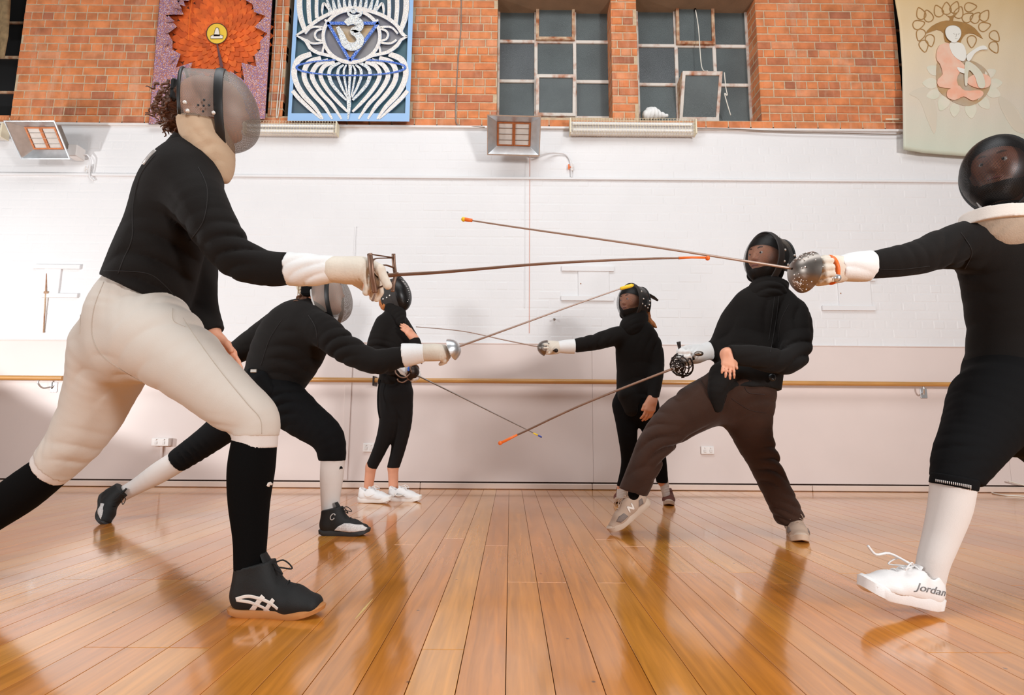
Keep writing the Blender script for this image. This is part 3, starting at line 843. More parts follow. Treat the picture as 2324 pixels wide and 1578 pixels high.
# ------------------------------------------------------------------ windows
GY = WALL_Y + 0.21
def window(name, label, vx, hy, hop, hop_d, top_open):
    """vx / hy: bar positions in photo pixels (at the sill / at the middle)"""
    zz = [P(1162, y, GY)[2] for y in hy]         # top .. bottom
    xx = [P(x, hy[-1], GY)[0] for x in vx]
    root = empty(name, (xx[0], GY, zz[-1]), label, 'window'); setp(root, kind='structure')
    fw = 0.017
    for x in xx: MB().box(x - fw, x + fw, GY - 0.022, GY + 0.02, zz[-1], zz[0], 0.004).build('frame_bar', MT['rust'], root)
    for z in zz: MB().box(xx[0] - fw, xx[-1] + fw, GY - 0.020, GY + 0.018, z - fw, z + fw, 0.004).build('frame_bar', MT['rust'], root)
    for c in range(3):
        for r in range(3):
            x0, x1, z1, z0 = xx[c], xx[c + 1], zz[r], zz[r + 1]
            hp = (c == 1 and r in (0, 2))
            g = MT['glass2'] if (c + r) % 2 == 0 or c == 2 else MT['glass']
            if not hp:
                MB().box(x0 + fw, x1 - fw, GY - 0.004, GY + 0.004, z0 + fw, z1 - fw).build('pane', g, root)
            else:
                d = hop_d if r == 2 else 0.02
                # hinged sash leaning into the room
                def fr(u, v, t):      # u across 0..1, v up 0..1
                    return (x0 + (x1 - x0) * u, GY - 0.03 - d * v - t, z0 + (z1 - z0) * (v * (1.0 + (0.06 if r == 2 else 0))))
                mb = MB(); b = 0.075
                for (u0, u1, v0, v1) in ((0, b, 0, 1), (1 - b, 1, 0, 1), (b, 1 - b, 0, b), (b, 1 - b, 1 - b, 1)):
                    mb.plate([(u0, v0), (u1, v0), (u1, v1), (u0, v1)], fr, -0.012, 0.016)
                s_ = mb.build('sash', MT['rusty'] if r == 0 else MT['rust'], root)
                MB().plate([(b, b), (1 - b, b), (1 - b, 1 - b), (b, 1 - b)], fr, -0.003, 0.003).build('pane', MT['glass2'], s_)
                if r == 2 and d > 0.08:   # side cheeks
                    for u in (0.0, 1.0):
                        X = x0 + (x1 - x0) * u
                        mb = MB(); t = 0.004
                        V = [(X - t, GY - .02, z0), (X - t, GY - .02, z1), (X - t, GY - .03 - d, z1 + .06 * (z1 - z0)), (X + t, GY - .02, z0), (X + t, GY - .02, z1), (X + t, GY - .03 - d, z1 + .06 * (z1 - z0))]
                        mb.add(V, [(0, 1, 2), (5, 4, 3), (0, 3, 4, 1), (1, 4, 5, 2), (2, 5, 3, 0)])
                        mb.build('sash_cheek', MT['rusty'], root)
                if r == 0:
                    lx = (x0 + x1) / 2
                    MB().ball((lx, GY - 0.06, z1 - 0.02), 0.022, 8, 6).tube([(lx, GY - .05, z1 - .01), (lx, GY - .07, z1 - .07)], 0.01, 6).build('latch', MT['iron'], root)
    return root, xx, zz
w1, w1x, w1z = window('window_1', 'steel framed nine pane dark window above the middle heater, bottom sash barely ajar', (1129, 1216, 1305, 1389), (12, 96, 186, 268), None, 0.05, 0)
w2, w2x, w2z = window('window_2', 'steel framed nine pane dark window with centre bottom sash tilted wide open', (1449, 1539, 1627, 1705), (17, 103, 191, 276), None, 0.15, 0)
mb = MB()
for o in (OPN[3], OPN[4]):
    mb.box(o[0] - 0.05, o[1] + 0.05, WALL_Y + 0.006, WALL_Y + 0.33, o[3] - 0.012, o[3] + 0.05)
o = mb.build('lintel', MT['soffit'], wb)
# dark openings behind the hangings: plain dark windows
for i, (o, lab) in enumerate(((OPN[0], 'black unlit window at the far left behind a hanging cloth'), (OPN[1], 'black unlit window behind the orange sunburst panel'), (OPN[2], 'black unlit window behind the blue eye panel'), (OPN[5], 'black unlit window behind the painted tapestry'))):
    root = empty('window_%d' % (i + 3), (o[0], GY, o[2]), lab, 'window'); setp(root, kind='structure')
    for k in range(3):
        for j in range(4):
            xa = o[0] + (o[1] - o[0]) * k / 3; xb = o[0] + (o[1] - o[0]) * (k + 1) / 3
            za = o[2] + 0.38 * j; zb = za + 0.38
            if za > ZT: continue
            MB().box(xa + .012, xb - .012, GY - .004, GY + .004, za + .01, min(zb, ZT) - .01).build('pane', MT['night'], root)
    for k in range(4):
        xa = o[0] + (o[1] - o[0]) * k / 3
        MB().box(xa - .014, xa + .014, GY - .02, GY + .02, o[2], ZT).build('frame_bar', MT['iron'], root)
    for j in range(1, 5):
        if o[2] + .38 * j < ZT: MB().box(o[0], o[1], GY - .018, GY + .018, o[2] + .38 * j - .012, o[2] + .38 * j + .012).build('frame_bar', MT['rusty'], root)
# crumpled cloth on the sill of the second window
s = SDF((w2x[0] - .05, WALL_Y + .0, w2z[-1] - .06), (w2x[0] + .35, WALL_Y + .24, w2z[-1] + .2), 0.006)
c0 = np.array([w2x[0] + .06, WALL_Y + .1, w2z[-1] + .02])
s.cone(c0, c0 + (.06, 0, .015), .045, .05, .03); s.cone(c0 + (.02, .01, .05), c0 + (.05, 0, .03), .03, .04, .03); s.cone(c0 + (.1, 0, 0), c0 + (.19, 0, -.01), .035, .015, .03)
s.fold(c0 + (.05, 0, .02), .12, (1, .2, .6), .04, .012, 1.0); s.fold(c0 + (.1, 0, .0), .12, (.5, .2, -.8), .05, .01, 2.0)
o = link('crumpled_rag', s.mesh('crumpled_rag'), MT['cuff']); setp(o, 'crumpled white rag lying on the window sill left of the open sash', 'rag')
# sash cord
x = (w2x[1] + w2x[2]) / 2
pts = curve_pts([(x, GY - .07, w2z[0] - .06), (x + .012, GY - .1, w2z[0] - .3), (x + .02, GY - .12, w2z[1] - .3), (x + .05, GY - .19, w2z[2] + .03)], 18)
o = MB().tube(pts, 0.005, 6).build('sash_cord', MT['cord'], None, True); setp(o, 'white pull cord hanging from the upper sash of the right window', 'cord')
x = w2x[2]
pts = curve_pts([(x + .015, GY - .2, w2z[2] + .01), (x + .03, GY - .18, w2z[2] - .13), (x + .045, GY - .17, w2z[2] - .21), (x + .02, GY - .17, w2z[2] - .19), (x + .04, GY - .16, w2z[2] - .27), (x + .085, GY - .13, w2z[3] + .01)], 30)
o = MB().tube(pts, 0.005, 6).build('sash_cord', MT['cord'], None, True); setp(o, 'looped white cord dangling beside the tilted open sash', 'cord')

# scuffs and tape scraps left on the boards
for lab, a, b, w in (('short yellowish scratch on the boards below the rear beige trainer', (1752, 1234), (1798, 1252), .006), ('thin pale scratch on the boards right of the black wrestling shoe', (806, 1406), (846, 1360), .008), ('tiny dark sliver lying on the boards below the white trainers', (803, 1177), (818, 1174), .004), ('faint yellow scrape on the boards at the near right', (1602, 1268), (1622, 1280), .006)):
    A_, B_ = Fl(*a), Fl(*b); d_ = nrm(B_ - A_); n_ = np.array([-d_[1], d_[0], 0]) * w / 2
    V_ = [A_ - n_ * .3, A_ + n_ * .3, (A_ + B_) / 2 + n_, B_ + n_ * .2, B_ - n_ * .2, (A_ + B_) / 2 - n_]
    V_ = [v + (0, 0, .0002) for v in V_] + [v + (0, 0, .0006) for v in V_]
    o = MB().add(V_, [tuple(range(6))[::-1], tuple(range(6, 12))] + [(k, (k + 1) % 6, 6 + (k + 1) % 6, 6 + k) for k in range(6)]).build('floor_mark', mat('pale_scratch', srgb(226, 190, 120), .6) if 'dark' not in lab else MT['gap'])
    setp(o, lab, 'floor mark')
# ------------------------------------------------------------------ heaters on the wall
def heater(name, label, top, bot, ytop, ybot, inn):
    """top/bot: outer corners in photo pixels (TL, TR) (BL, BR); the hood leans forward at the top"""
    YT, YB = WALL_Y - ytop, WALL_Y - ybot
    TL, TR = P(*top[0], YT), P(*top[1], YT)
    BL, BR = P(*bot[0], YB), P(*bot[1], YB)
    u = nrm((TR - TL) + (BR - BL)); v = nrm((TL - BL)); v = nrm(v - u * np.dot(u, v)); n = np.cross(u, v)   # n points out of the hood
    if n[1] > 0: n = -n
    c = (TL + TR + BL + BR) / 4
    hw = (np.linalg.norm(TR - TL) + np.linalg.norm(BR - BL)) / 4; hh = (np.linalg.norm(TL - BL) + np.linalg.norm(TR - BR)) / 4
    root = empty(name, c - n * 0.12, label, 'heater', 'reflector heaters on the wall')
    fr = lambda a, b, d: c + u * a + v * b + n * d
    dep = 0.085; iw, ih = hw * inn, hh * inn * 0.95
    O = [(-hw, -hh), (hw, -hh), (hw, hh), (-hw, hh)]; I = [(-iw, -ih), (iw, -ih), (iw, ih), (-iw, ih)]
    for k in range(4):
        k2 = (k + 1) % 4; t = 0.004
        V = [fr(*O[k], 0), fr(*O[k2], 0), fr(*I[k2], -dep), fr(*I[k], -dep), fr(*O[k], -t * 2), fr(*O[k2], -t * 2), fr(*I[k2], -dep - t * 2), fr(*I[k], -dep - t * 2)]
        MB().add(V, [(0, 1, 2, 3), (7, 6, 5, 4), (0, 4, 5, 1), (1, 5, 6, 2), (2, 6, 7, 3), (3, 7, 4, 0)]).build('reflector', MT['steel'], root)
    MB().ribbon(O, 0.012, fr, -0.004, 0.006, True).build('rim', MT['steel'], root)
    # burner: back box, two ceramic plaques, copper frames and wire rods
    MB().plate([(-iw * 1.05, -ih * 1.05), (iw * 1.05, -ih * 1.05), (iw * 1.05, ih * 1.05), (-iw * 1.05, ih * 1.05)], fr, -dep - 0.07, -dep - 0.012).build('burner_box', MT['steel_d'], root)
    for sx in (-1, 1):
        cx = sx * iw * 0.5
        MB().plate([(cx - iw * .44, -ih * .92), (cx + iw * .44, -ih * .92), (cx + iw * .44, ih * .92), (cx - iw * .44, ih * .92)], fr, -dep - 0.012, -dep - 0.004).build('ceramic_plaque', MT['ceramic'], root)
        q = [(cx - iw * .46, -ih * .95), (cx + iw * .46, -ih * .95), (cx + iw * .46, ih * .95), (cx - iw * .46, ih * .95)]
        MB().ribbon(q, 0.018, fr, -dep - 0.01, -dep + 0.006, True).build('burner_frame', MT['copper'], root)
    for k in range(3):
        b = -ih * .5 + ih * .5 * k
        MB().tube([fr(-iw, b, -dep + .004), fr(iw, b, -dep + .004)], 0.0025, 5).build('guard_rod', MT['steel_d'], root)
    # wall bracket
    back = c - n * (dep + 0.07); wy = WALL_Y - 0.01
    MB().box(back[0] - .03, back[0] + .03, min(back[1], wy), wy, back[2] - .09, back[2] - .05, .004).build('bracket', MT['trim'], root)
    MB().box(back[0] + hw * .62, back[0] + hw * 1.02, wy - .13, wy - .02, back[2] - .16, back[2] - .05, .006).build('gas_valve_box', MT['trim'], root)
    return root, c, hw, hh
heater('gas_heater', 'square polished steel reflector heater at the left under a brick pier', ((14, 275), (127, 275)), ((45, 360), (155, 360)), 0.40, 0.20, 0.62)
heater('gas_heater', 'square polished steel reflector heater in the middle under a window', ((1107, 262), (1229, 264)), ((1106, 350), (1222, 354)), 0.40, 0.20, 0.64)

def wpt(px, py, d=0.02):
    return P(px, py, WALL_Y - d)
def wire(name, label, cat, px, r, mt, d=0.022, n=40, group=None):
    pts = curve_pts([wpt(*p[:2], p[2] if len(p) > 2 else d) for p in px], n)
    o = MB().tube(pts, r, 6).build(name, mt, None, True); setp(o, label, cat, group); return o
# gas pipes with taps
def tap(pos, root, col):
    p = wpt(*pos, 0.03)
    MB().tube([p + (0, 0, .035), p - (0, 0, .035)], 0.012, 8).ball(p, 0.016, 8, 6).build('tap_body', MT['trim'], root)
    MB().tube([p, p + (-.03, -.01, 0)], 0.006, 6).tube([p + (-.03, -.01, .025), p + (-.03, -.01, -.025)], 0.007, 6).build('tap_handle', col, root)
r = empty('gas_pipe', wpt(1297, 380), 'thin white gas pipe with an orange tap right of the middle heater', 'pipe')
MB().tube(curve_pts([wpt(1224, 352, .15), wpt(1250, 347, .05), wpt(1280, 349, .03), wpt(1293, 362, .03), wpt(1296, 382, .03), wpt(1297, 404, .03)], 30), 0.007, 6).build('pipe_run', MT['paint'], r, True)
tap((1298, 380), r, MT['orange'])
r = empty('gas_pipe', wpt(203, 380), 'thin white gas pipe with a white tap right of the left heater', 'pipe')
MB().tube(curve_pts([wpt(186, 351, .055), wpt(193, 351, .052), wpt(200, 353, .05), wpt(206, 365, .05), wpt(203, 385, .05), wpt(204, 402, .04), wpt(213, 410, .03)], 30), 0.007, 6).build('pipe_run', MT['paint'], r, True)
tap((203, 384), r, MT['trim'])
# cables on the bare brick
wire('wall_cable', 'grey cable running down the brick pier left of the windows', 'cable', [(1047, -60, .006), (1046, 60, .006), (1040, 130, .006), (1036, 200, .006), (1034, 262, .006), (1040, 284, .02), (1070, 287, .035), (1100, 289, .04)], 0.0055, MT['greycord'])
wire('blind_cord', 'looped beige blind cord hanging between the two panels', 'cord', [(645, -60, .02), (641, 60, .02), (640, 105, .02), (634, 180, .02), (627, 258, .02), (631, 262, .02), (638, 200, .02), (643, 110, .02)], 0.004, MT['cord'])
wire('blind_cord', 'thin white cord running down the pier at the orange panel edge', 'cord', [(1046 - 418, -60, .008), (624, 100, .008), (614, 262, .008)], 0.003, MT['cord'])
wire('wall_cable', 'dark cable lying along the ledge under the right brick wall', 'cable', [(1575, 292, .045), (1660, 293, .045), (1780, 299, .045), (1900, 302, .045), (2030, 305, .045), (2046, 300, .04)], 0.005, MT['greycord'])
# strip lights in wire cages
def batten(label, x0, x1, y0, y1, emb=0.0):
    xa = W(x0, (y0 + y1) / 2, 0.06)[0]; xb = W(x1, (y0 + y1) / 2, 0.06)[0]
    zt = W((x0 + x1) / 2, y0, 0.1)[1]; zb = W((x0 + x1) / 2, y1, 0.1)[1]
    root = empty('caged_strip_light', ((xa + xb) / 2, WALL_Y - .04, zb), label, 'lamp', 'caged strip lights along the ledge')
    yb = WALL_Y - 0.042
    MB().box(xa, xb, yb - .03, yb, zb + .005, zt - .005, .004).build('base_tray', MT['trim'], root)
    zc = (zt + zb) / 2; hh = (zt - zb) / 2
    for s_ in (-.45, .45):
        MB().tube([(xa + .03, yb - .05, zc + hh * s_), (xb - .03, yb - .05, zc + hh * s_)], 0.015, 10).build('tube', MT['tubew'], root, True, 40)
    mb = MB(); n = int((xb - xa) / 0.026)
    d = 0.085; wr = 0.0015
    for k in range(n + 1):
        x = xa + (xb - xa) * k / n
        mb.tube([(x, yb, zt), (x, yb - d, zt), (x, yb - d, zb), (x, yb, zb)], wr, 4, False)
    for (yy, zz_) in ((yb - d, zt), (yb - d, zc + hh * .5), (yb - d, zc), (yb - d, zc - hh * .5), (yb - d, zb), (yb - d * .5, zt), (yb - d * .5, zb)):
        mb.tube([(xa, yy, zz_), (xb, yy, zz_)], wr, 4, False)
    mb.build('wire_guard', MT['cage'], root)
    for x in (xa, xb):
        MB().box(x - .006, x + .006, yb - d - .002, yb, zb - .002, zt + .002, .002).build('end_plate', MT['cage'], root)
batten('long caged strip light below the right hand window', 1293, 1575, 272, 304)
batten('caged strip light on the ledge below the blue panel', 560, 768, 278, 304)
batten('caged strip light at the extreme left edge of the wall', -240, 18, 281, 312)

# ------------------------------------------------------------------ barres
BY = WALL_Y - 0.12
def barre(label, x0, x1, py, r=0.021):
    a = P(x0, py, BY); b = P(x1, py, BY)
    zc = P((max(x0, 0) + min(x1, 2324)) / 2, py, BY)[2]
    a = np.array([a[0], BY, zc]); b = np.array([b[0], BY, zc])
    root = empty('ballet_barre', (a + b) / 2, label, 'barre')
    MB().tube([a, b], r, 16).build('rail', MT['wood'], root, True, 40)
    return root, zc
def bracket(root, px, zc):
    x = P(px, 870, BY)[0]
    pts = curve_pts([(x - .02, BY, zc - .02), (x - .018, BY, zc - .05), (x, BY + .03, zc - .085), (x + .03, BY + .07, zc - .075), (x + .05, WALL_Y - .03, zc - .06)], 20)
    MB().tube(pts, 0.007, 8).build('bracket_arm', MT['steel'], root, True)
    MB().box(x + .015, x + .075, WALL_Y - .034, WALL_Y - .026, zc - .12, zc - .03, .003).build('bracket_plate', MT['steel'], root)
r1, z1 = barre('short wooden ballet barre end at the far left of the wall', -300, 143, 858)
bracket(r1, 92, z1)
r2, z2 = barre('long wooden ballet barre running along the wall behind the fencers', 164, 2520, 866)
bracket(r2, 1180 - 300, z2)
for px in (849,):
    x = P(px, 862, BY)[0]
    MB().box(x - .007, x + .007, BY - .03, WALL_Y - .03, z2 - .05, z2 + .035, .003).build('bracket_clamp', MT['iron'], r2)
for px in (1650, 2100):
    bracket(r2, px, z2)
# ------------------------------------------------------------------ sockets, small fittings, painted-over shapes
def outlet(label, x0, x1, y0, y1, stem=None):
    a = W(x0, y1); b = W(x1, y0)
    root = empty('power_outlet', ((a[0] + b[0]) / 2, WALL_Y - .03, a[1]), label, 'outlet')
    MB().box(a[0], b[0], WALL_Y - .072 if stem else WALL_Y - .045, WALL_Y - .026, a[1], b[1], .005).build('face_plate', MT['white_pl'], root)
    yf = WALL_Y - (.072 if stem else .045)
    for s_ in (.28, .72):
        x = a[0] + (b[0] - a[0]) * s_; z = a[1] + (b[1] - a[1]) * .42
        MB().box(x - .011, x + .011, yf - .004, yf, z - .013, z + .013, .002).build('socket', MT['trim'], root)
        MB().box(x - .006, x + .006, yf - .007, yf, z + .022, z + .032, .002).build('switch', MT['white_pl'], root)
    if stem:
        x = (a[0] + b[0]) / 2
        MB().box(x - .012, x + .012, WALL_Y - .045, WALL_Y - .026, 0.06, a[1], .003).build('conduit', MT['panel'], root)
outlet('white double power outlet on a conduit between the left fencers', 354, 395, 994, 1012, True)
outlet('white double power outlet low on the wall behind the brown trousers', 1588, 1617, 1013, 1031)
outlet('white double power outlet half hidden behind the white shoes woman', 826, 852, 1006, 1026)
def shape_on_wall(name, label, cat, rects, mt, d=0.03, parent=None):
    mb = MB()
    for (x0, y0, x1, y1) in rects:
        a = W(x0, y1); b = W(x1, y0)
        mb.box(a[0], b[0], WALL_Y - d, WALL_Y - .01, a[1], b[1], .002)
    o = mb.build(name, mt, parent)
    if label: setp(o, label, cat)
    return o
for lab, ox, oy in (('painted over wooden I shaped bracket left of the masked woman', 0, 0), ('painted over wooden I shaped bracket beyond the right arm', 590, 22)):
    r = empty('wall_bracket', wpt(1330 + ox, 683 + oy), lab, 'bracket')
    shape_on_wall('batten', None, None, [(1274 + ox, 607 + oy, 1392 + ox, 617 + oy)], MT['paint'], 0.034, r)
    shape_on_wall('batten', None, None, [(1273 + ox, 674 + oy, 1392 + ox, 684 + oy)], MT['paint'], 0.034, r)
    shape_on_wall('upright', None, None, [(1312 + ox, 617 + oy, 1381 + ox, 674 + oy)], MT['paint'], 0.024, r)
    MB().ball(wpt(1318 + ox, 644 + oy, .024), 0.006, 8, 6).build('screw', MT['rusty'], r)
r = empty('wall_bracket', wpt(140, 668), 'painted over wooden bracket on the bright wall at the left', 'bracket')
shape_on_wall('batten', None, None, [(82, 603, 188, 612)], MT['paint'], 0.034, r)
shape_on_wall('batten', None, None, [(100, 668, 182, 677)], MT['paint'], 0.034, r)
shape_on_wall('upright', None, None, [(100, 612, 144, 668)], MT['paint'], 0.028, r)
o = MB().tube([wpt(1258, 725, .012), wpt(1258, 725, .07)], .007, 8).ball(wpt(1258, 725, .072), .012, 8, 6).build('wall_hook', MT['steel_d'], None, True); setp(o, 'small round metal hook alone on the wall above the barre', 'hook')
o = shape_on_wall('chalk_line', 'thin reddish drip line running down below the middle heater', 'paint drip', [(1201, 360, 1202.2, 757)], MT['redline'], 0.0165)
o = shape_on_wall('chalk_line', 'faint beige drip line left of the red one', 'paint drip', [(1190, 370, 1191, 700)], MT['paint'], 0.017)
o = MB().tube([wpt(107, 612, .02), wpt(104, 660, .035), wpt(99, 755, .02)], 0.006, 6).tube([wpt(101, 664, .03), wpt(110, 664, .03)], .012, 6).build('hanging_string', MT['rusty'], None, True); setp(o, 'short knotted brown string hanging on the bright left wall', 'string')
shape_on_wall('pipe_cover', 'slim vertical crack filled conduit on the white wall above the crouching fencer', 'conduit', [(805, 516, 807, 600)], MT['paint'], 0.02)
# extension leads on the floor at the right
for lab, pts in (('white extension lead curling over the floor at the right edge', [(2236, 1092), (2262, 1100), (2290, 1107), (2330, 1106), (2400, 1112)]), ('second white lead lying below the other at the right edge', [(2240, 1118), (2256, 1122), (2280, 1126), (2312, 1128), (2390, 1134)])):
    q = []
    for i, p in enumerate(pts):
        f_ = Fl(p[0], max(p[1], 1112)); f_[1] = min(f_[1], WALL_Y - .07); f_[2] = max(0.006, P(p[0], p[1], f_[1])[2]); q.append(f_)
    o = MB().tube(curve_pts(q, 24), 0.006, 6).build('extension_lead', MT['cord'], None, True); setp(o, lab, 'cable')
# ------------------------------------------------------------------ blue relief panel with an eye
def panel_frame(Y):
    return lambda u, v, d: P(u, v, Y - d)
Yb = WALL_Y - 0.06
def bl(cx, cy): return (640 + .1838 * cx, .1838 * cy)
fr = panel_frame(Yb)
def edge(px0, py0, px1, py1, y): return px0 + (px1 - px0) * (y - py0) / (py1 - py0)
root = empty('relief_panel', P(792, 275, Yb), 'sky blue relief panel with a white glitter eye, triangle and curling lines', 'artwork')
top = -110
Lx = lambda y: edge(668.5, 0, 652.5, 274, y); Rx = lambda y: edge(938.5, 0, 929, 276, y)
iL = lambda y: edge(678, 0, 661.5, 257, y); iR = lambda y: edge(928, 0, 919.5, 257, y)
MB().plate([(Lx(274), 274), (Rx(276), 276), (Rx(top), top), (Lx(top), top)], fr, -0.012, 0.0).build('backing', MT['pteal'], root)
for q in ([(Lx(274), 274), (Rx(276), 276), (iR(257), 257), (iL(257), 257)], [(Lx(274), 274), (iL(257), 257), (iL(top), top), (Lx(top), top)], [(iR(257), 257), (Rx(276), 276), (Rx(top), top), (iR(top), top)]):
    MB().plate(q, fr, -0.012, 0.03).build('border', MT['pblue'], root)
def band(name, pts, w, mt, d0=0.0, d1=0.034, closed=False, n=28, mir=None, under=True):
    for sgn in ((1,) if mir is None else (1, -1)):
        q = [bl(p[0] if sgn == 1 else 2 * mir - p[0], p[1]) for p in pts]
        q = curve_pts(q, n, closed)
        ww = w if not hasattr(w, '__len__') else list(np.interp(np.linspace(0, 1, len(q)), np.linspace(0, 1, len(w)), w))
        ws = np.array(ww) * .1838 if hasattr(ww, '__len__') else ww * .1838
        MB().ribbon(q, ws, fr, d1 - 0.006, d1, closed).build(name, mt, root)
        if under: MB().ribbon([(a + .6, b + .8) for a, b in q], ws, fr, d0, d1 - 0.006, closed).build(name + '_edge', MT['pblue'], root)
# grey eye ground
eye_up = [(170, 436), (290, 365), (450, 240), (650, 145), (850, 95), (1050, 125), (1250, 195), (1400, 295), (1490, 420), (1550, 452)]
eye_lo = [(1550, 452), (1470, 490), (1420, 560), (1300, 645), (1120, 685), (960, 758), (850, 772), (740, 758), (600, 690), (450, 655), (345, 590), (290, 500), (170, 436)]
ol = curve_pts([bl(*p) for p in eye_up], 30) + curve_pts([bl(*p) for p in eye_lo], 36)[1:-1]
MB().plate(ol, fr, 0.001, 0.008).build('eye_ground', MT['pgrey'], root)
MX = 840
for pts, w in (([(360, 665), (205, 735), (150, 880), (180, 1030), (270, 1180), (400, 1320), (505, 1470)], [60, 75, 70, 66, 62, 50, 22]),
               ([(480, 715), (330, 770), (272, 900), (300, 1030), (400, 1175), (520, 1310), (620, 1470)], [50, 62, 62, 60, 58, 48, 20]),
               ([(570, 740), (440, 795), (372, 910), (400, 1020), (495, 1160), (620, 1295), (735, 1470)], [44, 56, 58, 56, 52, 46, 20]),
               ([(650, 765), (530, 810), (475, 900), (500, 1010), (590, 1145), (700, 1270), (810, 1380)], [40, 52, 52, 52, 48, 42, 26]),
               ([(130, 1120), (210, 1215), (335, 1335), (480, 1470)], [50, 50, 44, 14])):
    band('petal_line', pts, w, MT['pwhite'], mir=MX)
for pts, w in (([(720, 770), (610, 830), (580, 920), (620, 1040), (710, 1150), (795, 1235)], [30, 44, 46, 42, 36, 26]), ([(760, 800), (700, 850), (690, 940), (735, 1070), (805, 1205)], [22, 34, 34, 30, 20]), ([(795, 800), (765, 860), (765, 930), (790, 1080), (815, 1200)], [18, 26, 26, 22, 16])):
    band('bulb_line', pts, w, MT['psilver'], mir=833, d1=0.036)
band('bulb_line', [(840, 790), (842, 880), (832, 1040), (825, 1220)], [44, 34, 28, 26], MT['psilver'], d1=0.036)
band('stem', [(822, 1190), (826, 1290), (822, 1390), (816, 1475)], [60, 50, 34, 10], MT['psilver'], d1=0.038)
band('girdle', [(850 + 672 * math.cos(a), 832 + 98 * math.sin(a)) for a in np.linspace(0, 2 * math.pi, 24, endpoint=False)], [26, 18, 14, 16, 24, 16, 14, 18, 26], MT['pcobalt'], d0=.02, d1=0.042, closed=True, n=72)
band('eyelid', eye_up, [14, 40, 46, 44, 40, 44, 46, 46, 44, 14], MT['pwhite'], d1=0.042)
band('eyelid', eye_lo, [14, 36, 46, 42, 36, 36, 40, 36, 36, 42, 46, 40, 14], MT['pwhite'], d1=0.042)
band('iris_ring', [(858 + 350 * math.cos(a), 445 + 322 * math.sin(a)) for a in np.linspace(0, 2 * math.pi, 24, endpoint=False)], 42, MT['pwhite'], closed=True, n=72, d1=0.043)
MB().plate([bl(600, 300), bl(1160, 300), bl(845, 730)], fr, 0.004, 0.012).build('triangle_ground', MT['tboulder'], root)
for a, b in (((555, 285), (1195, 285)), ((1190, 275), (838, 752)), ((560, 275), (842, 752))):
    band('triangle_side', [a, ((a[0] + b[0]) / 2, (a[1] + b[1]) / 2), b], 36, MT['pcobalt'], d0=.012, d1=0.046, n=4)
band('numeral_curve', [(790, 295), (830, 262), (900, 252), (955, 290), (945, 345), (870, 385), (930, 425), (965, 490), (935, 555), (850, 575), (775, 530), (735, 430), (685, 330)], [70, 90, 100, 104, 90, 66, 86, 96, 100, 100, 92, 70, 40], MT['psilver'], d0=.012, d1=0.052, n=60)
band('crescent', [(805, 130), (830, 180), (890, 205), (960, 185), (992, 135)], [12, 36, 44, 36, 12], MT['psilver'], d0=.012, d1=0.05)
band('drop_ring', [(882 + 28 * math.cos(a), 130 + 28 * math.sin(a)) for a in np.linspace(0, 2 * math.pi, 10, endpoint=False)], 20, MT['psilver'], closed=True, n=20, d1=0.052)
for pts in ([(285, 415), (350, 345), (420, 330), (505, 338)], [(300, 490), (360, 530), (430, 535), (505, 522)], [(500, 352), (430, 380), (405, 430), (430, 485), (500, 505)], [(530, 240), (545, 262), (560, 285)], [(500, 650), (505, 610), (520, 560)]):
    band('eye_corner_line', pts, 26, MT['pwhite'], mir=857, d1=0.04, n=14)
for pts, w in (([(235, -420), (225, -120), (215, 60), (235, 230), (290, 390)], [50, 66, 70, 66, 50]), ([(335, -300), (330, -40), (330, 120), (345, 290)], [50, 52, 52, 50]), ([(430, -220), (428, -20), (425, 110), (430, 225)], [40, 44, 44, 44]), ([(500, 190), (495, 120), (520, 40), (600, 160)], [10, 30, 30, 10])):
    band('upper_line', pts, w, MT['pwhite'], mir=875, d1=0.036, n=16)
for k in range(10):
    x = 600 + k * 60
    band('flame', [(x, 150 - 8 * (5 - abs(k - 4.5))), (x + (k - 4.5) * 6, 60), (x + (k - 4.5) * 14, -60 - 20 * (k % 2))], [58, 40, 6], MT['psilver'], d1=0.038, n=6)

# ------------------------------------------------------------------ orange sunburst panel
Yo = WALL_Y - 0.07
fo = panel_frame(Yo)
def ol_(cx, cy): return (320 + .19014 * cx, .19014 * cy)
root = empty('sunburst_panel', P(470, 285, Yo), 'purple glitter panel with an orange petal sunburst around a yellow disc', 'artwork')
Q = [ol_(95, 1480), ol_(1478, 1420), (edge(617.5, 0, 601, 274, -110), -110), (edge(363, 0, 338, 283, -110), -110)]
ca = np.array(ol_(905, 400))
def jag(R0, R1, n, ph=0.0):
    out = []
    for k in range(2 * n):
        a = math.pi * k / n + ph; rr = (R0 if k % 2 else R1) * (0.96 + 0.08 * math.sin(k * 2.3))
        out.append((ca[0] + rr * math.cos(a), ca[1] + rr * math.sin(a) * 0.99))
    return out
MB().plate(Q, fo, -0.035, -0.03).build('backing', MT['petalback'], root)
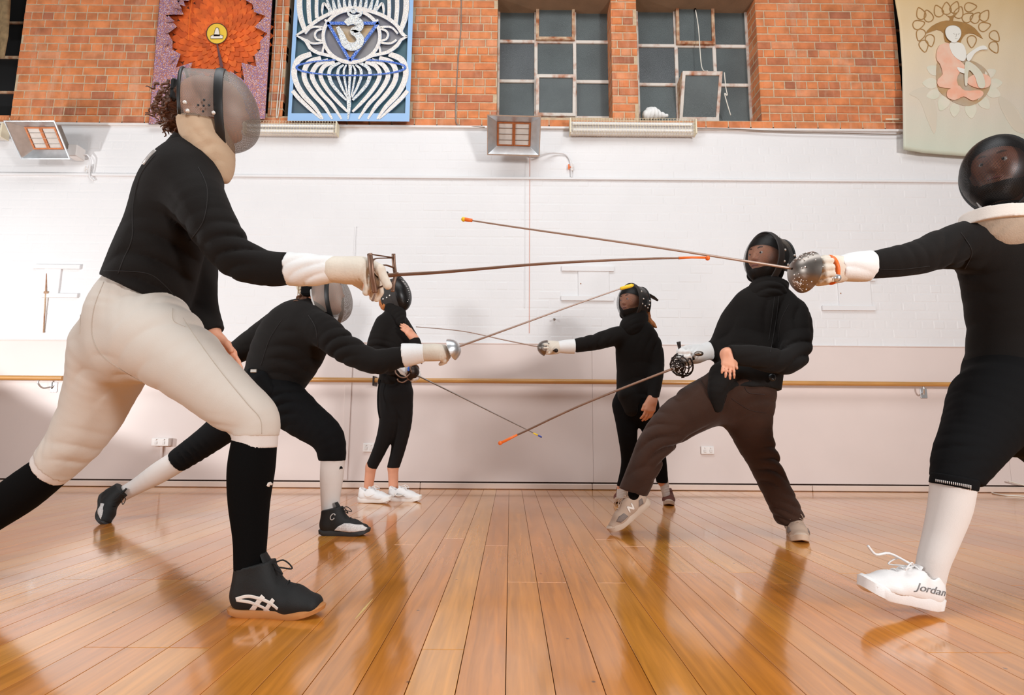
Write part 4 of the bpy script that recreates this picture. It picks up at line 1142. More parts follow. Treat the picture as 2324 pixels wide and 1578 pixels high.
# board with the jagged opening: ring of quads between the edge and the cut
hole = jag(98, 120, 18)
N_ = len(hole)
def to_edge(p):
    d = np.array(p) - ca; best = 1e9
    for k in range(4):
        a = np.array(Q[k]); b = np.array(Q[(k + 1) % 4]); e = b - a
        den = d[0] * e[1] - d[1] * e[0]
        if abs(den) < 1e-9: continue
        t = ((a[0] - ca[0]) * e[1] - (a[1] - ca[1]) * e[0]) / den; s_ = ((a[0] - ca[0]) * d[1] - (a[1] - ca[1]) * d[0]) / den
        if t > 1e-6 and -1e-6 <= s_ <= 1 + 1e-6: best = min(best, t)
    return best
mb = MB(); loop = []
angs = sorted([math.atan2(p[1] - ca[1], p[0] - ca[0]) for p in hole] + [math.atan2(q[1] - ca[1], q[0] - ca[0]) for q in Q])
ha = np.array([math.atan2(p[1] - ca[1], p[0] - ca[0]) for p in hole]); hr = np.array([math.hypot(p[0] - ca[0], p[1] - ca[1]) for p in hole]); so = np.argsort(ha)
for a in angs:
    rr = np.interp(a, ha[so], hr[so], period=2 * math.pi)
    d = (math.cos(a), math.sin(a)); t = to_edge((ca[0] + d[0], ca[1] + d[1])); rr = min(rr, t * .985)
    loop.append(((ca[0] + d[0] * rr, ca[1] + d[1] * rr), (ca[0] + d[0] * t, ca[1] + d[1] * t)))
for k in range(len(loop)):
    a, b = loop[k], loop[(k + 1) % len(loop)]
    mb.plate([a[0], b[0], b[1], a[1]], fo, -0.004, 0.014)
mb.build('glitter_board', MT['purple'], root)
MB().ribbon(Q, 2.4, fo, -0.035, 0.012, True).build('board_edge', MT['purple_s'], root)
# folded flaps at the cut on the left side
for k, (x, y) in enumerate(((420, 60), (360, 130), (320, 230), (285, 365), (270, 520), (330, 730), (470, 20))):
    c_ = np.array(ol_(x, y)); d = (ca - c_) / np.linalg.norm(ca - c_); n_ = np.array([-d[1], d[0]])
    V = [P(*(c_ - n_ * 9 - d * 2), Yo - .014), P(*(c_ + n_ * 9 - d * 2), Yo - .014), P(*(c_ + d * 16), Yo - .05), P(*(c_ - n_ * 9 - d * 2), Yo - .01), P(*(c_ + n_ * 9 - d * 2), Yo - .01), P(*(c_ + d * 16), Yo - .046)]
    MB().add(V, [(0, 1, 2), (5, 4, 3), (0, 3, 4, 1), (1, 4, 5, 2), (2, 5, 3, 0)]).build('flap', MT['purple'], root)
# petals in rings
sc = np.linalg.norm(P(ca[0] + 1, ca[1], Yo) - P(ca[0], ca[1], Yo))
cw = P(ca[0], ca[1], Yo)
for ring, (R, n, ln, wd) in enumerate(((124, 34, 28, 23), (106, 34, 27, 20), (89, 30, 25, 18.5), (73, 28, 23, 16.5), (58, 24, 21, 15), (44, 20, 18, 13.5), (32, 16, 16, 12))):
    d0 = -0.027 + ring * 0.0035
    pm = [(-ln * .55, -wd * .34), (-ln * .1, -wd * .5), (ln * .25, -wd * .36), (ln * .55, 0), (ln * .25, wd * .36), (-ln * .1, wd * .5), (-ln * .55, wd * .34)]
    V = [(a * sc, 0.0015 - .006 * (a / ln), b * sc) for a, b in pm] + [(a * sc, 0.004 - .006 * (a / ln), b * sc) for a, b in pm]
    n7 = 7
    me = M_('petal', V, [tuple(range(n7))[::-1], tuple(range(n7, 2 * n7))] + [(k, (k + 1) % n7, n7 + (k + 1) % n7, n7 + k) for k in range(n7)])
    me.materials.append(MT['petal'])
    for k in range(n):
        a = 2 * math.pi * (k + .5 * (ring % 2)) / n
        o = bpy.data.objects.new('petal', me); COL.objects.link(o); o.parent = root; o.matrix_parent_inverse = Matrix.Translation(-wloc(root))
        rr = (R - ln * .45) * sc
        o.location = (cw[0] + rr * math.cos(a), Yo - d0, cw[2] - rr * math.sin(a)); o.rotation_euler = (0, a, 0)
ring_pts = [(ca[0] + 23.5 * math.cos(a), ca[1] + 23.5 * math.sin(a)) for a in np.linspace(0, 2 * math.pi, 28, endpoint=False)]
MB().plate(ring_pts, fo, -0.01, 0.002).build('disc', MT['gold'], root)
MB().ribbon(ring_pts, 1.6, fo, 0.0, 0.005, True).build('disc_rim', MT['ink'], root)
def icon(pts, mt, w=1.0):
    q = [ol_(*p) for p in pts]
    MB().plate(q, fo, 0.002, 0.006).build('icon_shape', mt, root)
    MB().ribbon(q, w, fo, 0.002, 0.008, True).build('icon_outline', MT['ink'], root)
icon([(828, 430), (832, 462), (975, 460), (978, 425), (940, 415), (870, 412)], MT['icon'])
icon([(866, 430), (882, 360), (892, 335), (910, 328), (926, 340), (932, 370), (940, 428)], MT['icon'])
# seams of the folded sun
MB().plate([ol_(900, 530), ol_(918, 530), ol_(985, 800), ol_(945, 800)], fo, -.004, .004).build('centre_fold', MT['purple_s'], root)
MB().ribbon([ol_(612, -20), ol_(580, 180), ol_(562, 480)], 1.2, fo, 0.0, 0.006).build('thread', MT['orange'], root)

# ------------------------------------------------------------------ painted tapestry
Yt = WALL_Y - 0.09
def wave(u, v):
    return 0.004 * math.sin(u * .031 + .004 * v) + 0.0012 * math.sin(u * .12 + 1.0 + v * .02) + (0.02 if u < 2060 else 0) * 0
def lx(v): return np.interp(v, [-120, 0, 60, 150, 260, 340], [2008, 2031, 2041, 2047, 2049, 2050])
def by(u): return np.interp(u, [2050, 2100, 2180, 2260, 2340, 2480], [340, 348, 354, 356, 352, 330])
root = empty('tapestry', P(2180, 350, Yt), 'ochre to green painted cotton tapestry with a seated robed figure under a tree', 'tapestry')
nu, nv = 60, 40; V = []; F = []
for side in (0, 1):
    for j in range(nv + 1):
        for i in range(nu + 1):
            f = i / nu; g = j / nv
            v_ = -120 + (by(2050 + 430 * f) + 120) * g
            u_ = lx(v_) + (2480 - lx(v_)) * f
            V.append(P(u_, v_, Yt - wave(u_, v_) + side * .003))
n1 = (nu + 1) * (nv + 1)
for j in range(nv):
    for i in range(nu):
        a = j * (nu + 1) + i
        F.append((a, a + nu + 1, a + nu + 2, a + 1)); F.append((n1 + a, n1 + a + 1, n1 + a + nu + 2, n1 + a + nu + 1))
rim = [i for i in range(nu + 1)] + [(j * (nu + 1) + nu) for j in range(1, nv + 1)] + [nv * (nu + 1) + i for i in range(nu - 1, -1, -1)] + [j * (nu + 1) for j in range(nv - 1, 0, -1)]
for k in range(len(rim)):
    a, b = rim[k], rim[(k + 1) % len(rim)]
    F.append((a, b, n1 + b, n1 + a))
o = link('cloth', M_('cloth', V, F), MT['tap'], root, True)
ft = lambda u, v, d: P(u, v, Yt - wave(u, v) - d)
def tp(cx, cy): return (2030 + .2281 * cx, .2281 * cy)
def patch(name, pts, mt, d=0.002, n=36, line=None, cv=True):
    q = curve_pts([tp(*p) for p in pts], n, True) if cv else [tp(*p) for p in pts]
    MB().plate(q, ft, 0.0005, d * 2.5).build(name, mt, root)
    if line: MB().ribbon(q, line[0], ft, d * 2.5 - .0005, d * 2.5 + .0012, True).build(name + '_outline', line[1], root)
patch('painted_hill', [(150, 930), (330, 870), (420, 1100), (400, 1330), (330, 1200), (250, 1000)], MT['thill'], .0006)
patch('painted_hill', [(1050, 960), (1200, 1060), (1330, 1300), (1200, 1300), (1060, 1080)], MT['thill'], .0006)
patch('painted_crown', [(310, 335), (370, 260), (470, 212), (560, 205), (700, 225), (800, 280), (880, 385), (790, 335), (710, 340), (665, 400), (640, 440), (505, 415), (490, 330), (420, 295)], MT['tbrown'])
patch('painted_trunk', [(515, 150), (560, 160), (625, 130), (590, 175), (575, 230), (545, 230), (550, 180)], MT['tbrown'])
patch('painted_boulder', [(420, 640), (500, 560), (760, 600), (900, 680), (960, 800), (930, 920), (850, 1010), (740, 1055), (620, 1030), (500, 960), (425, 860)], MT['tboulder'], 0.0014)
for k, (x, y, a, s_) in enumerate(((390, 700, 2.7, 1), (360, 830, 3.1, 1.1), (390, 940, 3.4, 1), (490, 1020, 4.3, 1.2), (600, 1090, 4.6, 1), (760, 1090, 4.8, 1.2), (890, 1020, 5.4, 1.1), (980, 920, 5.9, 1.1), (1000, 830, 0.1, 1), (950, 730, .5, .9))):
    p = [(-50, -30), (10, -48), (75, 0), (10, 48), (-50, 30)]
    q = [(x + s_ * (c * math.cos(a) + d * math.sin(a)), y + s_ * (-c * math.sin(a) + d * math.cos(a))) for c, d in p]
    patch('painted_lotus_leaf', q, MT['tleaf'], 0.0010, 20)
patch('painted_robe', [(450, 450), (540, 430), (570, 520), (690, 640), (715, 700), (650, 720), (620, 800), (640, 880), (560, 880), (440, 860), (430, 790), (480, 740), (455, 640), (425, 600), (420, 530)], MT['tpink'], 0.0054)
patch('painted_robe', [(730, 780), (830, 730), (930, 750), (960, 800), (940, 860), (850, 880), (740, 840)], MT['tpink'], 0.0054)
patch('painted_robe', [(560, 880), (640, 850), (700, 900), (860, 900), (880, 950), (780, 1000), (690, 960), (600, 995), (530, 970), (525, 910)], MT['tpink'], 0.0056)
patch('painted_torso', [(545, 440), (600, 420), (680, 440), (715, 530), (700, 600), (650, 600), (580, 540)], MT['twhite'], 0.0068)
patch('painted_arm', [(720, 550), (780, 500), (850, 460), (900, 455), (925, 490), (860, 497), (800, 530), (755, 600), (725, 600)], MT['twhite'], 0.0068)
patch('painted_arm', [(625, 670), (700, 690), (705, 730), (650, 715)], MT['twhite'], 0.0070)
patch('painted_head', [(505, 310), (530, 265), (590, 252), (645, 275), (665, 325), (650, 380), (605, 425), (560, 410), (520, 370)], MT['twhite'], 0.0076, 36, (0.5, MT['ink2']))
for q in ([(585, 335), (605, 340)], [(630, 340), (648, 335)], [(617, 335), (612, 370)], [(603, 385), (628, 385)]):
    MB().ribbon([tp(*p) for p in q], 0.7, ft, .0185, .0205).build('painted_face_line', MT['ink2'], root)
patch('painted_legs', [(705, 620), (790, 640), (880, 740), (900, 860), (840, 870), (800, 760), (740, 700), (725, 840), (700, 830)], MT['tleaf'], 0.0072)
for (x, y, a) in ((265, 140, 1.95), (340, 165, 1.9), (235, 245, .3), (262, 340, 4.4), (355, 395, 4.9), (292, 450, 4.9), (440, 115, 2.0), (520, 90, 1.6), (600, 80, 1.2), (640, 130, 1.2), (750, 70, .1), (725, 175, .6), (805, 180, .9), (895, 160, 1.0), (890, 265, .3), (770, 405, 4.7), (995, 355, 5.4), (990, 465, 5.2)):
    p = [(70, 0), (25, 36), (-20, 45), (-48, 20), (-48, -20), (-20, -45), (25, -36)]
    q = curve_pts([tp(x + c * math.cos(a) + d * math.sin(a), y - c * math.sin(a) + d * math.cos(a)) for c, d in p], 28, True)
    MB().ribbon(q, 1.9, ft, .0005, .004, True).build('painted_leaf', MT['tbrown'], root)
# bamboo hanger end poking out at the lower left
o = MB().tube([P(2010, 271, Yt + .05), P(2044, 271, Yt + .05)], 0.008, 8).build('wooden_dowel', MT['cage'], None, True); setp(o, 'pale wooden dowel end poking out beside the tapestry', 'dowel')

# cloth hanging at the top left corner
Yc = WALL_Y - 0.08; V = []; F = []; nu, nv = 16, 20
for j in range(nv + 1):
    for i in range(nu + 1):
        f = i / nu; g = j / nv
        v_ = -120 + (np.interp(f, [0, .5, 1], [120, 126, 131]) + 120) * g; u_ = -110 + (np.interp(v_, [-120, 0, 80, 131], [30, 25, 19, 10]) + 110) * f
        V.append(P(u_, v_, Yc - .02 * math.sin(u_ * .17) - .008 * math.sin(u_ * .41)))
for j in range(nv):
    for i in range(nu):
        a = j * (nu + 1) + i; F.append((a, a + nu + 1, a + nu + 2, a + 1))
o = link('hanging_cloth', M_('hanging_cloth', V, F), mat('brown_gold_cloth', srgb(150, 124, 88), 0.8, var=0.4, vscale=18, bump=.3), None, True)
md = o.modifiers.new('thick', 'SOLIDIFY'); md.thickness = 0.004
setp(o, 'brown gold cloth hanging over the black window in the top left corner', 'cloth')
# ------------------------------------------------------------------ people
class Person:
    def __init__(s, Y0, base, label, hgt=0):
        s.Y0 = Y0
        s.root = empty('person', base, label, 'person', 'fencers')
        s.bodyops = []
    def p(s, px, py, dy=0.0): return P(px, py, s.Y0 + dy)
    def st(s, L):
        out = []
        for q in L:
            w = s.p(q[0], q[1], q[2]); out.append((w, q[3] * mpp(w), q[4] if len(q) > 4 else 1.0))
        return out
    def garment(s, name, mt, ops, h=0.007, parent=None, n=(0, 1, 0), label=None):
        """ops: ('c', stations, blend) chain | ('cut', px, py, dy, nx, ny, Rpx[, nY]) | ('fold', px, py, dy, Rpx, dx, dyy, lam, amp, phase) | ('raw', cones)"""
        pts = []
        for o in ops:
            if o[0] == 'c':
                for (w, r, sc) in s.st(o[1]): pts += [w - r * max(1, sc) - .03, w + r * max(1, sc) + .03]
            if o[0] == 'raw':
                for c in o[1]:
                    for w, r in ((c[0], c[2]), (c[1], c[3])): pts += [np.asarray(w) - r - .02, np.asarray(w) + r + .02]
        pts = np.array(pts)
        f = SDF(pts.min(0), pts.max(0), h)
        for o in ops:
            if o[0] == 'c':
                S = s.st(o[1]); k = o[2] if len(o) > 2 else 0.04
                f.chain(S, k, o[3] if len(o) > 3 else n)
            elif o[0] == 'raw':
                for c in o[1]: f.cone(c[0], c[1], c[2], c[3], c[4] if len(c) > 4 else .01)
            elif o[0] == 'cut':
                w = s.p(o[1], o[2], o[3]); f.cut(w, (o[4], o[7] if len(o) > 7 else 0, -o[5]), o[6] * mpp(w))
            elif o[0] == 'fold':
                w = s.p(o[1], o[2], o[3]); f.fold(w, o[4] * mpp(w), (o[5], 0.25, -o[6]), o[7] * mpp(w), o[8], o[9])
            elif o[0] == 'carve':
                S = s.st(o[1])
                for a, b in zip(S[:-1], S[1:]): f.carve(a[0], b[0], a[1], b[1], o[2])
        me = f.mesh(name)
        ob = link(name, me, mt, parent or s.root)
        if label: ob['label'] = label
        return ob
    def body(s, chains, raws, mt, h=0.006):
        """the body under the clothes: one continuous skin"""
        ops = []
        for c in chains:
            ops.append(('c', [tuple(q[:3]) + (q[3] * 0.78,) + tuple(q[4:]) for q in c], 0.04))
        for r in raws: ops.append(('raw', r))
        return s.garment('body', mt, ops, h)

def frame(F, U=(0, 0, 1)):
    F = nrm(F); U = np.asarray(U, float); U = nrm(U - F * np.dot(U, F)); R = np.cross(F, U)
    return F, U, R

def hand_cones(w, f, n, t, curl=(0.3, 0.4, 0.3), sc=1.0, fat=1.0, thumb=(0.75, 0.45, 0.3), spread=0.0):
    """w wrist, f towards the knuckles, n the way the palm faces, t towards the thumb"""
    f = nrm(f); n = nrm(n - f * np.dot(n, f)); t = np.asarray(t, float); t = nrm(t - f * np.dot(t, f) - n * np.dot(t, n))
    w = np.asarray(w, float); C = []
    offs = (0.033, 0.011, -0.011, -0.031); lens = (0.95, 1.05, 0.98, 0.78); kn = (0.088, 0.092, 0.087, 0.078)
    for i in range(4):
        k = w + f * kn[i] * sc + t * offs[i] * sc
        C.append((w + t * offs[i] * .55 * sc, k, .019 * sc * fat, .0135 * sc * fat, .02))
        a = 0.0; q = k; r = .0098 * sc * fat
        for j, L in enumerate((.043, .027, .021)):
            a += (curl[j] if not hasattr(curl[j], '__len__') else curl[j][i])
            d = f * math.cos(a) + n * math.sin(a) + t * spread * offs[i] * 12
            e = q + nrm(d) * L * lens[i] * sc
            C.append((q, e, r, r * .9, .006)); q = e; r *= .92
    b = w + f * .022 * sc + t * .026 * sc + n * .006
    d1 = nrm(f * thumb[0] + t * thumb[1] + n * thumb[2]); m1 = b + d1 * .045 * sc
    C.append((b, m1, .016 * sc * fat, .0125 * sc * fat, .015))
    d2 = nrm(f * (thumb[0] + .15) + t * (thumb[1] - .25) + n * (thumb[2] + .1)); m2 = m1 + d2 * .036 * sc
    C.append((m1, m2, .0122 * sc * fat, .0105 * sc * fat, .006))
    return C

def head_cones(c, F, U=(0, 0, 1), sc=1.0):
    F, U, R = frame(F, U); q = lambda f, u, r: c + (F * f + U * u + R * r) * sc
    C = [(q(-.03, .03, 0), q(.015, .03, 0), .083 * sc, .080 * sc, .03),
         (q(.03, .0, 0), q(.048, -.075, 0), .060 * sc, .034 * sc, .03),
         (q(-.02, -.05, .035), q(.05, -.082, .008), .034 * sc, .024 * sc, .025), (q(-.02, -.05, -.035), q(.05, -.082, -.008), .034 * sc, .024 * sc, .025),
         (q(.082, .03, 0), q(.104, -.014, 0), .0085 * sc, .012 * sc, .012), (q(.094, -.016, .009), q(.094, -.016, -.009), .009 * sc, .009 * sc, .008),
         (q(.072, .04, .034), q(.078, .038, 0), .014 * sc, .013 * sc, .015), (q(.072, .04, -.034), q(.078, .038, 0), .014 * sc, .013 * sc, .015),
         (q(.060, -.008, .038), q(.058, -.02, .036), .02 * sc, .02 * sc, .02), (q(.060, -.008, -.038), q(.058, -.02, -.036), .02 * sc, .02 * sc, .02),
         (q(.084, -.046, .013), q(.084, -.046, -.013), .0075 * sc, .0075 * sc, .006), (q(.082, -.056, .011), q(.082, -.056, -.011), .008 * sc, .008 * sc, .006),
         (q(.074, -.09, 0), q(.068, -.09, 0), .017 * sc, .017 * sc, .012),
         (q(-.012, .012, .082), q(-.018, -.02, .078), .013 * sc, .009 * sc, .008), (q(-.012, .012, -.082), q(-.018, -.02, -.078), .013 * sc, .009 * sc, .008)]
    return C

def face_parts(P_, c, F, U, sc=1.0, iris=None):
    F, U, R = frame(F, U)
    for s_ in (-1, 1):
        e = c + (F * .080 + U * .016 + R * s_ * .031) * sc
        eo = MB().ball(e, .0135 * sc, 12, 8).build('eye', MT['eyew'], P_.root, True)
        MB().ball(e + F * .0085 * sc, .0068 * sc, 10, 6).build('iris', iris or MT['eyed'], eo, True)
        b0 = c + (F * .094 + U * .041 + R * s_ * .014) * sc; b1 = c + (F * .090 + U * .047 + R * s_ * .032) * sc; b2 = c + (F * .072 + U * .04 + R * s_ * .052) * sc
        MB().tube(curve_pts([b0, b1, b2], 8), [.003 * sc] * 2 + [.0045 * sc] * 5 + [.002 * sc] * 2, 6).build('eyebrow', MT['hairb'], P_.root, True)
    l0 = c + (F * .090 - U * .050 + R * .022) * sc; l1 = c + (F * .0985 - U * .0505) * sc; l2 = c + (F * .090 - U * .050 - R * .022) * sc
    MB().tube(curve_pts([l0, l1, l2], 8), [.001 * sc] + [.0042 * sc] * 7 + [.001 * sc], 6).build('lips', MT['lip'], P_.root, True)

def mask(P_, c, F, U=(0, 0, 1), sc=1.0, wire_mt=None, side_mt=None, band_mt=None, side=0.12, side_ang=100, depth=0.112, band_w=0.026, back_edge=True, rivets=(), tongue=None, label=None, pitch=0.0034, a_=0.146, b_=0.104, side_lab=None, slant=0.0):
    """fencing mask: domed wire face, band along the rim, wire sides"""
    F, U, R = frame(F, U); c = np.asarray(c, float)
    a, b, dp, L = a_ * sc, b_ * sc, depth * sc, side * sc
    def rim(th, k=1.0):
        y = b * math.sin(th) * (1 - .2 * max(0, -math.cos(th)) ** 2); z = a * math.cos(th) * (1.0 if math.cos(th) > 0 else 1.04)
        return y * k, z * k
    def grid(name, nth, nt, th0, th1, fn, mt, closed, parent, thick=0.0):
        V = []; UV = []
        for j in range(nt + 1):
            for i in range(nth + 1):
                th = th0 + (th1 - th0) * i / nth
                f, y, z = fn(th, j / nt)
                V.append(c + F * f + R * y + U * z)
        V = np.array(V).reshape(nt + 1, nth + 1, 3)
        du = np.linalg.norm(np.diff(V, axis=1), axis=2); dv = np.linalg.norm(np.diff(V, axis=0), axis=2)
        u_ = np.concatenate([np.zeros((nt + 1, 1)), np.cumsum(du, 1)], 1); u_ -= u_[:, nth // 2][:, None]
        v_ = np.concatenate([np.zeros((1, nth + 1)), np.cumsum(dv, 0)], 0)
        FS = []
        for j in range(nt):
            for i in range(nth):
                k = j * (nth + 1) + i; FS.append((k, k + nth + 1, k + nth + 2, k + 1))
        me = M_(name, V.reshape(-1, 3), FS)
        uvl = me.uv_layers.new(name='UVMap')
        if closed:      # dome: even weave measured outward from the nose of the mask
            rho = v_[-1][None, :] - v_; q_ = V.reshape(-1, 3) - c; ang = np.arctan2(q_ @ U, q_ @ R).reshape(rho.shape)
            u_, v_ = rho * np.cos(ang), rho * np.sin(ang)
        U1 = ((u_ + v_) * .7071 / pitch).ravel(); V1 = ((u_ - v_) * .7071 / pitch).ravel()
        idx = np.zeros(len(me.loops), np.int32); me.loops.foreach_get('vertex_index', idx)
        uvl.data.foreach_set('uv', np.stack([U1[idx], V1[idx]], 1).astype(np.float32).ravel())
        return link(name, me, mt, parent, True)
    def dome(th, t):
        k = math.cos(t * math.pi / 2) ** 0.85 if t < 1 else 0.0
        y, z = rim(th, k); return dp * math.sin(t * math.pi / 2) + (.012 * sc * math.sin(t * math.pi) * -math.cos(th)), y, z
    m_ = grid('mask', 48, 18, -math.pi, math.pi, dome, wire_mt, True, P_.root)
    if label: m_['label'] = label
    sa = math.radians(side_ang)
    def sd(th, t):
        k = 1.0 - .04 * t; y, z = rim(th, k); return -L * t - slant * sc * t * (1 - math.cos(th)) * .5, y, z - .004 * sc * t
    so = grid('side_mesh', 40, 8, -sa, sa, sd, side_mt or wire_mt, False, m_)
    # rim band
    mb = MB(); n = 64; V = []; Fs = []
    for i in range(n):
        th = 2 * math.pi * i / n
        for (f, k) in ((-band_w * .55, 1.0), (-band_w * .5, 1.03), (0, 1.055), (band_w * .5, 1.03), (band_w * .55, .985)):
            y, z = rim(th, k); V.append(c + F * f * sc + R * y + U * z)
    for i in range(n):
        for k in range(5):
            k2 = (k + 1) % 5; A = i * 5; B = ((i + 1) % n) * 5
            Fs.append((A + k, A + k2, B + k2, B + k))
    MB().add(V, Fs).build('rim_band', band_mt, m_, True, 50)
    if back_edge:
        pts = []
        for i in range(25):
            th = -sa + 2 * sa * i / 24; f, y, z = sd(th, 1.0); pts.append(c + F * f + R * y + U * z)
        MB().tube(pts, .0055 * sc, 8).build('back_edge', MT['rubber'] if back_edge is True else back_edge, m_, True)
    for (th, t) in rivets:
        f, y, z = sd(math.radians(th), t) if t >= 0 else dome(math.radians(th), -t)
        q = c + F * f + R * y * 1.02 + U * z * 1.02
        MB().ball(q, .0070 * sc, 8, 6).build('rivet', MT['rivet'], m_, True)
    return m_, sd, (F, U, R)

def padding(P_, m_, c, F, U=(0, 0, 1), sc=1.0, brow=.045, chin=True):
    """black padded lining: cap over the forehead and a chin pad, inside the mask"""
    F, U, R = frame(F, U); c = np.asarray(c, float)
    f = SDF(c - .16, c + .16, .005)
    f.cone(c + (F * -.03 + U * .035) * sc, c + (F * .02 + U * .035) * sc, .094 * sc, .090 * sc, .02)
    f.cut(c + (U * brow + F * .05) * sc, -U + F * .35, .3)
    link('padding', f.mesh('padding'), MT['black2'], m_)
    f = SDF(c - .17, c + .17, .006)
    f.cone(c + (F * -.03 + U * .02) * sc, c + (F * -.02 - U * .06) * sc, .104 * sc, .085 * sc, .02)
    f.cut(c + F * (-.012) * sc, F, .3)
    link('lining', f.mesh('lining'), MT['black2'], m_)
    if chin:
        f = SDF(c - .18, c + .18, .005)
        f.cone(c + (F * .055 - U * .095 + R * .03) * sc, c + (F * .075 - U * .098) * sc, .036 * sc, .03 * sc, .02); f.cone(c + (F * .055 - U * .095 - R * .03) * sc, c + (F * .075 - U * .098) * sc, .036 * sc, .03 * sc, .02)
        f.cone(c + (F * .0 - U * .07 + R * .07) * sc, c + (F * .055 - U * .095 + R * .03) * sc, .028 * sc, .034 * sc, .02); f.cone(c + (F * .0 - U * .07 - R * .07) * sc, c + (F * .055 - U * .095 - R * .03) * sc, .028 * sc, .034 * sc, .02)
        link('chin_pad', f.mesh('chin_pad'), MT['black2'], m_)

from mathutils.bvhtree import BVHTree
import bmesh
def conform(sh, T, polys, mt, name, sg=-1, off=.0012, cuts=5, reach=.11):
    """thin pieces lying on the side of a shoe, following its surface"""
    me0 = sh.data
    bv = BVHTree.FromPolygons([v.co[:] for v in me0.vertices], [p.vertices[:] for p in me0.polygons])
    d = nrm(T(0, 0, 0) - T(0, sg, 0))
    for poly in polys:
        bm = bmesh.new()
        vs = [bm.verts.new((x, 0, z)) for x, z in poly]; bm.faces.new(vs)
        bmesh.ops.triangulate(bm, faces=bm.faces[:])
        bmesh.ops.subdivide_edges(bm, edges=bm.edges[:], cuts=cuts, use_grid_fill=True)
        for v in bm.verts:
            o = T(v.co.x, sg * reach, v.co.z)
            h = bv.ray_cast(Vector(o), Vector(d), .3)
            q = np.array(h[0]) - d * off if h[0] is not None else T(v.co.x, sg * .03, v.co.z)
            v.co = Vector(q)
        bm.normal_update()
        me = bpy.data.meshes.new(name); bm.to_mesh(me); bm.free()
        o = link(name, me, mt, sh, True)
        md = o.modifiers.new('thick', 'SOLIDIFY'); md.thickness = .0012; md.offset = 0
def stroke(pts, w, n=16):
    """outline polygon of a band along a path in the (x, z) plane of a shoe"""
    p = curve_pts(pts, n); ws = np.interp(np.linspace(0, 1, len(p)), np.linspace(0, 1, len(w)), w) if hasattr(w, '__len__') else [w] * len(p)
    L = []; R = []
    for i in range(len(p)):
        t = p[min(i + 1, len(p) - 1)] - p[max(i - 1, 0)]; t = t / (np.linalg.norm(t) + 1e-9); q = np.array([-t[1], t[0]])
        L.append(p[i] + q * ws[i] / 2); R.append(p[i] - q * ws[i] / 2)
    return [[tuple(L[i]), tuple(R[i]), tuple(R[i + 1]), tuple(L[i + 1])] for i in range(len(p) - 1)], L + R[::-1]

_bvc = {}
def onto(ob, px, py, off=.001):
    """point of a garment's surface that the photo shows at (px, py)"""
    if ob.name not in _bvc:
        me0 = ob.data
        co = np.zeros(len(me0.vertices) * 3, np.float32); me0.vertices.foreach_get('co', co)
        _bvc[ob.name] = BVHTree.FromPolygons([Vector(v) for v in co.reshape(-1, 3).tolist()], [p_.vertices[:] for p_ in me0.polygons])
    d = nrm(ray(px, py)); h = _bvc[ob.name].ray_cast(Vector(CAM), Vector(d), 12.0)
    if h[0] is None: return None
    return np.array(h[0]) + np.array(h[1]) * off
def seam(ob, pxs, r, mt, name='seam', n=40, off=.0006):
    pts = [onto(ob, q[0], q[1], off) for q in curve_pts([np.array(p_, float) for p_ in pxs], n)]
    pts = [q for q in pts if q is not None]
    if len(pts) > 2: return MB().tube(pts, r, 6).build(name, mt, ob, True)
def patch_on(ob, poly, mt, name, off=.0012, cuts=2):
    bm = bmesh.new(); vs = [bm.verts.new((x, y, 0)) for x, y in poly]; bm.faces.new(vs)
    bmesh.ops.triangulate(bm, faces=bm.faces[:]); bmesh.ops.subdivide_edges(bm, edges=bm.edges[:], cuts=cuts, use_grid_fill=True)
    bad = []
    for v in bm.verts:
        q = onto(ob, v.co.x, v.co.y, off)
        if q is None: bad.append(v)
        else: v.co = Vector(q)
    bmesh.ops.delete(bm, geom=bad, context='VERTS')
    me = bpy.data.meshes.new(name); bm.to_mesh(me); bm.free()
    o = link(name, me, mt, ob, True); md = o.modifiers.new('thick', 'SOLIDIFY'); md.thickness = .001; md.offset = 0
    return o

def logo_poly(parent, polys, fr, mt, name='emblem', d=0.0015):
    for q in polys:
        MB().plate(q, fr, -0.001, d).build(name, mt, parent)

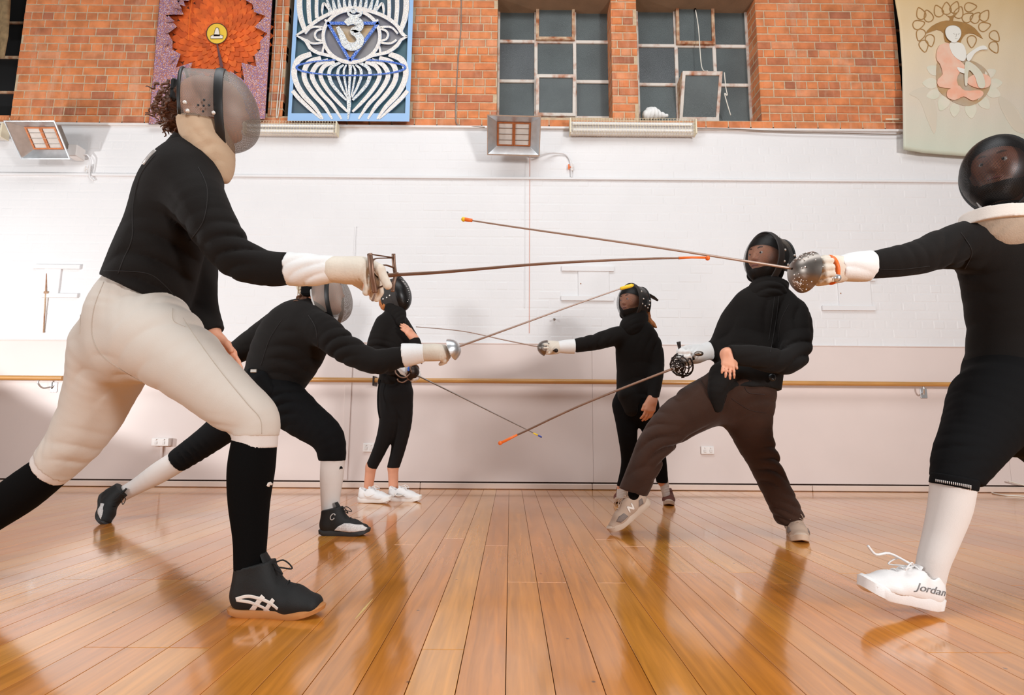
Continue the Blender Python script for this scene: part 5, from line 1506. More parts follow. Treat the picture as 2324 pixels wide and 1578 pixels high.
# ------------------------------------------------------------------ shoes: local frame x forward from the heel, y side, z up
def shoe(P_, heel, fwd, up, L=0.28, high=False, up_mt=None, sole_mt=None, lace_mt=None, sole_h=0.022, label=None, toe_mt=None, wid=1.0, h=0.0045, tongue=True, near=1, slim=1.0):
    """heel: point on the ground under the heel"""
    X = nrm(fwd); Z = nrm(np.asarray(up, float) - X * np.dot(up, X)); Yv = np.cross(Z, X); o = np.asarray(heel, float); s_ = L / 0.28
    T = lambda x, y, z: o + (X * x + Yv * y * wid + Z * z) * s_
    mt_ = up_mt
    f = SDF((-.04, -.075, -.03), (.33, .075, .26), h / s_)
    f.cone((.045, 0, .045), (.10, 0, .05), .036, .036, .02, .95)
    f.cone((.10, 0, .05), (.18, 0, .042), .038, .038, .02, 1.05)
    f.cone((.18, 0, .036), (.235, .0, .030), .037, .028, .02, 1.3)
    f.cone((.05, 0, .05), (.055, 0, .085), .037, .036, .02)
    f.cone((.13, 0, .06), (.10, 0, .088), .03, .03, .03)
    if high:
        f.cone((.050, 0, .07), (.054, 0, .15), .040, .043, .02); f.cone((.10, 0, .085), (.085, 0, .15), .034, .034, .03)
        f.cut((.07, 0, .135), (-.22, 0, 1), .12)
    else:
        f.cone((.035, 0, .07), (.025, 0, .098), .022, .014, .02, 1.2)
        f.carve((.062, 0, .125), (.075, 0, .082), .033, .028, .01)
        f.cut((.07, 0, .108), (.1, 0, 1), .12)
    f.cut((.12, 0, sole_h * .8 / s_), (0, 0, -1), .25)
    if not high: f.carve((.06, 0, .14), (.07, 0, .09), .034, .029, .008)
    me = f.mesh('shoe')
    n = len(me.vertices); co = np.zeros(n * 3, np.float32); me.vertices.foreach_get('co', co); co = co.reshape(-1, 3)
    wv = o[None] + (co[:, 0:1] * X + co[:, 1:2] * wid * Yv + co[:, 2:3] * Z) * s_
    me.vertices.foreach_set('co', wv.astype(np.float32).ravel()); me.update()
    sh = link('shoe', me, mt_, P_.root)
    if label: sh['label'] = label
    # sole: outline swept upward
    ol = curve_pts([(0.004, 0), (.015, .028), (.06, .036), (.12, .034), (.18, .042), (.225, .039), (.258, .024), (.270, 0), (.258, -.024), (.225, -.039), (.18, -.042), (.12, -.032), (.06, -.036), (.015, -.028)], 56, True)
    mb = MB(); V = []; Fs = []; m = len(ol); cxy = np.array([.13, 0])
    lev = ((0.0, .94), (.004, 1.0), (sole_h, 1.02), (sole_h + .006, .95))
    for (z, k) in lev:
        for q in ol:
            w = cxy + (np.asarray(q) - cxy) * (k if abs(q[0] - .13) < 2 else 1)
            rise = 0.022 * max(0, (q[0] - .20) / .08) ** 2 + .006 * max(0, (.03 - q[0]) / .03)
            V.append(T(w[0], w[1], z / s_ + rise))
    for j in range(len(lev) - 1):
        for i in range(m):
            i2 = (i + 1) % m; Fs.append((j * m + i, j * m + i2, (j + 1) * m + i2, (j + 1) * m + i))
    Fs.append(tuple(range(m))[::-1]); Fs.append(tuple((len(lev) - 1) * m + i for i in range(m)))
    mb.add(V, Fs).build('sole', sole_mt, sh, True, 40)
    # laces
    if lace_mt:
        zt = lambda x: np.interp(x, [.085, .11, .14, .17, .20], [.148 if high else .112, .122 if high else .108, .098, .085, .073])
        for k, x in enumerate(np.linspace(.10 if not high else .095, .185, 5)):
            z = zt(x)
            MB().tube(curve_pts([T(x, -.02, z - .012), T(x + .004, 0, z + .002), T(x - .006, .02, z - .012)], 8), .0026 * s_, 6).build('lace', lace_mt, sh, True)
        x0 = .105; z0 = zt(x0)
        for sg in (-1, 1):
            MB().tube(curve_pts([T(x0, 0, z0), T(x0 + .03, .022 * sg, z0 + .012), T(x0 + .055, .03 * sg, z0 - .012), T(x0 + .03, .012 * sg, z0 - .006), T(x0, 0, z0)], 20), .0022 * s_, 6).build('lace_bow', lace_mt, sh, True)
    if tongue:
        z = .165 if high else .115; x = .085 if high else .09
        f2 = MB(); f2.tube([T(.12, 0, .10), T(x + .012, 0, z - .02), T(x, 0, z)], [.020 * s_, .022 * s_, .018 * s_], 10, True, 0.3)
        f2.build('tongue', up_mt, sh, True, 40)
    return sh, T
# ================================================================== A: lunging fencer in the left foreground
DET = 1.0
fA = Fl(545, 1393)
A = Person(1.80, (fA[0], 1.8, 0), 'fencer in cream breeches and black jacket lunging in the left foreground')
a_torso = [(332, 672, .06, 90, 1.12), (352, 602, .06, 85, 1.12), (382, 520, .06, 80, 1.15), (406, 440, .06, 78, 1.2), (428, 385, .05, 62, 1.2), (455, 335, .05, 40, 1.1)]
a_rarm = [(436, 410, -.02, 58), (458, 465, -.07, 56), (496, 532, -.085, 50), (536, 584, -.08, 44), (600, 608, -.07, 40), (664, 610, -.05, 36)]
a_larm = [(425, 430, .22, 58), (440, 560, .26, 50), (447, 680, .22, 42), (474, 752, .19, 32), (486, 775, .18, 24)]
a_pel = [(330, 655, .06, 74, 1.1), (314, 715, .06, 102, .95), (306, 775, .06, 98, .95)]
a_fleg = [(352, 768, -.0, 94), (440, 838, -.04, 77), (522, 909, -.05, 65), (576, 950, -.05, 53), (580, 995, -.05, 48)]
a_rleg = [(262, 790, .14, 88), (230, 885, .2, 70), (186, 978, .24, 58), (128, 1052, .26, 47)]
a_fshin = [(580, 985, -.05, 46), (571, 1060, -.05, 50), (566, 1135, -.05, 44), (568, 1220, -.05, 36), (566, 1300, -.05, 32), (566, 1350, -.05, 28)]
a_rshin = [(118, 1066, .27, 41), (50, 1118, .29, 45), (-20, 1168, .3, 40), (-100, 1226, .31, 33)]
hA = A.p(486, 250, .03); FA = (0.945, 0.31, 0.07)
ws = A.p(762, 612, -.05)
lw_ = A.p(482, 768, .17)
raws = [head_cones(hA, FA, (0, 0, 1)), [(hA - (0.03, 0, .06), A.p(440, 350, .05), .052, .06, .03)],
        hand_cones(ws, (1, .02, -.05), (0, .3, -1), (0, 1, .3), (.75, .75, .5), 1.02, .8, (.8, .1, .6)),
        hand_cones(lw_, (.6, .1, -.8), (-.3, -.7, .1), (.8, 0, .5), (.2, .2, .1), 1.0)]
A.body([a_torso, a_rarm + [(762, 612, -.05, 30)], a_larm, a_pel, a_fleg, a_rleg, a_fshin, a_rshin], raws, MT['skin'], 0.007)
brA = A.garment('breeches', MT['cream'], [('c', a_pel, .06), ('c', a_rleg, .06), ('c', a_fleg, .05),
    ('cut', 585, 990, -.05, .02, 1, 90), ('cut', 124, 1058, .26, -.78, .62, 95), ('cut', 320, 636, .06, .30, -.95, 160),
    ('fold', 430, 775, -.0, 110, .35, 1, 58, .009, .4), ('fold', 330, 810, -.03, 90, .5, 1, 60, .006, 1.2), ('fold', 560, 975, -.05, 55, .4, 1, 30, .008, 1.0),
    ('fold', 170, 1030, .2, 60, -.45, .8, 44, .006, .3), ('fold', 120, 1040, .2, 40, -.9, .3, 26, .004, 1.3), ('fold', 210, 900, .15, 110, .5, 1, 66, .008, 2.0), ('fold', 330, 650, .0, 80, 1, .1, 36, .005, .0)], .0065)
A.garment('cuff_band', MT['creamband'], [('c', [(580, 950, -.05, 49.5), (578, 1040, -.05, 47)], .02), ('cut', 584, 1018, -.05, .03, 1, 110), ('cut', 585, 978, -.05, -.02, -1, 110)], .005)
A.garment('cuff_band', MT['creamband'], [('c', [(145, 1036, .26, 49), (100, 1078, .27, 43)], .02), ('cut', 110, 1072, .26, -.78, .62, 80), ('cut', 134, 1050, .26, .78, -.62, 80)], .005)
skA = A.garment('sock', MT['sockb'], [('c', a_fshin, .03)], .006)
A.garment('sock', MT['sockb'], [('c', a_rshin, .03)], .007)
jkA = A.garment('jacket', MT['black'], [('c', a_torso, .06), ('cut', 322, 660, .06, -.37, .93, 230), ('c', a_rarm, .10), ('c', a_larm, .04),
    ('cut', 656, 611, -.05, 1, -.05, 75), ('cut', 476, 760, .19, .55, .83, 60),
    ('fold', 530, 575, -.1, 62, .5, .85, 38, .011, .5), ('fold', 600, 600, -.08, 60, .9, .3, 38, .004, 1.5), ('fold', 400, 600, -.06, 110, -.3, 1, 52, .012, 1.1), ('fold', 460, 540, -.08, 60, .8, .6, 45, .006, .3), ('fold', 300, 560, .0, 90, .2, 1, 60, .005, 2.2)], .0065)
# collar and back clip
A.garment('collar', MT['black'], [('c', [(425, 378, .05, 58, 1.15), (456, 325, .05, 48, 1.15)], .03), ('cut', 442, 336, .05, .62, -.78, 150)], .006)
MB().box(*[v for v in (0, 0, 0, 0, 0, 0)]) if False else None
# bib, mask, hair
A.garment('bib', MT['tan'], [('c', [(460, 262, .03, 52, 1.25), (474, 325, .03, 50, 1.25), (496, 372, .03, 30, 1.5), (505, 402, .03, 13, 1.8)], .04), ('cut', 460, 290, .03, 0.03, -1, 150),
    ('fold', 492, 345, -.05, 55, .6, .8, 30, .0035, .4), ('fold', 470, 310, -.05, 45, -.5, 1, 40, .003, 1.0)], .005)
mA, sdA, fAx = mask(A, A.p(507, 254, .03), FA, (0, 0, 1), 1.0, MT['wire'], MT['wire'], MT['rubber'], side=.118, side_ang=117, rivets=[(112, .78), (112, .12), (102, .84)], pitch=.0036, depth=.118)
# small emblem holes on the side mesh
for dx, dz in ((0, 0), (0, .02), (0, -.02), (.018, .002), (-.018, .002)):
    q = A.p(462, 240, -.092) + np.array([dx, 0, dz])
    MB().ball(q, .0045, 6, 5, (1, .4, 1)).build('emblem_dot', MT['rubber'], mA, True)
q = A.p(418, 222, .03)
MB().box(q[0] - .012, q[0] + .012, q[1] - .07, q[1] + .07, q[2] - .05, q[2] + .035, .008).build('back_strap', MT['rubber'], mA)
def curls(P_, c, n, spread, length, mt, seed, down=(0, 0, -1), r=.008, turns=2.2, amp=.018):
    rg = np.random.RandomState(seed); ho = None
    mb = MB()
    for i in range(n):
        b = np.asarray(c) + rg.randn(3) * spread
        d = nrm(np.asarray(down) + rg.randn(3) * .25); ln = length * (.6 + .6 * rg.rand())
        e1 = nrm(np.cross(d, (.3, .8, .4))); e2 = np.cross(d, e1); ph = rg.rand() * 6.28; pts = []
        for k in range(13):
            t = k / 12; a = ph + turns * 6.28 * t
            pts.append(b + d * ln * t + (e1 * math.cos(a) + e2 * math.sin(a)) * amp * (.3 + t))
        mb.tube(pts, list(np.linspace(r, r * .35, 13)), 6)
    return mb
A.garment('hair', MT['hairb'], [('c', [(430, 235, .05, 34, 1.6), (405, 262, .05, 26, 1.8), (398, 285, .05, 20, 1.6)], .03), ('fold', 405, 265, -.03, 50, .6, .8, 16, .008, .3), ('fold', 405, 265, .08, 60, -.6, .6, 20, .007, 1.3)], .005)
hm = curls(A, A.p(408, 255, .04), 150, (.016, .05, .034), .05, MT['hairb'], 3, (-.45, 0, -.9), .0050, 1.4, .008)
hm.build('curl', MT['hairb'], A.root, True)
# glove
A.garment('glove', MT['glove'], [('c', [(752, 611, -.05, 28), (790, 614, -.05, 31, 1.1), (822, 614, -.05, 31, 1.2)], .03), ('raw', hand_cones(ws, (1, .02, -.05), (0, .3, -1), (0, 1, .3), (.75, .75, .5), 1.12, 1.35, (.8, .1, .6))),
    ('raw', [(A.p(838, 598, -.08), A.p(862, 612, -.085), .017, .016, .015), (A.p(862, 612, -.085), A.p(880, 648, -.085), .0155, .014, .01)]),
    ('fold', 835, 640, -.07, 30, 1, .2, 11, .004, .2)], .004)
A.garment('glove_cuff', MT['cuff'], [('c', [(640, 609, -.05, 38), (700, 613, -.05, 36), (764, 611, -.05, 29)], .03), ('cut', 654, 611, -.05, -1, -.06, 80), ('cut', 760, 611, -.05, 1, 0, 60),
    ('fold', 700, 615, -.08, 55, .7, .7, 26, .004, .7)], .005)
# shoes
shA, T = shoe(A, fA + (-.035, 0, 0), (1, -.06, 0), (0, 0, 1), .305, True, MT['shoeblk'], MT['gum'], MT['shoeblk'], .016)
conform(shA, T, [stroke(q, w)[1] for q, w in (([(.042, .052), (.075, .060), (.12, .052), (.160, .030)], .0085), ([(.044, .050), (.085, .043), (.118, .030), (.132, .012)], .0085), ([(.076, .013), (.098, .038), (.118, .062)], .013), ([(.118, .017), (.134, .038), (.146, .054)], .011))], MT['markw'], 'stripe', -1, .0016, 3)
shoe(A, P(-185, 1290, 2.13) * (1, 1, 0) + (0, 0, .03), (-.1, .9, -.35), (0, .3, .9), .29, True, MT['shoeblk'], MT['gum'], None, .016)
patch_on(skA, [(604, 1103), (607, 1096), (613, 1094), (618, 1098), (617, 1102), (612, 1101), (611, 1105), (607, 1105)], MT['markw'], 'sock_emblem', .0014, 1)
SM = mat('cream_seam', srgb(190, 176, 162), .9)
seam(brA, [(236, 640), (214, 700), (210, 760), (232, 806), (280, 842), (322, 866)], .0011, SM)
seam(brA, [(415, 722), (440, 760), (500, 842), (560, 915), (590, 950), (594, 985)], .0011, SM)
seam(brA, [(186, 668), (183, 720), (182, 758)], .0011, SM)
seam(brA, [(392, 700), (394, 728), (420, 742)], .0010, SM)
BS = mat('black_seam', srgb(30, 26, 25), .9)
seam(jkA, [(352, 352), (318, 400), (302, 470), (300, 540), (280, 590), (268, 622)], .0018, BS)
seam(jkA, [(450, 380), (470, 430), (462, 500), (430, 548)], .0016, BS)
seam(jkA, [(236, 615), (330, 620), (372, 646), (408, 688)], .0016, BS)
seam(jkA, [(326, 372), (340, 354), (352, 342)], .011, MT['silver'], 'back_clip', 10, -.004)
# ================================================================== B: fencer entering at the right
fB = Fl(2118, 1380)
B = Person(1.97, (fB[0], 1.95, 0), 'fencer with white knee socks and black mask at the right edge thrusting a sword')
b_torso = [(2305, 850, .1, 100, .85), (2306, 760, .08, 92, .85), (2308, 660, .06, 104, .85), (2300, 575, .04, 108, .75), (2292, 520, .05, 66, .85)]
b_rarm = [(2262, 550, .03, 62), (2215, 552, .0, 55), (2150, 562, .0, 45), (2080, 585, -.03, 38), (2020, 596, -.05, 34), (1962, 604, -.06, 29)]
b_larm = [(2390, 560, .1, 60), (2450, 680, .15, 52), (2440, 800, .05, 42), (2420, 860, .0, 32)]
b_pel = [(2302, 850, .1, 100, .85), (2300, 925, .1, 112, .9)]
b_fleg = [(2262, 915, .02, 92), (2222, 985, -.05, 72), (2188, 1042, -.1, 60), (2165, 1095, -.14, 45)]
b_rleg = [(2370, 950, .15, 100), (2470, 1060, .25, 75), (2560, 1140, .3, 60), (2640, 1190, .35, 50)]
b_fshin = [(2165, 1085, -.14, 43), (2156, 1150, -.15, 41), (2136, 1220, -.16, 35), (2118, 1275, -.17, 31), (2108, 1325, -.17, 29)]
b_rshin = [(2640, 1190, .35, 46), (2720, 1210, .4, 44), (2850, 1230, .45, 32)]
FB = (-0.80, -0.60, 0.02); hB = B.p(2268, 392, .06)
wB = B.p(1905, 612, -.07)
raws = [hand_cones(B.p(2418, 866, .0), (-.2, -.25, -1), (-.3, .9, 0), (-.9, -.3, .1), (.35, .4, .3), 1.0), head_cones(hB, FB), [(hB - (0, 0, .06), B.p(2290, 530, .06), .055, .065, .03)], hand_cones(wB, (-1, -.05, -.12), (.15, -1, -.2), (0, 0, 1), (1.1, 1.2, .6), .92, .8, (.95, .25, .3))]
B.body([b_torso, b_rarm + [(1905, 612, -.07, 26)], b_larm, b_pel, b_fleg, b_rleg, b_fshin, b_rshin], raws, MT['skin2'], .006)
face_parts(B, hB, FB, (0, 0, 1))
B.garment('breeches', MT['black2'], [('c', b_pel, .06), ('c', b_rleg, .06), ('c', b_fleg, .06), ('cut', 2162, 1088, -.14, -.25, .97, 110),
    ('fold', 2170, 1040, -.1, 60, .3, 1, 26, .008, .5), ('fold', 2240, 960, -.05, 80, .4, 1, 50, .006, 1.2)], .007)
cfB = B.garment('cuff_band', MT['black2'], [('c', [(2172, 1060, -.14, 46), (2160, 1120, -.15, 44.5)], .02), ('cut', 2161, 1106, -.14, -.2, .98, 110), ('cut', 2167, 1082, -.14, .2, -.98, 110)], .005)
# pale dashes woven into the cuff band
for k in range(19):
    x_ = 2124 + k * 4.3; y_ = 1087 + (x_ - 2118) * .17
    patch_on(cfB, [(x_, y_), (x_ + 2.0, y_ + .3), (x_ + 2.0, y_ + 11), (x_, y_ + 10.7)], MT['sockw'], 'band_dash', .0012, 1)
B.garment('sock', MT['sockw'], [('c', b_fshin, .03), ('cut', 2164, 1096, -.14, .2, -.98, 110)], .006)
B.garment('sock', MT['sockw'], [('c', b_rshin, .03)], .01)
jkB = B.garment('jacket', MT['black'], [('c', b_torso, .06), ('c', b_rarm, .08), ('c', b_larm, .08), ('cut', 1971, 603, -.06, -1, .05, 60), ('cut', 2300, 850, .1, 0, 1, 240),
    ('fold', 2150, 560, -.03, 70, .9, .3, 40, .007, .4), ('fold', 2215, 600, -.03, 90, .7, .7, 48, .008, 1.3), ('fold', 2260, 760, .0, 110, .2, 1, 60, .006, 2.0), ('fold', 2060, 585, -.05, 50, .9, -.2, 34, .004, .0)], .0065)
B.garment('bib', MT['bibt'], [('c', [(2282, 470, -.02, 84, .9), (2276, 500, -.03, 80, .9), (2266, 518, -.05, 52, .9)], .05), ('cut', 2275, 514, -.04, .06, -1, 190),
    ('fold', 2240, 530, -.12, 40, .9, .5, 24, .005, .3)], .005)
B.garment('bib', MT['bibw'], [('c', [(2288, 440, .0, 66, .9), (2284, 480, -.02, 83, .9), (2278, 500, -.03, 83.5, .9), (2272, 540, -.04, 82, .9)], .03), ('cut', 2275, 516, -.04, -.06, 1, 190), ('cut', 2275, 490, -.03, .1, -1, 190)], .005)
mB, sdB, _ = mask(B, B.p(2262, 396, .02), FB, (0, 0, 1), 1.0, MT['wirebb'], MT['wirebs'], MT['rubber'], side=.12, side_ang=176, band_w=.012, rivets=[(-150, .08), (-160, .04), (-172, .03), (172, .03), (-140, .3)], pitch=.0042, depth=.128, b_=.112, a_=.150)
padding(B, mB, hB, FB, brow=.062)
B.garment('hair', mat('black_hair', srgb(34, 26, 22), .6, bump=.5), [('raw', [(hB + np.array([.05, .04, .05]), hB + np.array([.02, .02, .075]), .075, .072, .03)])], .006)
B.garment('glove', MT['glove'], [('c', [(1908, 610, -.07, 25), (1880, 614, -.07, 27, .9), (1862, 618, -.08, 24, .9)], .03), ('raw', hand_cones(wB, (-1, -.05, -.12), (.15, -1, -.2), (0, 0, 1), (1.1, 1.2, .6), 1.0, 1.4, (.95, .25, .3))),
    ('fold', 1870, 630, -.1, 25, .6, .8, 12, .003, .2)], .004)
B.garment('glove_cuff', MT['cuff'], [('c', [(1990, 603, -.06, 35), (1940, 606, -.065, 33), (1895, 612, -.07, 26)], .02), ('cut', 1973, 604, -.06, 1, .03, 60), ('cut', 1902, 612, -.07, -1, .1, 60), ('fold', 1935, 610, -.1, 50, .2, 1, 30, .003, .7)], .005)
# lifted front shoe, toe raised
hl = P(2132, 1377, 1.80); hl = np.array([hl[0], 1.80, 0.006])
shB, T = shoe(B, hl, (-.93, -.12, .22), (.22, 0, .97), .29, False, MT['shoewht'], MT['shoewht'], MT['shoewht'], .034, wid=1.05)
MB().tube(curve_pts([T(.12, 0, .115), T(.16, -.03, .128), T(.20, -.035, .115), T(.235, -.03, .135)], 14), .004, 6).build('lace_end', MT['shoewht'], shB, True)
shoe(B, P(2885, 1262, 2.42) * (1, 1, 0), (.35, -.9, 0), (0, 0, 1), .29, False, MT['shoewht'], MT['shoewht'], MT['shoewht'], .034, wid=1.05)
cu = bpy.data.curves.new('shoe_word', 'FONT'); cu.body = 'Jordan'; cu.size = .040; cu.extrude = .0008; cu.shear = .3
to = bpy.data.objects.new('tmp', cu); COL.objects.link(to); dg = bpy.context.evaluated_depsgraph_get(); me = bpy.data.meshes.new_from_object(to.evaluated_get(dg)); bpy.data.objects.remove(to)
co = np.array([v.co[:] for v in me.vertices]); co[:, 0] -= co[:, 0].min(); wd = co[:, 0].max()
sgn = 1.0 if np.dot(T(0, 1, 0) - T(0, 0, 0), (0, -1, 0)) > 0 else -1.0
bv = BVHTree.FromPolygons([v.co[:] for v in shB.data.vertices], [p_.vertices[:] for p_ in shB.data.polygons]); dd = nrm(T(0, 0, 0) - T(0, sgn, 0)); V = []
for c in co:
    x_, z_ = .136 - c[0] / wd * .108, .050 + c[1] * .75
    h_ = bv.ray_cast(Vector(T(x_, sgn * .11, z_)), Vector(dd), .3)
    V.append((np.array(h_[0]) if h_[0] is not None else T(x_, sgn * .03, z_)) - dd * (.0010 + c[2]))
me.vertices.foreach_set('co', np.array(V, np.float32).ravel()); me.materials.clear()
link('side_lettering', me, MT['markg'], shB)

# ================================================================== C: crouching fencer behind A
fC = Fl(728, 1214)
C = Person(3.05, (fC[0], 3.0, 0), 'black clad fencer in a deep lunge with white socks behind the cream breeches')
c_torso = [(620, 866, .05, 64, .95), (648, 808, .04, 77, .9), (672, 760, .03, 76, .9), (694, 722, .03, 46, .95), (716, 702, .03, 30, 1)]
c_rarm = [(700, 742, -.06, 42), (735, 752, -.12, 38), (782, 790, -.15, 32), (845, 820, -.16, 28), (880, 817, -.15, 26), (930, 806, -.14, 22)]
c_larm = [(640, 740, .16, 40), (590, 768, .22, 32), (545, 796, .25, 26), (512, 818, .22, 19)]
c_pel = [(612, 855, .06, 50, 1.1), (604, 890, .06, 58, 1.1)]
c_fleg = [(622, 895, .0, 56), (690, 950, -.05, 45), (744, 994, -.08, 36), (756, 1060, -.08, 27)]
c_rleg = [(592, 890, .1, 54), (540, 942, .2, 42), (484, 990, .25, 33), (398, 1050, .28, 26)]
c_fshin = [(756, 1035, -.08, 26.5), (753, 1080, -.08, 25.5), (750, 1130, -.08, 21), (750, 1165, -.08, 19), (750, 1190, -.08, 17)]
c_rshin = [(402, 1048, .28, 25), (360, 1074, .28, 24), (312, 1103, .28, 18), (282, 1120, .28, 16), (268, 1130, .28, 14)]
FC = (0.98, -0.12, 0.10); hC = C.p(738, 672, .03); wC = C.p(968, 800, -.14)
raws = [head_cones(hC, FC), [(hC - (0.03, 0, .05), C.p(690, 725, .03), .055, .065, .03)], hand_cones(wC, (1, 0, -.03), (.1, .8, -.6), (0, .4, 1), (1., 1., .5), .9, .8, (.9, .2, .5)),
        hand_cones(C.p(512, 820, .22), (-.5, .1, -.7), (.6, 0, -.4), (0, -1, 0), (.3, .3, .2), .95)]
C.body([c_torso, c_rarm + [(968, 800, -.14, 19)], c_larm, c_pel, c_fleg, c_rleg, c_fshin, c_rshin], raws, MT['skin'], .008)
C.garment('trousers', MT['black2'], [('c', c_pel, .05), ('c', c_rleg, .05), ('c', c_fleg, .05), ('cut', 755, 1045, -.08, 0, 1, 60), ('cut', 402, 1047, .28, -.83, .55, 60),
    ('fold', 430, 1025, .22, 45, -.8, .5, 18, .008, .5), ('fold', 640, 910, -.1, 60, .3, 1, 26, .009, .2), ('fold', 750, 1010, -.1, 40, .2, 1, 24, .006, 1.5)], .0075)
skC = C.garment('sock', MT['sockw'], [('c', c_fshin, .02)], .006); C.garment('sock', MT['sockw'], [('c', c_rshin, .02)], .006)
jkC = C.garment('jacket', MT['black'], [('c', c_torso, .06), ('cut', 617, 872, .05, -.47, .88, 170), ('c', c_rarm, .08), ('c', c_larm, .05), ('cut', 921, 808, -.14, .97, -.2, 50),
    ('fold', 780, 785, -.17, 48, .5, .85, 26, .012, .4), ('fold', 880, 820, -.16, 40, .9, -.1, 26, .006, 1.0), ('fold', 640, 830, -.1, 80, -.35, 1, 34, .010, .3), ('fold', 600, 770, .15, 50, .4, .9, 26, .007, 2.0), ('fold', 700, 790, -.12, 70, .3, 1, 36, .006, 1.6)], .007)
C.garment('waist_pouch', MT['black2'], [('c', [(570, 845, -.1, 10), (585, 862, -.12, 10)], .01), ('c', [(592, 858, -.12, 16), (612, 890, -.12, 14)], .02)], .006)
q = C.p(576, 843, -.15); MB().box(q[0] - .018, q[0] + .016, q[1] - .004, q[1] + .004, q[2] - .008, q[2] + .012, .003).build('pouch_clip', MT['steel_d'], C.root)
mC, _, fx = mask(C, C.p(759, 678, .02), FC, (0, 0, 1), .97, MT['wire'], MT['wire'], MT['rubber'], side=.115, side_ang=128, slant=-.05, band_w=.024, back_edge=MT['silver'], pitch=.004, depth=.098)
q = C.p(700, 655, .05)
tg = MB(); pts = curve_pts([(q[0] - .045, 0, q[2] + .09), (q[0] + .02, 0, q[2] + .09), (q[0] + .04, 0, q[2] + .0), (q[0] + .02, 0, q[2] - .07), (q[0] - .03, 0, q[2] - .06), (q[0] - .07, 0, q[2] + .02)], 24, True)
MB().plate([(p_[0], p_[2]) for p_ in pts], lambda u, v, d: np.array([u, q[1] + d, v]), -.008, .008).build('back_tongue', MT['cage'], mC)
for k in range(7):
    z = q[2] - .05 + k * .021
    MB().box(q[0] - .055, q[0] + .03, q[1] - .011, q[1] - .007, z - .002, z + .002).build('tongue_rib', MT['tan'], mC)
    x = q[0] - .055 + k * .015
    MB().box(x - .002, x + .002, q[1] - .011, q[1] - .007, q[2] - .05, q[2] + .08).build('tongue_rib', MT['tan'], mC)
q = C.p(704, 660, .02); MB().box(q[0] - .022, q[0] + .035, q[1] - .09, q[1] + .09, q[2] - .045, q[2] + .05, .01).build('back_strap', MT['black2'], mC)
C.garment('hair', MT['hairb'], [('raw', [(C.p(695, 690, .03), C.p(720, 685, .03), .045, .05, .03), (C.p(690, 682, .0), C.p(698, 694, .05), .035, .035, .03)]), ('fold', 697, 688, .0, 30, .5, .8, 9, .007, .3), ('fold', 700, 690, .0, 30, .8, -.5, 8, .006, 1.3)], .005)
curls(C, C.p(694, 684, .02), 26, (.016, .04, .02), .05, MT['hairb'], 5, (-.3, 0, -.8), .006, 1.6, .012).build('curl', MT['hairb'], C.root, True)
C.garment('glove', MT['glove'], [('c', [(958, 801, -.14, 19), (985, 800, -.14, 19, 1.1), (1003, 800, -.14, 17)], .02), ('raw', hand_cones(wC, (1, 0, -.03), (.1, .8, -.6), (0, .4, 1), (1., 1., .5), .98, 1.35, (.9, .2, .5))), ('fold', 1005, 808, -.16, 14, 1, .3, 6, .004, 0)], .0045)
C.garment('glove_cuff', MT['cuff'], [('c', [(900, 809, -.14, 29), (940, 804, -.14, 24), (970, 801, -.14, 18)], .02), ('cut', 915, 807, -.14, -.98, .15, 60), ('cut', 964, 801, -.14, 1, 0, 40)], .005)
shC, T = shoe(C, fC + (-.012, 0, 0), (1, -.03, 0), (0, 0, 1), .275, True, MT['shoeblk'], MT['soled'], MT['shoeblk'], .02)
conform(shC, T, [[(.095, .030), (.115, .050), (.145, .066), (.175, .066), (.205, .060), (.235, .056), (.262, .040), (.25, .030), (.20, .024), (.14, .024)]], MT['meshwht'], 'mesh_panel', -1, .0014, 6)
conform(shC, T, stroke([(.085 + .011 * math.cos(a) + .004 * math.sin(a), .098 + .015 * math.sin(a)) for a in np.linspace(.5, 5.9, 12)], .005, 22)[0], MT['silver'], 'spiral_emblem', -1, .0016, 1)
rs = C.p(232, 1132, .28)
rs = C.p(234, 1124, .28)
shC2, T = shoe(C, rs, (.45, -.62, -.58), (.80, .0, .55), .27, True, MT['shoeblk'], MT['soled'], MT['shoeblk'], .02)
conform(shC2, T, [[(.12, .03), (.15, .06), (.2, .056), (.25, .036), (.2, .024)]], MT['meshwht'], 'mesh_panel', -1, .0014, 6)
conform(shC2, T, [[(.12, .03), (.15, .06), (.2, .056), (.25, .036), (.2, .024)]], MT['meshwht'], 'mesh_panel', 1, .0014, 6)
patch_on(skC, [(770, 1066), (771, 1060), (774, 1058), (777, 1061), (777, 1065), (774, 1064)], MT['black2'], 'sock_emblem', .0014, 1)

# ================================================================== D: leaning fencer in brown trousers
fD = Fl(1812, 1226)
D = Person(2.90, ((Fl(1600, 1220))[0], 2.9, 0), 'fencer in brown corduroy trousers and black jacket leaning back from a blade')
d_torso = [(1690, 892, .0, 76, .82), (1703, 825, .0, 73, .78), (1722, 755, .0, 70, .72), (1737, 702, .0, 62, .66), (1743, 668, .0, 36, .75), (1746, 645, .0, 26, .9)]
d_larm = [(1772, 692, .0, 31), (1800, 718, -.06, 34), (1807, 785, -.16, 31), (1785, 820, -.24, 28), (1720, 812, -.3, 25), (1650, 804, -.32, 20)]
d_rarm = [(1694, 692, .02, 30), (1664, 728, .06, 29), (1632, 785, .05, 23), (1596, 800, .0, 18)]
d_pel = [(1686, 865, 0, 66, .8), (1674, 905, 0, 66, .8)]
d_rleg = [(1640, 898, .0, 58), (1552, 942, -.05, 47), (1488, 1002, -.08, 36), (1460, 1062, -.08, 33), (1428, 1136, -.06, 31)]
d_lleg = [(1698, 900, .0, 56), (1704, 975, .0, 45), (1732, 1048, .02, 33), (1766, 1120, .04, 31), (1806, 1205, .06, 30)]
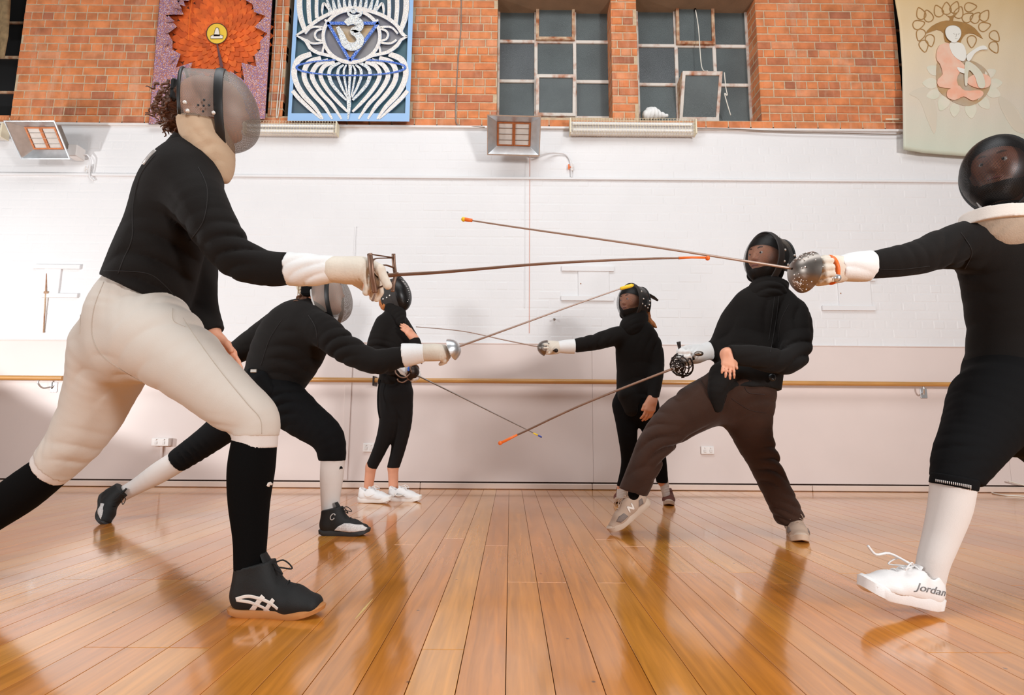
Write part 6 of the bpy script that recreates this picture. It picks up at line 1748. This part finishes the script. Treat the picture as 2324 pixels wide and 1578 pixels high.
FD = (-0.86, -0.50, 0.05); UD = (.12, 0, 1); hD = D.p(1738, 590, .03)
wD = D.p(1580, 803, -.03); lwD = D.p(1652, 806, -.32)
raws = [head_cones(hD, FD, UD), [(hD - (0, 0, .06), D.p(1742, 660, .02), .052, .06, .03)], hand_cones(wD, (-1, -.15, -.2), (.1, -1, -.3), (0, -.3, 1), (1.1, 1.1, .5), .92, .8, (.9, .3, .3)),
        hand_cones(lwD, (-.2, -.45, -.85), (.2, .85, -.3), (1, 0, -.2), ((.30, .12, .08, .0), .35, .25), .68, .98, (.8, .5, .1), .3),
        [(D.p(1444, 1100, -.06), D.p(1438, 1122, -.06), .026, .024, .02), (D.p(1798, 1185, .06), D.p(1808, 1205, .06), .036, .034, .02)]]
D.body([d_torso, d_larm, d_rarm + [(1580, 803, -.03, 16)], d_pel, d_rleg[:4] + [(1442, 1098, -.06, 17)], d_lleg[:4] + [(1794, 1170, .06, 17)]], raws, MT['skin'], .0042)
face_parts(D, hD, FD, UD)
trD = D.garment('trousers', MT['brown'], [('c', d_pel, .05), ('c', d_lleg, .06), ('c', d_rleg, .06), ('cut', 1437, 1117, -.06, -.25, .95, 60), ('cut', 1796, 1180, .06, .35, .93, 60),
    ('fold', 1500, 1010, -.1, 55, .5, .9, 28, .016, .5), ('fold', 1590, 940, -.1, 85, .6, .7, 38, .014, 1.5), ('fold', 1740, 1050, -.05, 60, -.35, 1, 28, .016, .2), ('fold', 1790, 1160, .02, 40, .0, 1, 20, .012, .9), ('fold', 1700, 920, -.1, 60, .1, 1, 34, .008, .1), ('fold', 1450, 1080, -.1, 50, .4, .7, 40, .006, .3)], .0065)
jkD = D.garment('jacket', MT['black'], [('c', d_torso, .06), ('cut', 1690, 880, 0, -.10, 1, 190), ('c', [(1640, 850, -.10, 30), (1627, 890, -.14, 20), (1628, 925, -.13, 12)], .06), ('c', d_rarm, .05), ('c', d_larm, .05), ('cut', 1657, 805, -.32, -.97, .1, 45), ('cut', 1607, 797, 0, -.95, .2, 40),
    ('fold', 1792, 800, -.22, 60, .4, .9, 34, .013, .3), ('fold', 1730, 812, -.3, 55, .4, .9, 36, .010, 1.2), ('fold', 1700, 845, -.12, 85, .2, 1, 44, .012, .8), ('fold', 1770, 730, -.08, 60, .9, .2, 32, .013, .2), ('fold', 1680, 770, -.12, 70, .8, .4, 44, .009, 1.8)], .0065)
q = D.p(1752, 857, -.16); MB().ball(q, .02, 10, 6, (1, .5, 1)).build('jacket_button', MT['black_pl'], D.root, True)
D.garment('bib', MT['black'], [('c', [(1754, 640, .03, 34, .9), (1750, 655, .01, 36, .9), (1742, 668, -.01, 44, .8), (1736, 676, -.02, 42, .75)], .03), ('cut', 1742, 630, 0, .3, -1, 120), ('fold', 1735, 655, -.12, 45, .5, .9, 22, .008, .6), ('fold', 1755, 640, -.1, 40, -.6, .8, 20, .006, .1)], .005)
mD, _, _ = mask(D, D.p(1735, 588, -.0), FD, UD, .98, MT['wireb'], MT['wirebs'], MT['bandgrey'], side=.125, side_ang=118, band_w=.046, rivets=[(-75, .25), (-100, .2), (-104, .5), (-106, .8), (-92, .92), (-78, .95), (-40, .15)], pitch=.0042, depth=.108)
padding(D, mD, hD, FD, UD, .97, .05)
for st_ in ([(1444, 1098, -.06, 15), (1438, 1122, -.06, 13)], [(1796, 1180, .06, 17), (1808, 1208, .06, 15)]): D.garment('sock', MT['sockb'], [('c', st_, .02)], .006)
D.garment('hair', MT['hairb'], [('raw', [(hD + np.array([.075, .05, .03]), hD + np.array([.085, .05, -.02]), .05, .04, .03)]), ('fold', 1790, 580, .05, 30, .3, 1, 9, .005, 0)], .006)
D.garment('glove', MT['cuff'], [('c', [(1600, 800, -.02, 18), (1580, 805, -.04, 20), (1562, 808, -.06, 18)], .02), ('raw', hand_cones(wD, (-1, -.15, -.2), (.1, -1, -.3), (0, -.3, 1), (1.1, 1.1, .5), 1.0, 1.4, (.9, .3, .3))), ('fold', 1572, 812, -.1, 20, .8, .5, 9, .004, .3)], .0045)
D.garment('glove_cuff', MT['cuff'], [('c', [(1618, 795, 0, 22), (1592, 800, -.02, 19)], .02), ('cut', 1612, 796, 0, .95, -.2, 40), ('cut', 1590, 800, -.02, -1, 0, 40)], .005)
def trainer(P_, heel, fwd, up, near):
    sh, T = shoe(P_, heel, fwd, up, .285, False, MT['shoebeige'], MT['soleb'], MT['shoebeige'], .03, wid=1.0)
    for sg in (-1, 1):
        conform(sh, T, [[(.15, .034), (.158, .060), (.19, .062), (.215, .050), (.20, .034)]], MT['shoegrey'], 'mesh_panel', sg, .0012, 4)
        conform(sh, T, [[(.045, .034), (.035, .06), (.055, .062), (.075, .036)]], MT['shoegrey'], 'heel_panel', sg, .0012, 4)
        k_ = 1 if sg < 0 else -1
        n_ = [(.115 + k_ * (x - .115) * 1.0, z) for x, z in ((.095, .042), (.102, .042), (.108, .060), (.122, .042), (.130, .042), (.137, .074), (.130, .074), (.124, .056), (.110, .074), (.102, .074))]
        conform(sh, T, [n_], MT['markw'], 'letter_outline', sg, .0018, 2)
    return sh, T
toe = Fl(1384, 1213)
fw = nrm((-.80, -.10, -.60)); upv = nrm((-.58, 0, .80))
trainer(D, toe - fw * .278 - upv * .016 + (0, 0, .004), fw, upv, 1)
trainer(D, fD + np.array([.05, .16, 0.0]), (-.30, -.95, 0), (0, 0, 1), 1)

seam(jkD, [(1768, 672), (1762, 720), (1754, 770), (1748, 800)], .0020, BS)
seam(jkD, [(1758, 674), (1752, 722), (1745, 772)], .0016, BS)
seam(jkD, [(1790, 692), (1772, 730), (1766, 775)], .0016, BS)
TS = mat('brown_seam', srgb(46, 26, 18), .9)
seam(trD, [(1636, 935), (1648, 905), (1650, 885)], .0022, TS)
seam(trD, [(1690, 878), (1700, 892), (1736, 896)], .0022, TS)
seam(trD, [(1660, 905), (1700, 930), (1738, 938)], .0016, TS)
seam(trD, [(1590, 862), (1600, 880), (1612, 888)], .0022, TS)
seam(jkC, [(700, 716), (716, 745), (722, 790)], .0022, BS)
seam(jkC, [(640, 726), (612, 770), (592, 830)], .0020, BS)
seam(jkB, [(2180, 528), (2205, 570), (2190, 610)], .0018, BS)
seam(jkB, [(1975, 610), (2040, 612), (2110, 604)], .0014, BS)
# ================================================================== E: standing woman at the back left
E = Person(4.12, (Fl(878, 1136)[0], 4.12, 0), 'woman in black with ginger hair bun and white trainers standing by the barre')
e_torso = [(897, 860, 0, 35, .8), (896, 810, 0, 33, .8), (894, 765, 0, 36, .78), (891, 732, 0, 27, .8), (892, 705, 0, 16, .9)]
e_rarm = [(872, 735, -.05, 21), (857, 770, -.08, 20), (850, 810, -.08, 18), (880, 832, -.14, 16), (918, 838, -.18, 13)]
e_larm = [(908, 735, .05, 20), (934, 775, .02, 18), (946, 808, -.06, 16), (944, 785, -.12, 13), (940, 768, -.13, 11)]
e_pel = [(897, 850, 0, 36, .8), (897, 888, 0, 37, .8)]
e_rleg = [(884, 895, 0, 26), (882, 955, 0, 21), (866, 1010, .02, 16), (842, 1062, .06, 12.5)]
e_lleg = [(912, 895, .0, 25), (914, 955, .02, 21), (905, 1015, .04, 16), (892, 1062, .06, 13.5)]
FE = (0.93, -0.34, 0.10); hE = E.p(897, 668, .02); lwE = E.p(941, 770, -.13); rwE = E.p(918, 838, -.18)
raws = [head_cones(hE, FE, (0, 0, 1), .95), [(hE - (0, 0, .05), E.p(893, 722, 0), .045, .05, .03)], hand_cones(lwE, (-.6, -.25, .75), (-.6, .7, -.3), (.5, .2, .8), (.2, .25, .15), .82, 1.0, (.9, .2, .2)),
        hand_cones(rwE, (.9, -.1, -.35), (.2, .6, -.6), (.3, .5, .8), (1, 1, .5), .88, .8),
        [(E.p(842, 1058, .06), E.p(836, 1110, .08), .040, .033, .02), (E.p(892, 1058, .06), E.p(893, 1108, .08), .040, .034, .02)]]
E.body([e_torso, e_rarm, e_larm, e_pel, e_rleg, e_lleg], raws, MT['skin'], .005)
E.garment('leggings', MT['legging'], [('c', e_pel, .04), ('c', e_rleg, .03), ('c', e_lleg, .03), ('cut', 842, 1062, .06, -.25, .95, 30), ('cut', 893, 1062, .06, 0, 1, 30)], .007)
E.garment('jacket', MT['black'], [('c', e_torso, .05), ('cut', 897, 872, 0, -.15, 1, 90), ('c', [(868, 868, -.02, 10), (888, 862, -.08, 12)], .03), ('c', e_rarm, .05), ('c', e_larm, .05), ('cut', 941, 768, -.13, -.2, -.95, 22), ('cut', 914, 838, -.18, .95, .2, 22),
    ('fold', 855, 800, -.1, 30, .2, 1, 16, .010, .4), ('fold', 890, 840, -.08, 40, .3, 1, 22, .007, 1.1), ('fold', 905, 760, -.1, 40, .8, .5, 24, .006, 0)], .007)
MB().tube(curve_pts([E.p(863, 862, -.1), E.p(858, 890, -.1), E.p(858, 925, -.1), E.p(862, 950, -.1)], 12), .006, 6, True, .5).build('jacket_strap', MT['black2'], E.root, True)
E.garment('bib', MT['black'], [('c', [(893, 700, .0, 21, .9), (901, 714, -.02, 21, .9), (908, 732, -.06, 12, .9)], .03), ('fold', 900, 715, -.1, 22, .6, .8, 12, .006, .2)], .006)
E.garment('hair', MT['hairr'], [('raw', [(E.p(872, 688, .0), E.p(874, 694, .0), .040, .038, .02), (hE + np.array([-.05, .02, .02]), hE + np.array([-.055, .02, -.05]), .055, .045, .03)]), ('fold', 873, 690, .03, 18, .8, .5, 7, .006, .2)], .005)
MB().ball(hE + np.array([-.105, -.03, .03]), .032, 10, 8, (.7, 1, 1)).build('scrunchie', mat('blue_scrunchie', srgb(120, 150, 190), .7, var=.5, vscale=60, bump=.5), E.root, True)
mE, _, _ = mask(E, E.p(908, 668, .0), FE, (0, 0, 1), .93, MT['wirebs'], MT['bandgrey'], MT['bandgrey'], side=.12, side_ang=128, band_w=.034, rivets=[(75, .3), (100, .3), (104, .55), (106, .85), (96, .95), (86, .95), (40, .5)], pitch=.0055, depth=.085)
# printed fern on the mask: leaflets along an arc
for k in range(12):
    t = k / 11; c0 = np.array([918 + 12 * math.sin(t * 2.6), 640 + 44 * t]); d = np.array([-8 + 10 * t, -3 + 5 * t])
    a_, b_ = c0, c0 + d
    fr = lambda u, v, dd: P(u, v, 4.12 - .108 + .0016 * max(0, u - 915) - dd)
    MB().ribbon([tuple(a_), tuple((a_ + b_) / 2), tuple(b_)], [.4, 1.4, .2], fr, -.002, .002).build('printed_leaflet', MT['silver'], mE)
sh, T = shoe(E, P(812, 1140, 4.06) * (1, 1, 0), (1, -.18, .03), (0, 0, 1), .265, False, MT['shoewht'], MT['solew'], MT['shoewht'], .03)
conform(sh, T, [stroke([(.065, .072), (.08, .052), (.105, .047), (.15, .064)], [.002, .010, .009, .001])[1]], MT['markw'], 'side_swoosh', -1, .0014, 2)
sh, T = shoe(E, P(879, 1136, 4.14) * (1, 1, 0), (1, -.1, 0), (0, 0, 1), .265, False, MT['shoewht'], MT['solew'], MT['shoewht'], .03)
conform(sh, T, [[(.06, .035), (.09, .065), (.13, .06), (.155, .04), (.11, .034)]], MT['silver'], 'mesh_panel', -1, .0010, 3)
conform(sh, T, [stroke([(.065, .066), (.08, .048), (.105, .044), (.15, .06)], [.002, .010, .009, .001])[1]], MT['markw'], 'side_swoosh', -1, .0020, 2)

# ================================================================== F: masked woman at the back right
Fp = Person(3.95, (Fl(1470, 1148)[0], 3.95, 0), 'woman in all black with ginger ponytail reaching a foil to the left')
f_torso = [(1442, 900, 0, 43, .75), (1441, 845, 0, 41, .74), (1442, 790, 0, 44, .72), (1446, 758, 0, 34, .72), (1446, 728, 0, 19, .9)]
f_rarm = [(1422, 760, .0, 21), (1394, 764, -.04, 21), (1350, 777, -.07, 18), (1298, 786, -.09, 15.5)]
f_larm = [(1466, 758, 0, 21), (1484, 786, 0, 18), (1491, 830, -.03, 16), (1487, 875, -.1, 14), (1480, 912, -.15, 12)]
f_pel = [(1442, 890, 0, 42, .75), (1442, 920, 0, 45, .72)]
f_rleg = [(1418, 920, 0, 28), (1424, 985, 0, 22), (1426, 1050, .05, 16), (1412, 1108, .1, 13)]
f_lleg = [(1467, 920, 0, 28), (1482, 985, 0, 22), (1496, 1045, .05, 16), (1503, 1094, .1, 13)]
FF = (-0.80, -0.60, 0.0); hF = Fp.p(1434, 688, .03); rwF = Fp.p(1262, 789, -.10); lwF = Fp.p(1480, 906, -.15)
raws = [head_cones(hF, FF, (0, 0, 1), .93), [(hF - (0, 0, .05), Fp.p(1446, 745, 0), .045, .055, .03)], hand_cones(rwF, (-1, -.05, -.05), (.1, -1, -.3), (0, -.3, 1), (1.1, 1.1, .5), .85, .8, (.9, .3, .3)),
        hand_cones(lwF, (-.25, -.1, -1), (-.3, .9, .1), (-.9, -.3, .2), (.35, .4, .3), .93, 1.0, (.8, .4, .1)), [(Fp.p(1412, 1100, .1), Fp.p(1410, 1124, .1), .030, .028, .02), (Fp.p(1504, 1088, .1), Fp.p(1511, 1118, .1), .028, .022, .02)]]
Fp.body([f_torso, f_rarm + [(1262, 789, -.1, 13)], f_larm, f_pel, f_rleg, f_lleg], raws, MT['skin'], .0045)
face_parts(Fp, hF, FF, (0, 0, 1), .93, mat('blue_iris', srgb(70, 90, 120), .2))
Fp.garment('leggings', MT['black2'], [('c', f_pel, .04), ('c', f_rleg, .04), ('c', f_lleg, .04), ('cut', 1503, 1096, .1, 0, 1, 30), ('cut', 1412, 1104, .1, 0, 1, 30)], .0075)
for st_ in ([(1505, 1088, .1, 11), (1512, 1124, .1, 8.5)], [(1413, 1098, .1, 11.5), (1410, 1128, .1, 11)]):
    Fp.garment('sock', MT['sockw'], [('c', st_, .02), ('fold', st_[1][0], 1108, .1, 20, 0, 1, 6, .003, 0)], .005)
Fp.garment('jacket', MT['black'], [('c', f_torso, .05), ('cut', 1442, 912, 0, 0, 1, 110), ('c', [(1425, 900, -.08, 22), (1432, 930, -.08, 16)], .04), ('c', f_rarm, .04), ('c', f_larm, .04), ('cut', 1305, 786, -.08, -1, .1, 30), ('cut', 1480, 904, -.15, .1, 1, 28),
    ('fold', 1350, 775, -.1, 36, .9, .35, 20, .008, .3), ('fold', 1480, 780, -.06, 34, .9, .1, 22, .008, 1.0), ('fold', 1440, 870, -.1, 60, .1, 1, 40, .005, .3)], .007)
Fp.garment('bib', MT['black'], [('c', [(1446, 722, .02, 25, .95), (1440, 732, .0, 27, .95), (1434, 744, -.02, 28, .9), (1431, 750, -.03, 25, .85)], .03), ('fold', 1430, 735, -.1, 28, .4, .9, 14, .003, .2)], .0055)
mF, _, _ = mask(Fp, Fp.p(1431, 686, .0), FF, (0, 0, 1), .93, MT['wireb'], MT['wirebs'], MT['bandgrey'], side=.12, side_ang=120, band_w=.034, rivets=[(-60, .2), (-85, .25), (-100, .15), (-104, .45), (-108, .75), (-98, .85), (-86, .9)], pitch=.0055, depth=.108)
padding(Fp, mF, hF, FF, (0, 0, 1), .92, .05)
q = Fp.p(1474, 672, .06)
MB().tube([q + (-.03, 0, .02), q + (.03, 0, -.012), q + (.062, 0, -.035)], [.036, .032, .018], 12, True, .25).build('back_tongue', MT['bandgrey'], mF, True, 40)
MB().lathe([(.02, -.015), (.028, -.008), (.028, .008), (.02, .015)], q + (-.025, 0, .0), (.9, .2, -.3), 12).build('strap_loop', MT['orange'], mF, True)
Fp.garment('hair', MT['hairr'], [('raw', [(Fp.p(1466, 700, .06), Fp.p(1468, 725, .05), .03, .026, .02), (Fp.p(1468, 722, .05), Fp.p(1480, 736, .02), .022, .02, .02), (Fp.p(1480, 736, .02), Fp.p(1489, 743, .0), .016, .008, .02)]), ('fold', 1472, 725, .04, 18, .9, -.4, 5, .004, .2)], .0045)
Fp.garment('glove', MT['glove'], [('c', [(1265, 789, -.1, 13), (1250, 790, -.11, 14), (1240, 790, -.12, 12)], .02), ('raw', hand_cones(rwF, (-1, -.05, -.05), (.1, -1, -.3), (0, -.3, 1), (1.1, 1.1, .5), .92, 1.4, (.9, .3, .3))), ('fold', 1248, 794, -.14, 12, .8, .5, 6, .004, .3)], .005)
Fp.garment('glove_cuff', MT['cuff'], [('c', [(1316, 786, -.08, 17), (1285, 787, -.09, 15.5), (1262, 788, -.1, 12)], .02), ('cut', 1305, 786, -.08, 1, 0, 30), ('cut', 1266, 788, -.1, -1, 0, 30)], .005)
for (x, y, fw_) in ((1519, 1150, (-.24, -.97, 0)), (1402, 1145, (-.35, -.94, 0))):
    tf = Fl(x, y); hl_ = tf - nrm(fw_) * .255
    sh, T = shoe(Fp, hl_ * (1, 1, 0), fw_, (0, 0, 1), .255, False, MT['shoebrn'], MT['soleb'], MT['shoebrn'], .026)
    for sg in (-1, 1):
        conform(sh, T, [stroke([(.05, .045), (.08, .062), (.12, .055), (.16, .04)], [.004, .008, .008, .003])[1]], MT['markw'], 'side_emblem', sg, .0014, 2)
# ------------------------------------------------------------------ swords (held, so things of their own)
def blade(root, px, Ys, r0, r1, mt, n=30):
    pts = curve_pts([P(p[0], p[1], y) for p, y in zip(px, Ys)], n)
    MB().tube(pts, list(np.linspace(r0, r1, len(pts))), 8).build('blade', mt, root, True)
    return pts
def tipcap(root, a, b, r, mt, name='tip'):
    a = np.asarray(a, float); b = np.asarray(b, float); d = nrm(b - a)
    MB().tube([a, a + (b - a) * .5, b - d * r, b], [r * .8, r, r, r * .4], 8).build(name, mt, root, True)
def bell(root, c, ax, R, dep, mt, name='bell_guard', sx=1.0):
    pr = [(.004, dep), (R * .25, dep * .97), (R * .5, dep * .84), (R * .72, dep * .6), (R * .9, dep * .28), (R, 0), (R * 1.02, -.003), (R * .99, -.005), (R * .95, -.001), (R * .86, dep * .25), (R * .68, dep * .55), (R * .46, dep * .77), (.004, dep * .9)]
    return MB().lathe(pr, c, ax, 32, sx=sx).build(name, mt, root, True, 60)
def ring(root, c, ax, R, r, mt, name, n=28, ang=(0, 2 * math.pi), ref=None, sx=1.0):
    ax = nrm(ax); ref = nrm(np.cross(ax, (0.13, 0.3, 1.0))) if ref is None else nrm(np.asarray(ref) - ax * np.dot(ref, ax)); b = np.cross(ax, ref)
    pts = [np.asarray(c) + ref * R * sx * math.cos(a) + b * R * math.sin(a) for a in np.linspace(ang[0], ang[1], n)]
    return MB().tube(pts, r, 8, True).build(name, mt, root, True)

# A: brown swept-bar rapier
Ya = 1.745
r = empty('rapier', P(860, 622, Ya), 'brown metal rapier with open bar guard held by the cream breeches fencer', 'sword', 'swords')
pts = blade(r, [(868, 625), (1000, 618), (1230, 599), (1450, 588), (1545, 586)], [Ya, Ya, Ya + .02, Ya + .05, Ya + .06], .0062, .0032, MT['bronze'])
p2 = [P(1540, 586, Ya + .06), P(1570, 584.5, Ya + .065), P(1600, 585, Ya + .07)]
MB().tube(p2, [.0045, .004, .0042], 8).ball(P(1606, 586, Ya + .07), .0085, 8, 6).build('tip', MT['orange'], r, True)
MB().tube([P(770, 622, Ya + .02), P(880, 624, Ya)], .011, 10).build('grip', MT['iron'], r, True)
# knuckle plates: two uprights joined by bars
def barpx(name, pxs, w, Y, mt=MT['bronze'], fl=.45):
    MB().tube(curve_pts([P(a, b, Y + (c if c else 0)) for a, b, c in pxs], 16), w, 8, True, fl).build(name, mt, r, True)
barpx('front_upright', [(839, 576, -.05), (842, 600, -.055), (844, 625, -.05), (848, 645, -.04), (851, 665, -.03)], .0085, Ya)
barpx('rear_upright', [(893, 576, .05), (894, 600, .055), (897, 625, .05), (893, 645, .03), (891, 662, .02)], .0065, Ya)
barpx('guard_bar', [(839, 577, -.05), (866, 581, .0), (893, 585, .05)], .0045, Ya)
barpx('guard_bar', [(843, 598, -.05), (850, 588, -.02), (870, 586, .02), (893, 586, .05)], .0045, Ya)
barpx('guard_bar', [(845, 616, -.05), (858, 605, -.03), (875, 602, .02), (894, 608, .05)], .0045, Ya)
barpx('guard_bar', [(850, 662, -.02), (862, 652, .0), (880, 645, .02), (893, 640, .04)], .005, Ya)
barpx('quillon', [(845, 628, -.01), (852, 660, -.01), (845, 684, -.01)], .004, Ya)
barpx('ricasso', [(868, 626, 0), (890, 625, 0), (905, 622, 0)], .012, Ya, MT['bronze'], .5)

# B: epee with pitted bell guard
Yb_ = 1.885
r = empty('epee', P(1840, 618, Yb_), 'epee with pitted silver bell guard and orange strap held by the right edge fencer', 'sword', 'swords')
pts = blade(r, [(1826, 614), (1500, 563), (1180, 517), (1068, 500)], [Yb_, Yb_ + .0, Yb_ + .02, Yb_ + .03], .0050, .0030, MT['blade'])
tipcap(r, P(1072, 500.5, Yb_ + .03), P(1050, 497.5, Yb_ + .03), .0075, MT['orange'])
MB().ball(P(1052, 498, Yb_ + .03), .0088, 8, 6).build('tip_button', MT['yellow'], r, True)
gc = P(1829, 618, Yb_); ax = nrm(P(1500, 563, Yb_) - P(1800, 610, Yb_) + (0, -.10, 0))
bell(r, gc, ax, .073, .056, MT['steel_d'])
rg = np.random.RandomState(4); e1 = nrm(np.cross(ax, (0, 1, 0.2))); e2 = np.cross(ax, e1); mb = MB()
for k in range(120):
    grp = k % 2; a = (-math.pi / 2 if grp else math.pi / 2) + rg.randn() * .55; rr = np.clip(.75 + rg.randn() * .16, .35, .97)
    dd = .056 * np.interp(rr, [0, .25, .5, .72, .9, 1], [1, .97, .84, .6, .28, 0])
    q = gc + ax * (dd - .0002) + (nrm((0, 0, 1) - ax * ax[2]) * math.sin(a) + np.array([0, -1, 0]) * math.cos(a)) * .073 * rr
    mb.ball(q, .0014 + .0018 * rg.rand() ** 2, 6, 4)
o = mb.build('pitted_spots', MT['white_pl'], r, True); setp(o, kind='stuff')
gp = [P(1840, 620, Yb_), P(1866, 626, Yb_ - .02), P(1888, 631, Yb_ - .03)]
MB().tube(gp, [.010, .012, .012], 10).build('grip', MT['black_pl'], r, True)
MB().ball(P(1899, 631, Yb_ - .035), .0145, 12, 8).tube([P(1880, 629, Yb_ - .03), P(1890, 631, Yb_ - .033)], [.010, .013], 10).build('pommel', MT['steel'], r, True)
MB().tube([P(1838, 612, Yb_ - .045), P(1864, 606, Yb_ - .055), P(1872, 603, Yb_ - .055)], [.003, .004, .006], 8).build('thumb_bar', MT['steel_d'], r, True)
ring(r, P(1884, 613, Yb_), (-1, 0, -.12), .046, .008, MT['orange'], 'wrist_strap', sx=.95)

# C: foil with plain bowl guard
Yc_ = 2.905
r = empty('foil', P(1030, 793, Yc_), 'foil with polished bowl guard and yellow tip raised by the crouching fencer', 'sword', 'swords')
blade(r, [(1035, 789), (1150, 748), (1290, 697), (1412, 654)], [Yc_, Yc_, Yc_ + .03, Yc_ + .05], .0062, .0036, MT['blade'])
tipcap(r, P(1408, 655.5, Yc_ + .05), P(1438, 647, Yc_ + .055), .0105, MT['yellow'])
ax = nrm(P(1150, 748, Yc_) - P(1035, 789, Yc_) + (0, -.06, 0))
bell(r, P(1026, 793, Yc_), ax, .060, .046, MT['steel'])
MB().tube([P(1030, 791, Yc_), P(990, 800, Yc_ + .01), P(965, 806, Yc_ + .02)], .010, 8).build('grip', MT['iron'], r, True)
MB().ball(P(958, 808, Yc_ + .02), .016, 10, 8).build('pommel', MT['steel'], r, True)

# D: cup-hilt rapier
Yd = 2.83
r = empty('rapier', P(1548, 830, Yd), 'dark rapier with pierced cup and long crossbar held low by the brown trousers fencer', 'sword', 'swords')
blade(r, [(1545, 830), (1330, 915), (1190, 980), (1172, 988)], [Yd, Yd, Yd + .02, Yd + .02], .0064, .0042, MT['bronze'])
tipcap(r, P(1174, 987.2, Yd + .02), P(1136, 1006, Yd + .02), .0070, MT['orange'])
MB().ball(P(1135, 1006, Yd + .02), .011, 8, 6).build('tip_button', MT['orange'], r, True)
ax = nrm(P(1330, 915, Yd) - P(1545, 830, Yd) + (0, -.34, 0)); cc = P(1546, 829, Yd)
e1 = nrm((0, 0, 1) - ax * ax[2]); e2 = np.cross(ax, e1)
bell(r, cc + ax * .03, ax, .036, .022, MT['iron'], 'inner_cup')
rg = np.random.RandomState(9); mb = MB()
for k in range(26):
    a = rg.rand() * 6.28; rr = .034 * math.sqrt(rg.rand()); dd = .022 * math.sqrt(max(0, 1 - (rr / .036) ** 2)) + .031
    mb.ball(cc + ax * dd + (e1 * math.sin(a) + e2 * math.cos(a)) * rr, .0028, 6, 4)
o = mb.build('pierced_spots', MT['white_pl'], r, True); setp(o, kind='stuff')
for (o_, R_, w_) in ((-.012, .062, .004), (.012, .055, .0035), (.03, .045, .0035)): ring(r, cc + ax * o_, ax, R_, w_, MT['iron'], 'cup_ring')
for k in range(10):
    a = 2 * math.pi * k / 10; u = e1 * math.sin(a) + e2 * math.cos(a); u2 = e1 * math.sin(a + .3) + e2 * math.cos(a + .3)
    MB().tube(curve_pts([cc - ax * .012 + u * .062, cc + ax * .015 + u2 * .058, cc + ax * .04 + u * .035], 8), .0028, 6).build('cup_bar', MT['iron'], r, True)
MB().tube([P(1540, 776, Yd - .02), P(1544, 800, Yd - .01), P(1547, 830, Yd), P(1549, 850, Yd + .0), P(1550, 858, Yd)], [.011, .006, .005, .006, .009], 8).build('crossbar', MT['iron'], r, True)
MB().tube([cc, P(1575, 812, Yd - .03)], .010, 8).build('grip', MT['iron'], r, True)
MB().ball(P(1586, 803, Yd - .07), .021, 12, 8, (1.15, .9, .65)).build('pommel', MT['steel_d'], r, True)

# E: cup-hilt rapier pointing to the floor
Ye = 3.93
r = empty('rapier', P(930, 842, Ye), 'dark cup hilted rapier with curled bars pointing down from the standing woman', 'sword', 'swords')
blade(r, [(938, 848), (1030, 893), (1120, 938), (1215, 985)], [Ye, Ye, Ye + .02, Ye + .03], .0058, .0034, MT['steel_d'])
tipcap(r, P(1210, 983, Ye + .03), P(1222, 989, Ye + .03), .0058, MT['yellow'], 'tip_band'); tipcap(r, P(1221, 988.5, Ye + .03), P(1230, 993, Ye + .03), .0062, MT['bluep'])
ax = nrm(P(1030, 893, Ye) - P(938, 848, Ye) + (0, -.18, 0)); cc = P(937, 846, Ye)
bell(r, cc, ax, .056, .040, MT['iron'], 'cup')
ring(r, cc, ax, .058, .005, MT['bronze'], 'cup_rim')
for pxs in ([(940, 832, 0), (944, 824, -.02), (952, 822, -.03), (958, 826, -.03)], [(935, 842, -.03), (922, 856, -.06), (908, 856, -.06), (898, 846, -.05), (898, 836, -.04)], [(925, 862, -.02), (915, 868, -.04), (905, 866, -.05), (902, 860, -.05)], [(938, 828, .0), (930, 832, -.05), (934, 845, -.06)]):
    MB().tube(curve_pts([P(a, b, Ye + c) for a, b, c in pxs], 14), .0052, 8).build('hilt_bar', MT['bronze'], r, True)
MB().tube([cc, P(912, 835, Ye - .01)], .010, 8).build('grip', MT['iron'], r, True)
# glove on that hand
o = E.garment('glove', MT['cuff'], [('c', [(912, 833, -.18, 15), (926, 840, -.18, 15)], .02), ('raw', hand_cones(rwE, (.9, -.1, -.35), (.2, .6, -.6), (.3, .5, .8), (1, 1, .5), .95, 1.35))], .005)
q = P(927, 833, Ye - .07); MB().box(q[0] - .006, q[0] + .006, q[1] - .004, q[1] + .012, q[2] - .03, q[2] + .03, .002).build('glove_stripe', MT['pcobalt'], E.root)

# F: foil with half-round guard
Yf = 3.83
r = empty('foil', P(1232, 790, Yf), 'thin foil with dull half round guard held out by the ponytail woman', 'sword', 'swords')
blade(r, [(1228, 788.5), (1150, 773), (1050, 752), (944, 742)], [Yf, Yf, Yf + .03, Yf + .05], .0050, .0028, MT['blade'])
ax = nrm(P(1150, 773, Yf) - P(1228, 788.5, Yf) + (0, -.03, 0))
bell(r, P(1237, 790, Yf), ax, .057, .055, MT['steel_d'])
MB().tube([P(1237, 790, Yf), P(1258, 796, Yf - .02)], .009, 8).build('grip', MT['iron'], r, True)
MB().ball(P(1262, 796, Yf - .04), .0145, 10, 8).build('pommel', MT['iron'], r, True)
MB().tube([P(1238, 788, Yf - .03), P(1246, 780, Yf - .05)], .004, 6).build('thumb_bar', MT['iron'], r, True)
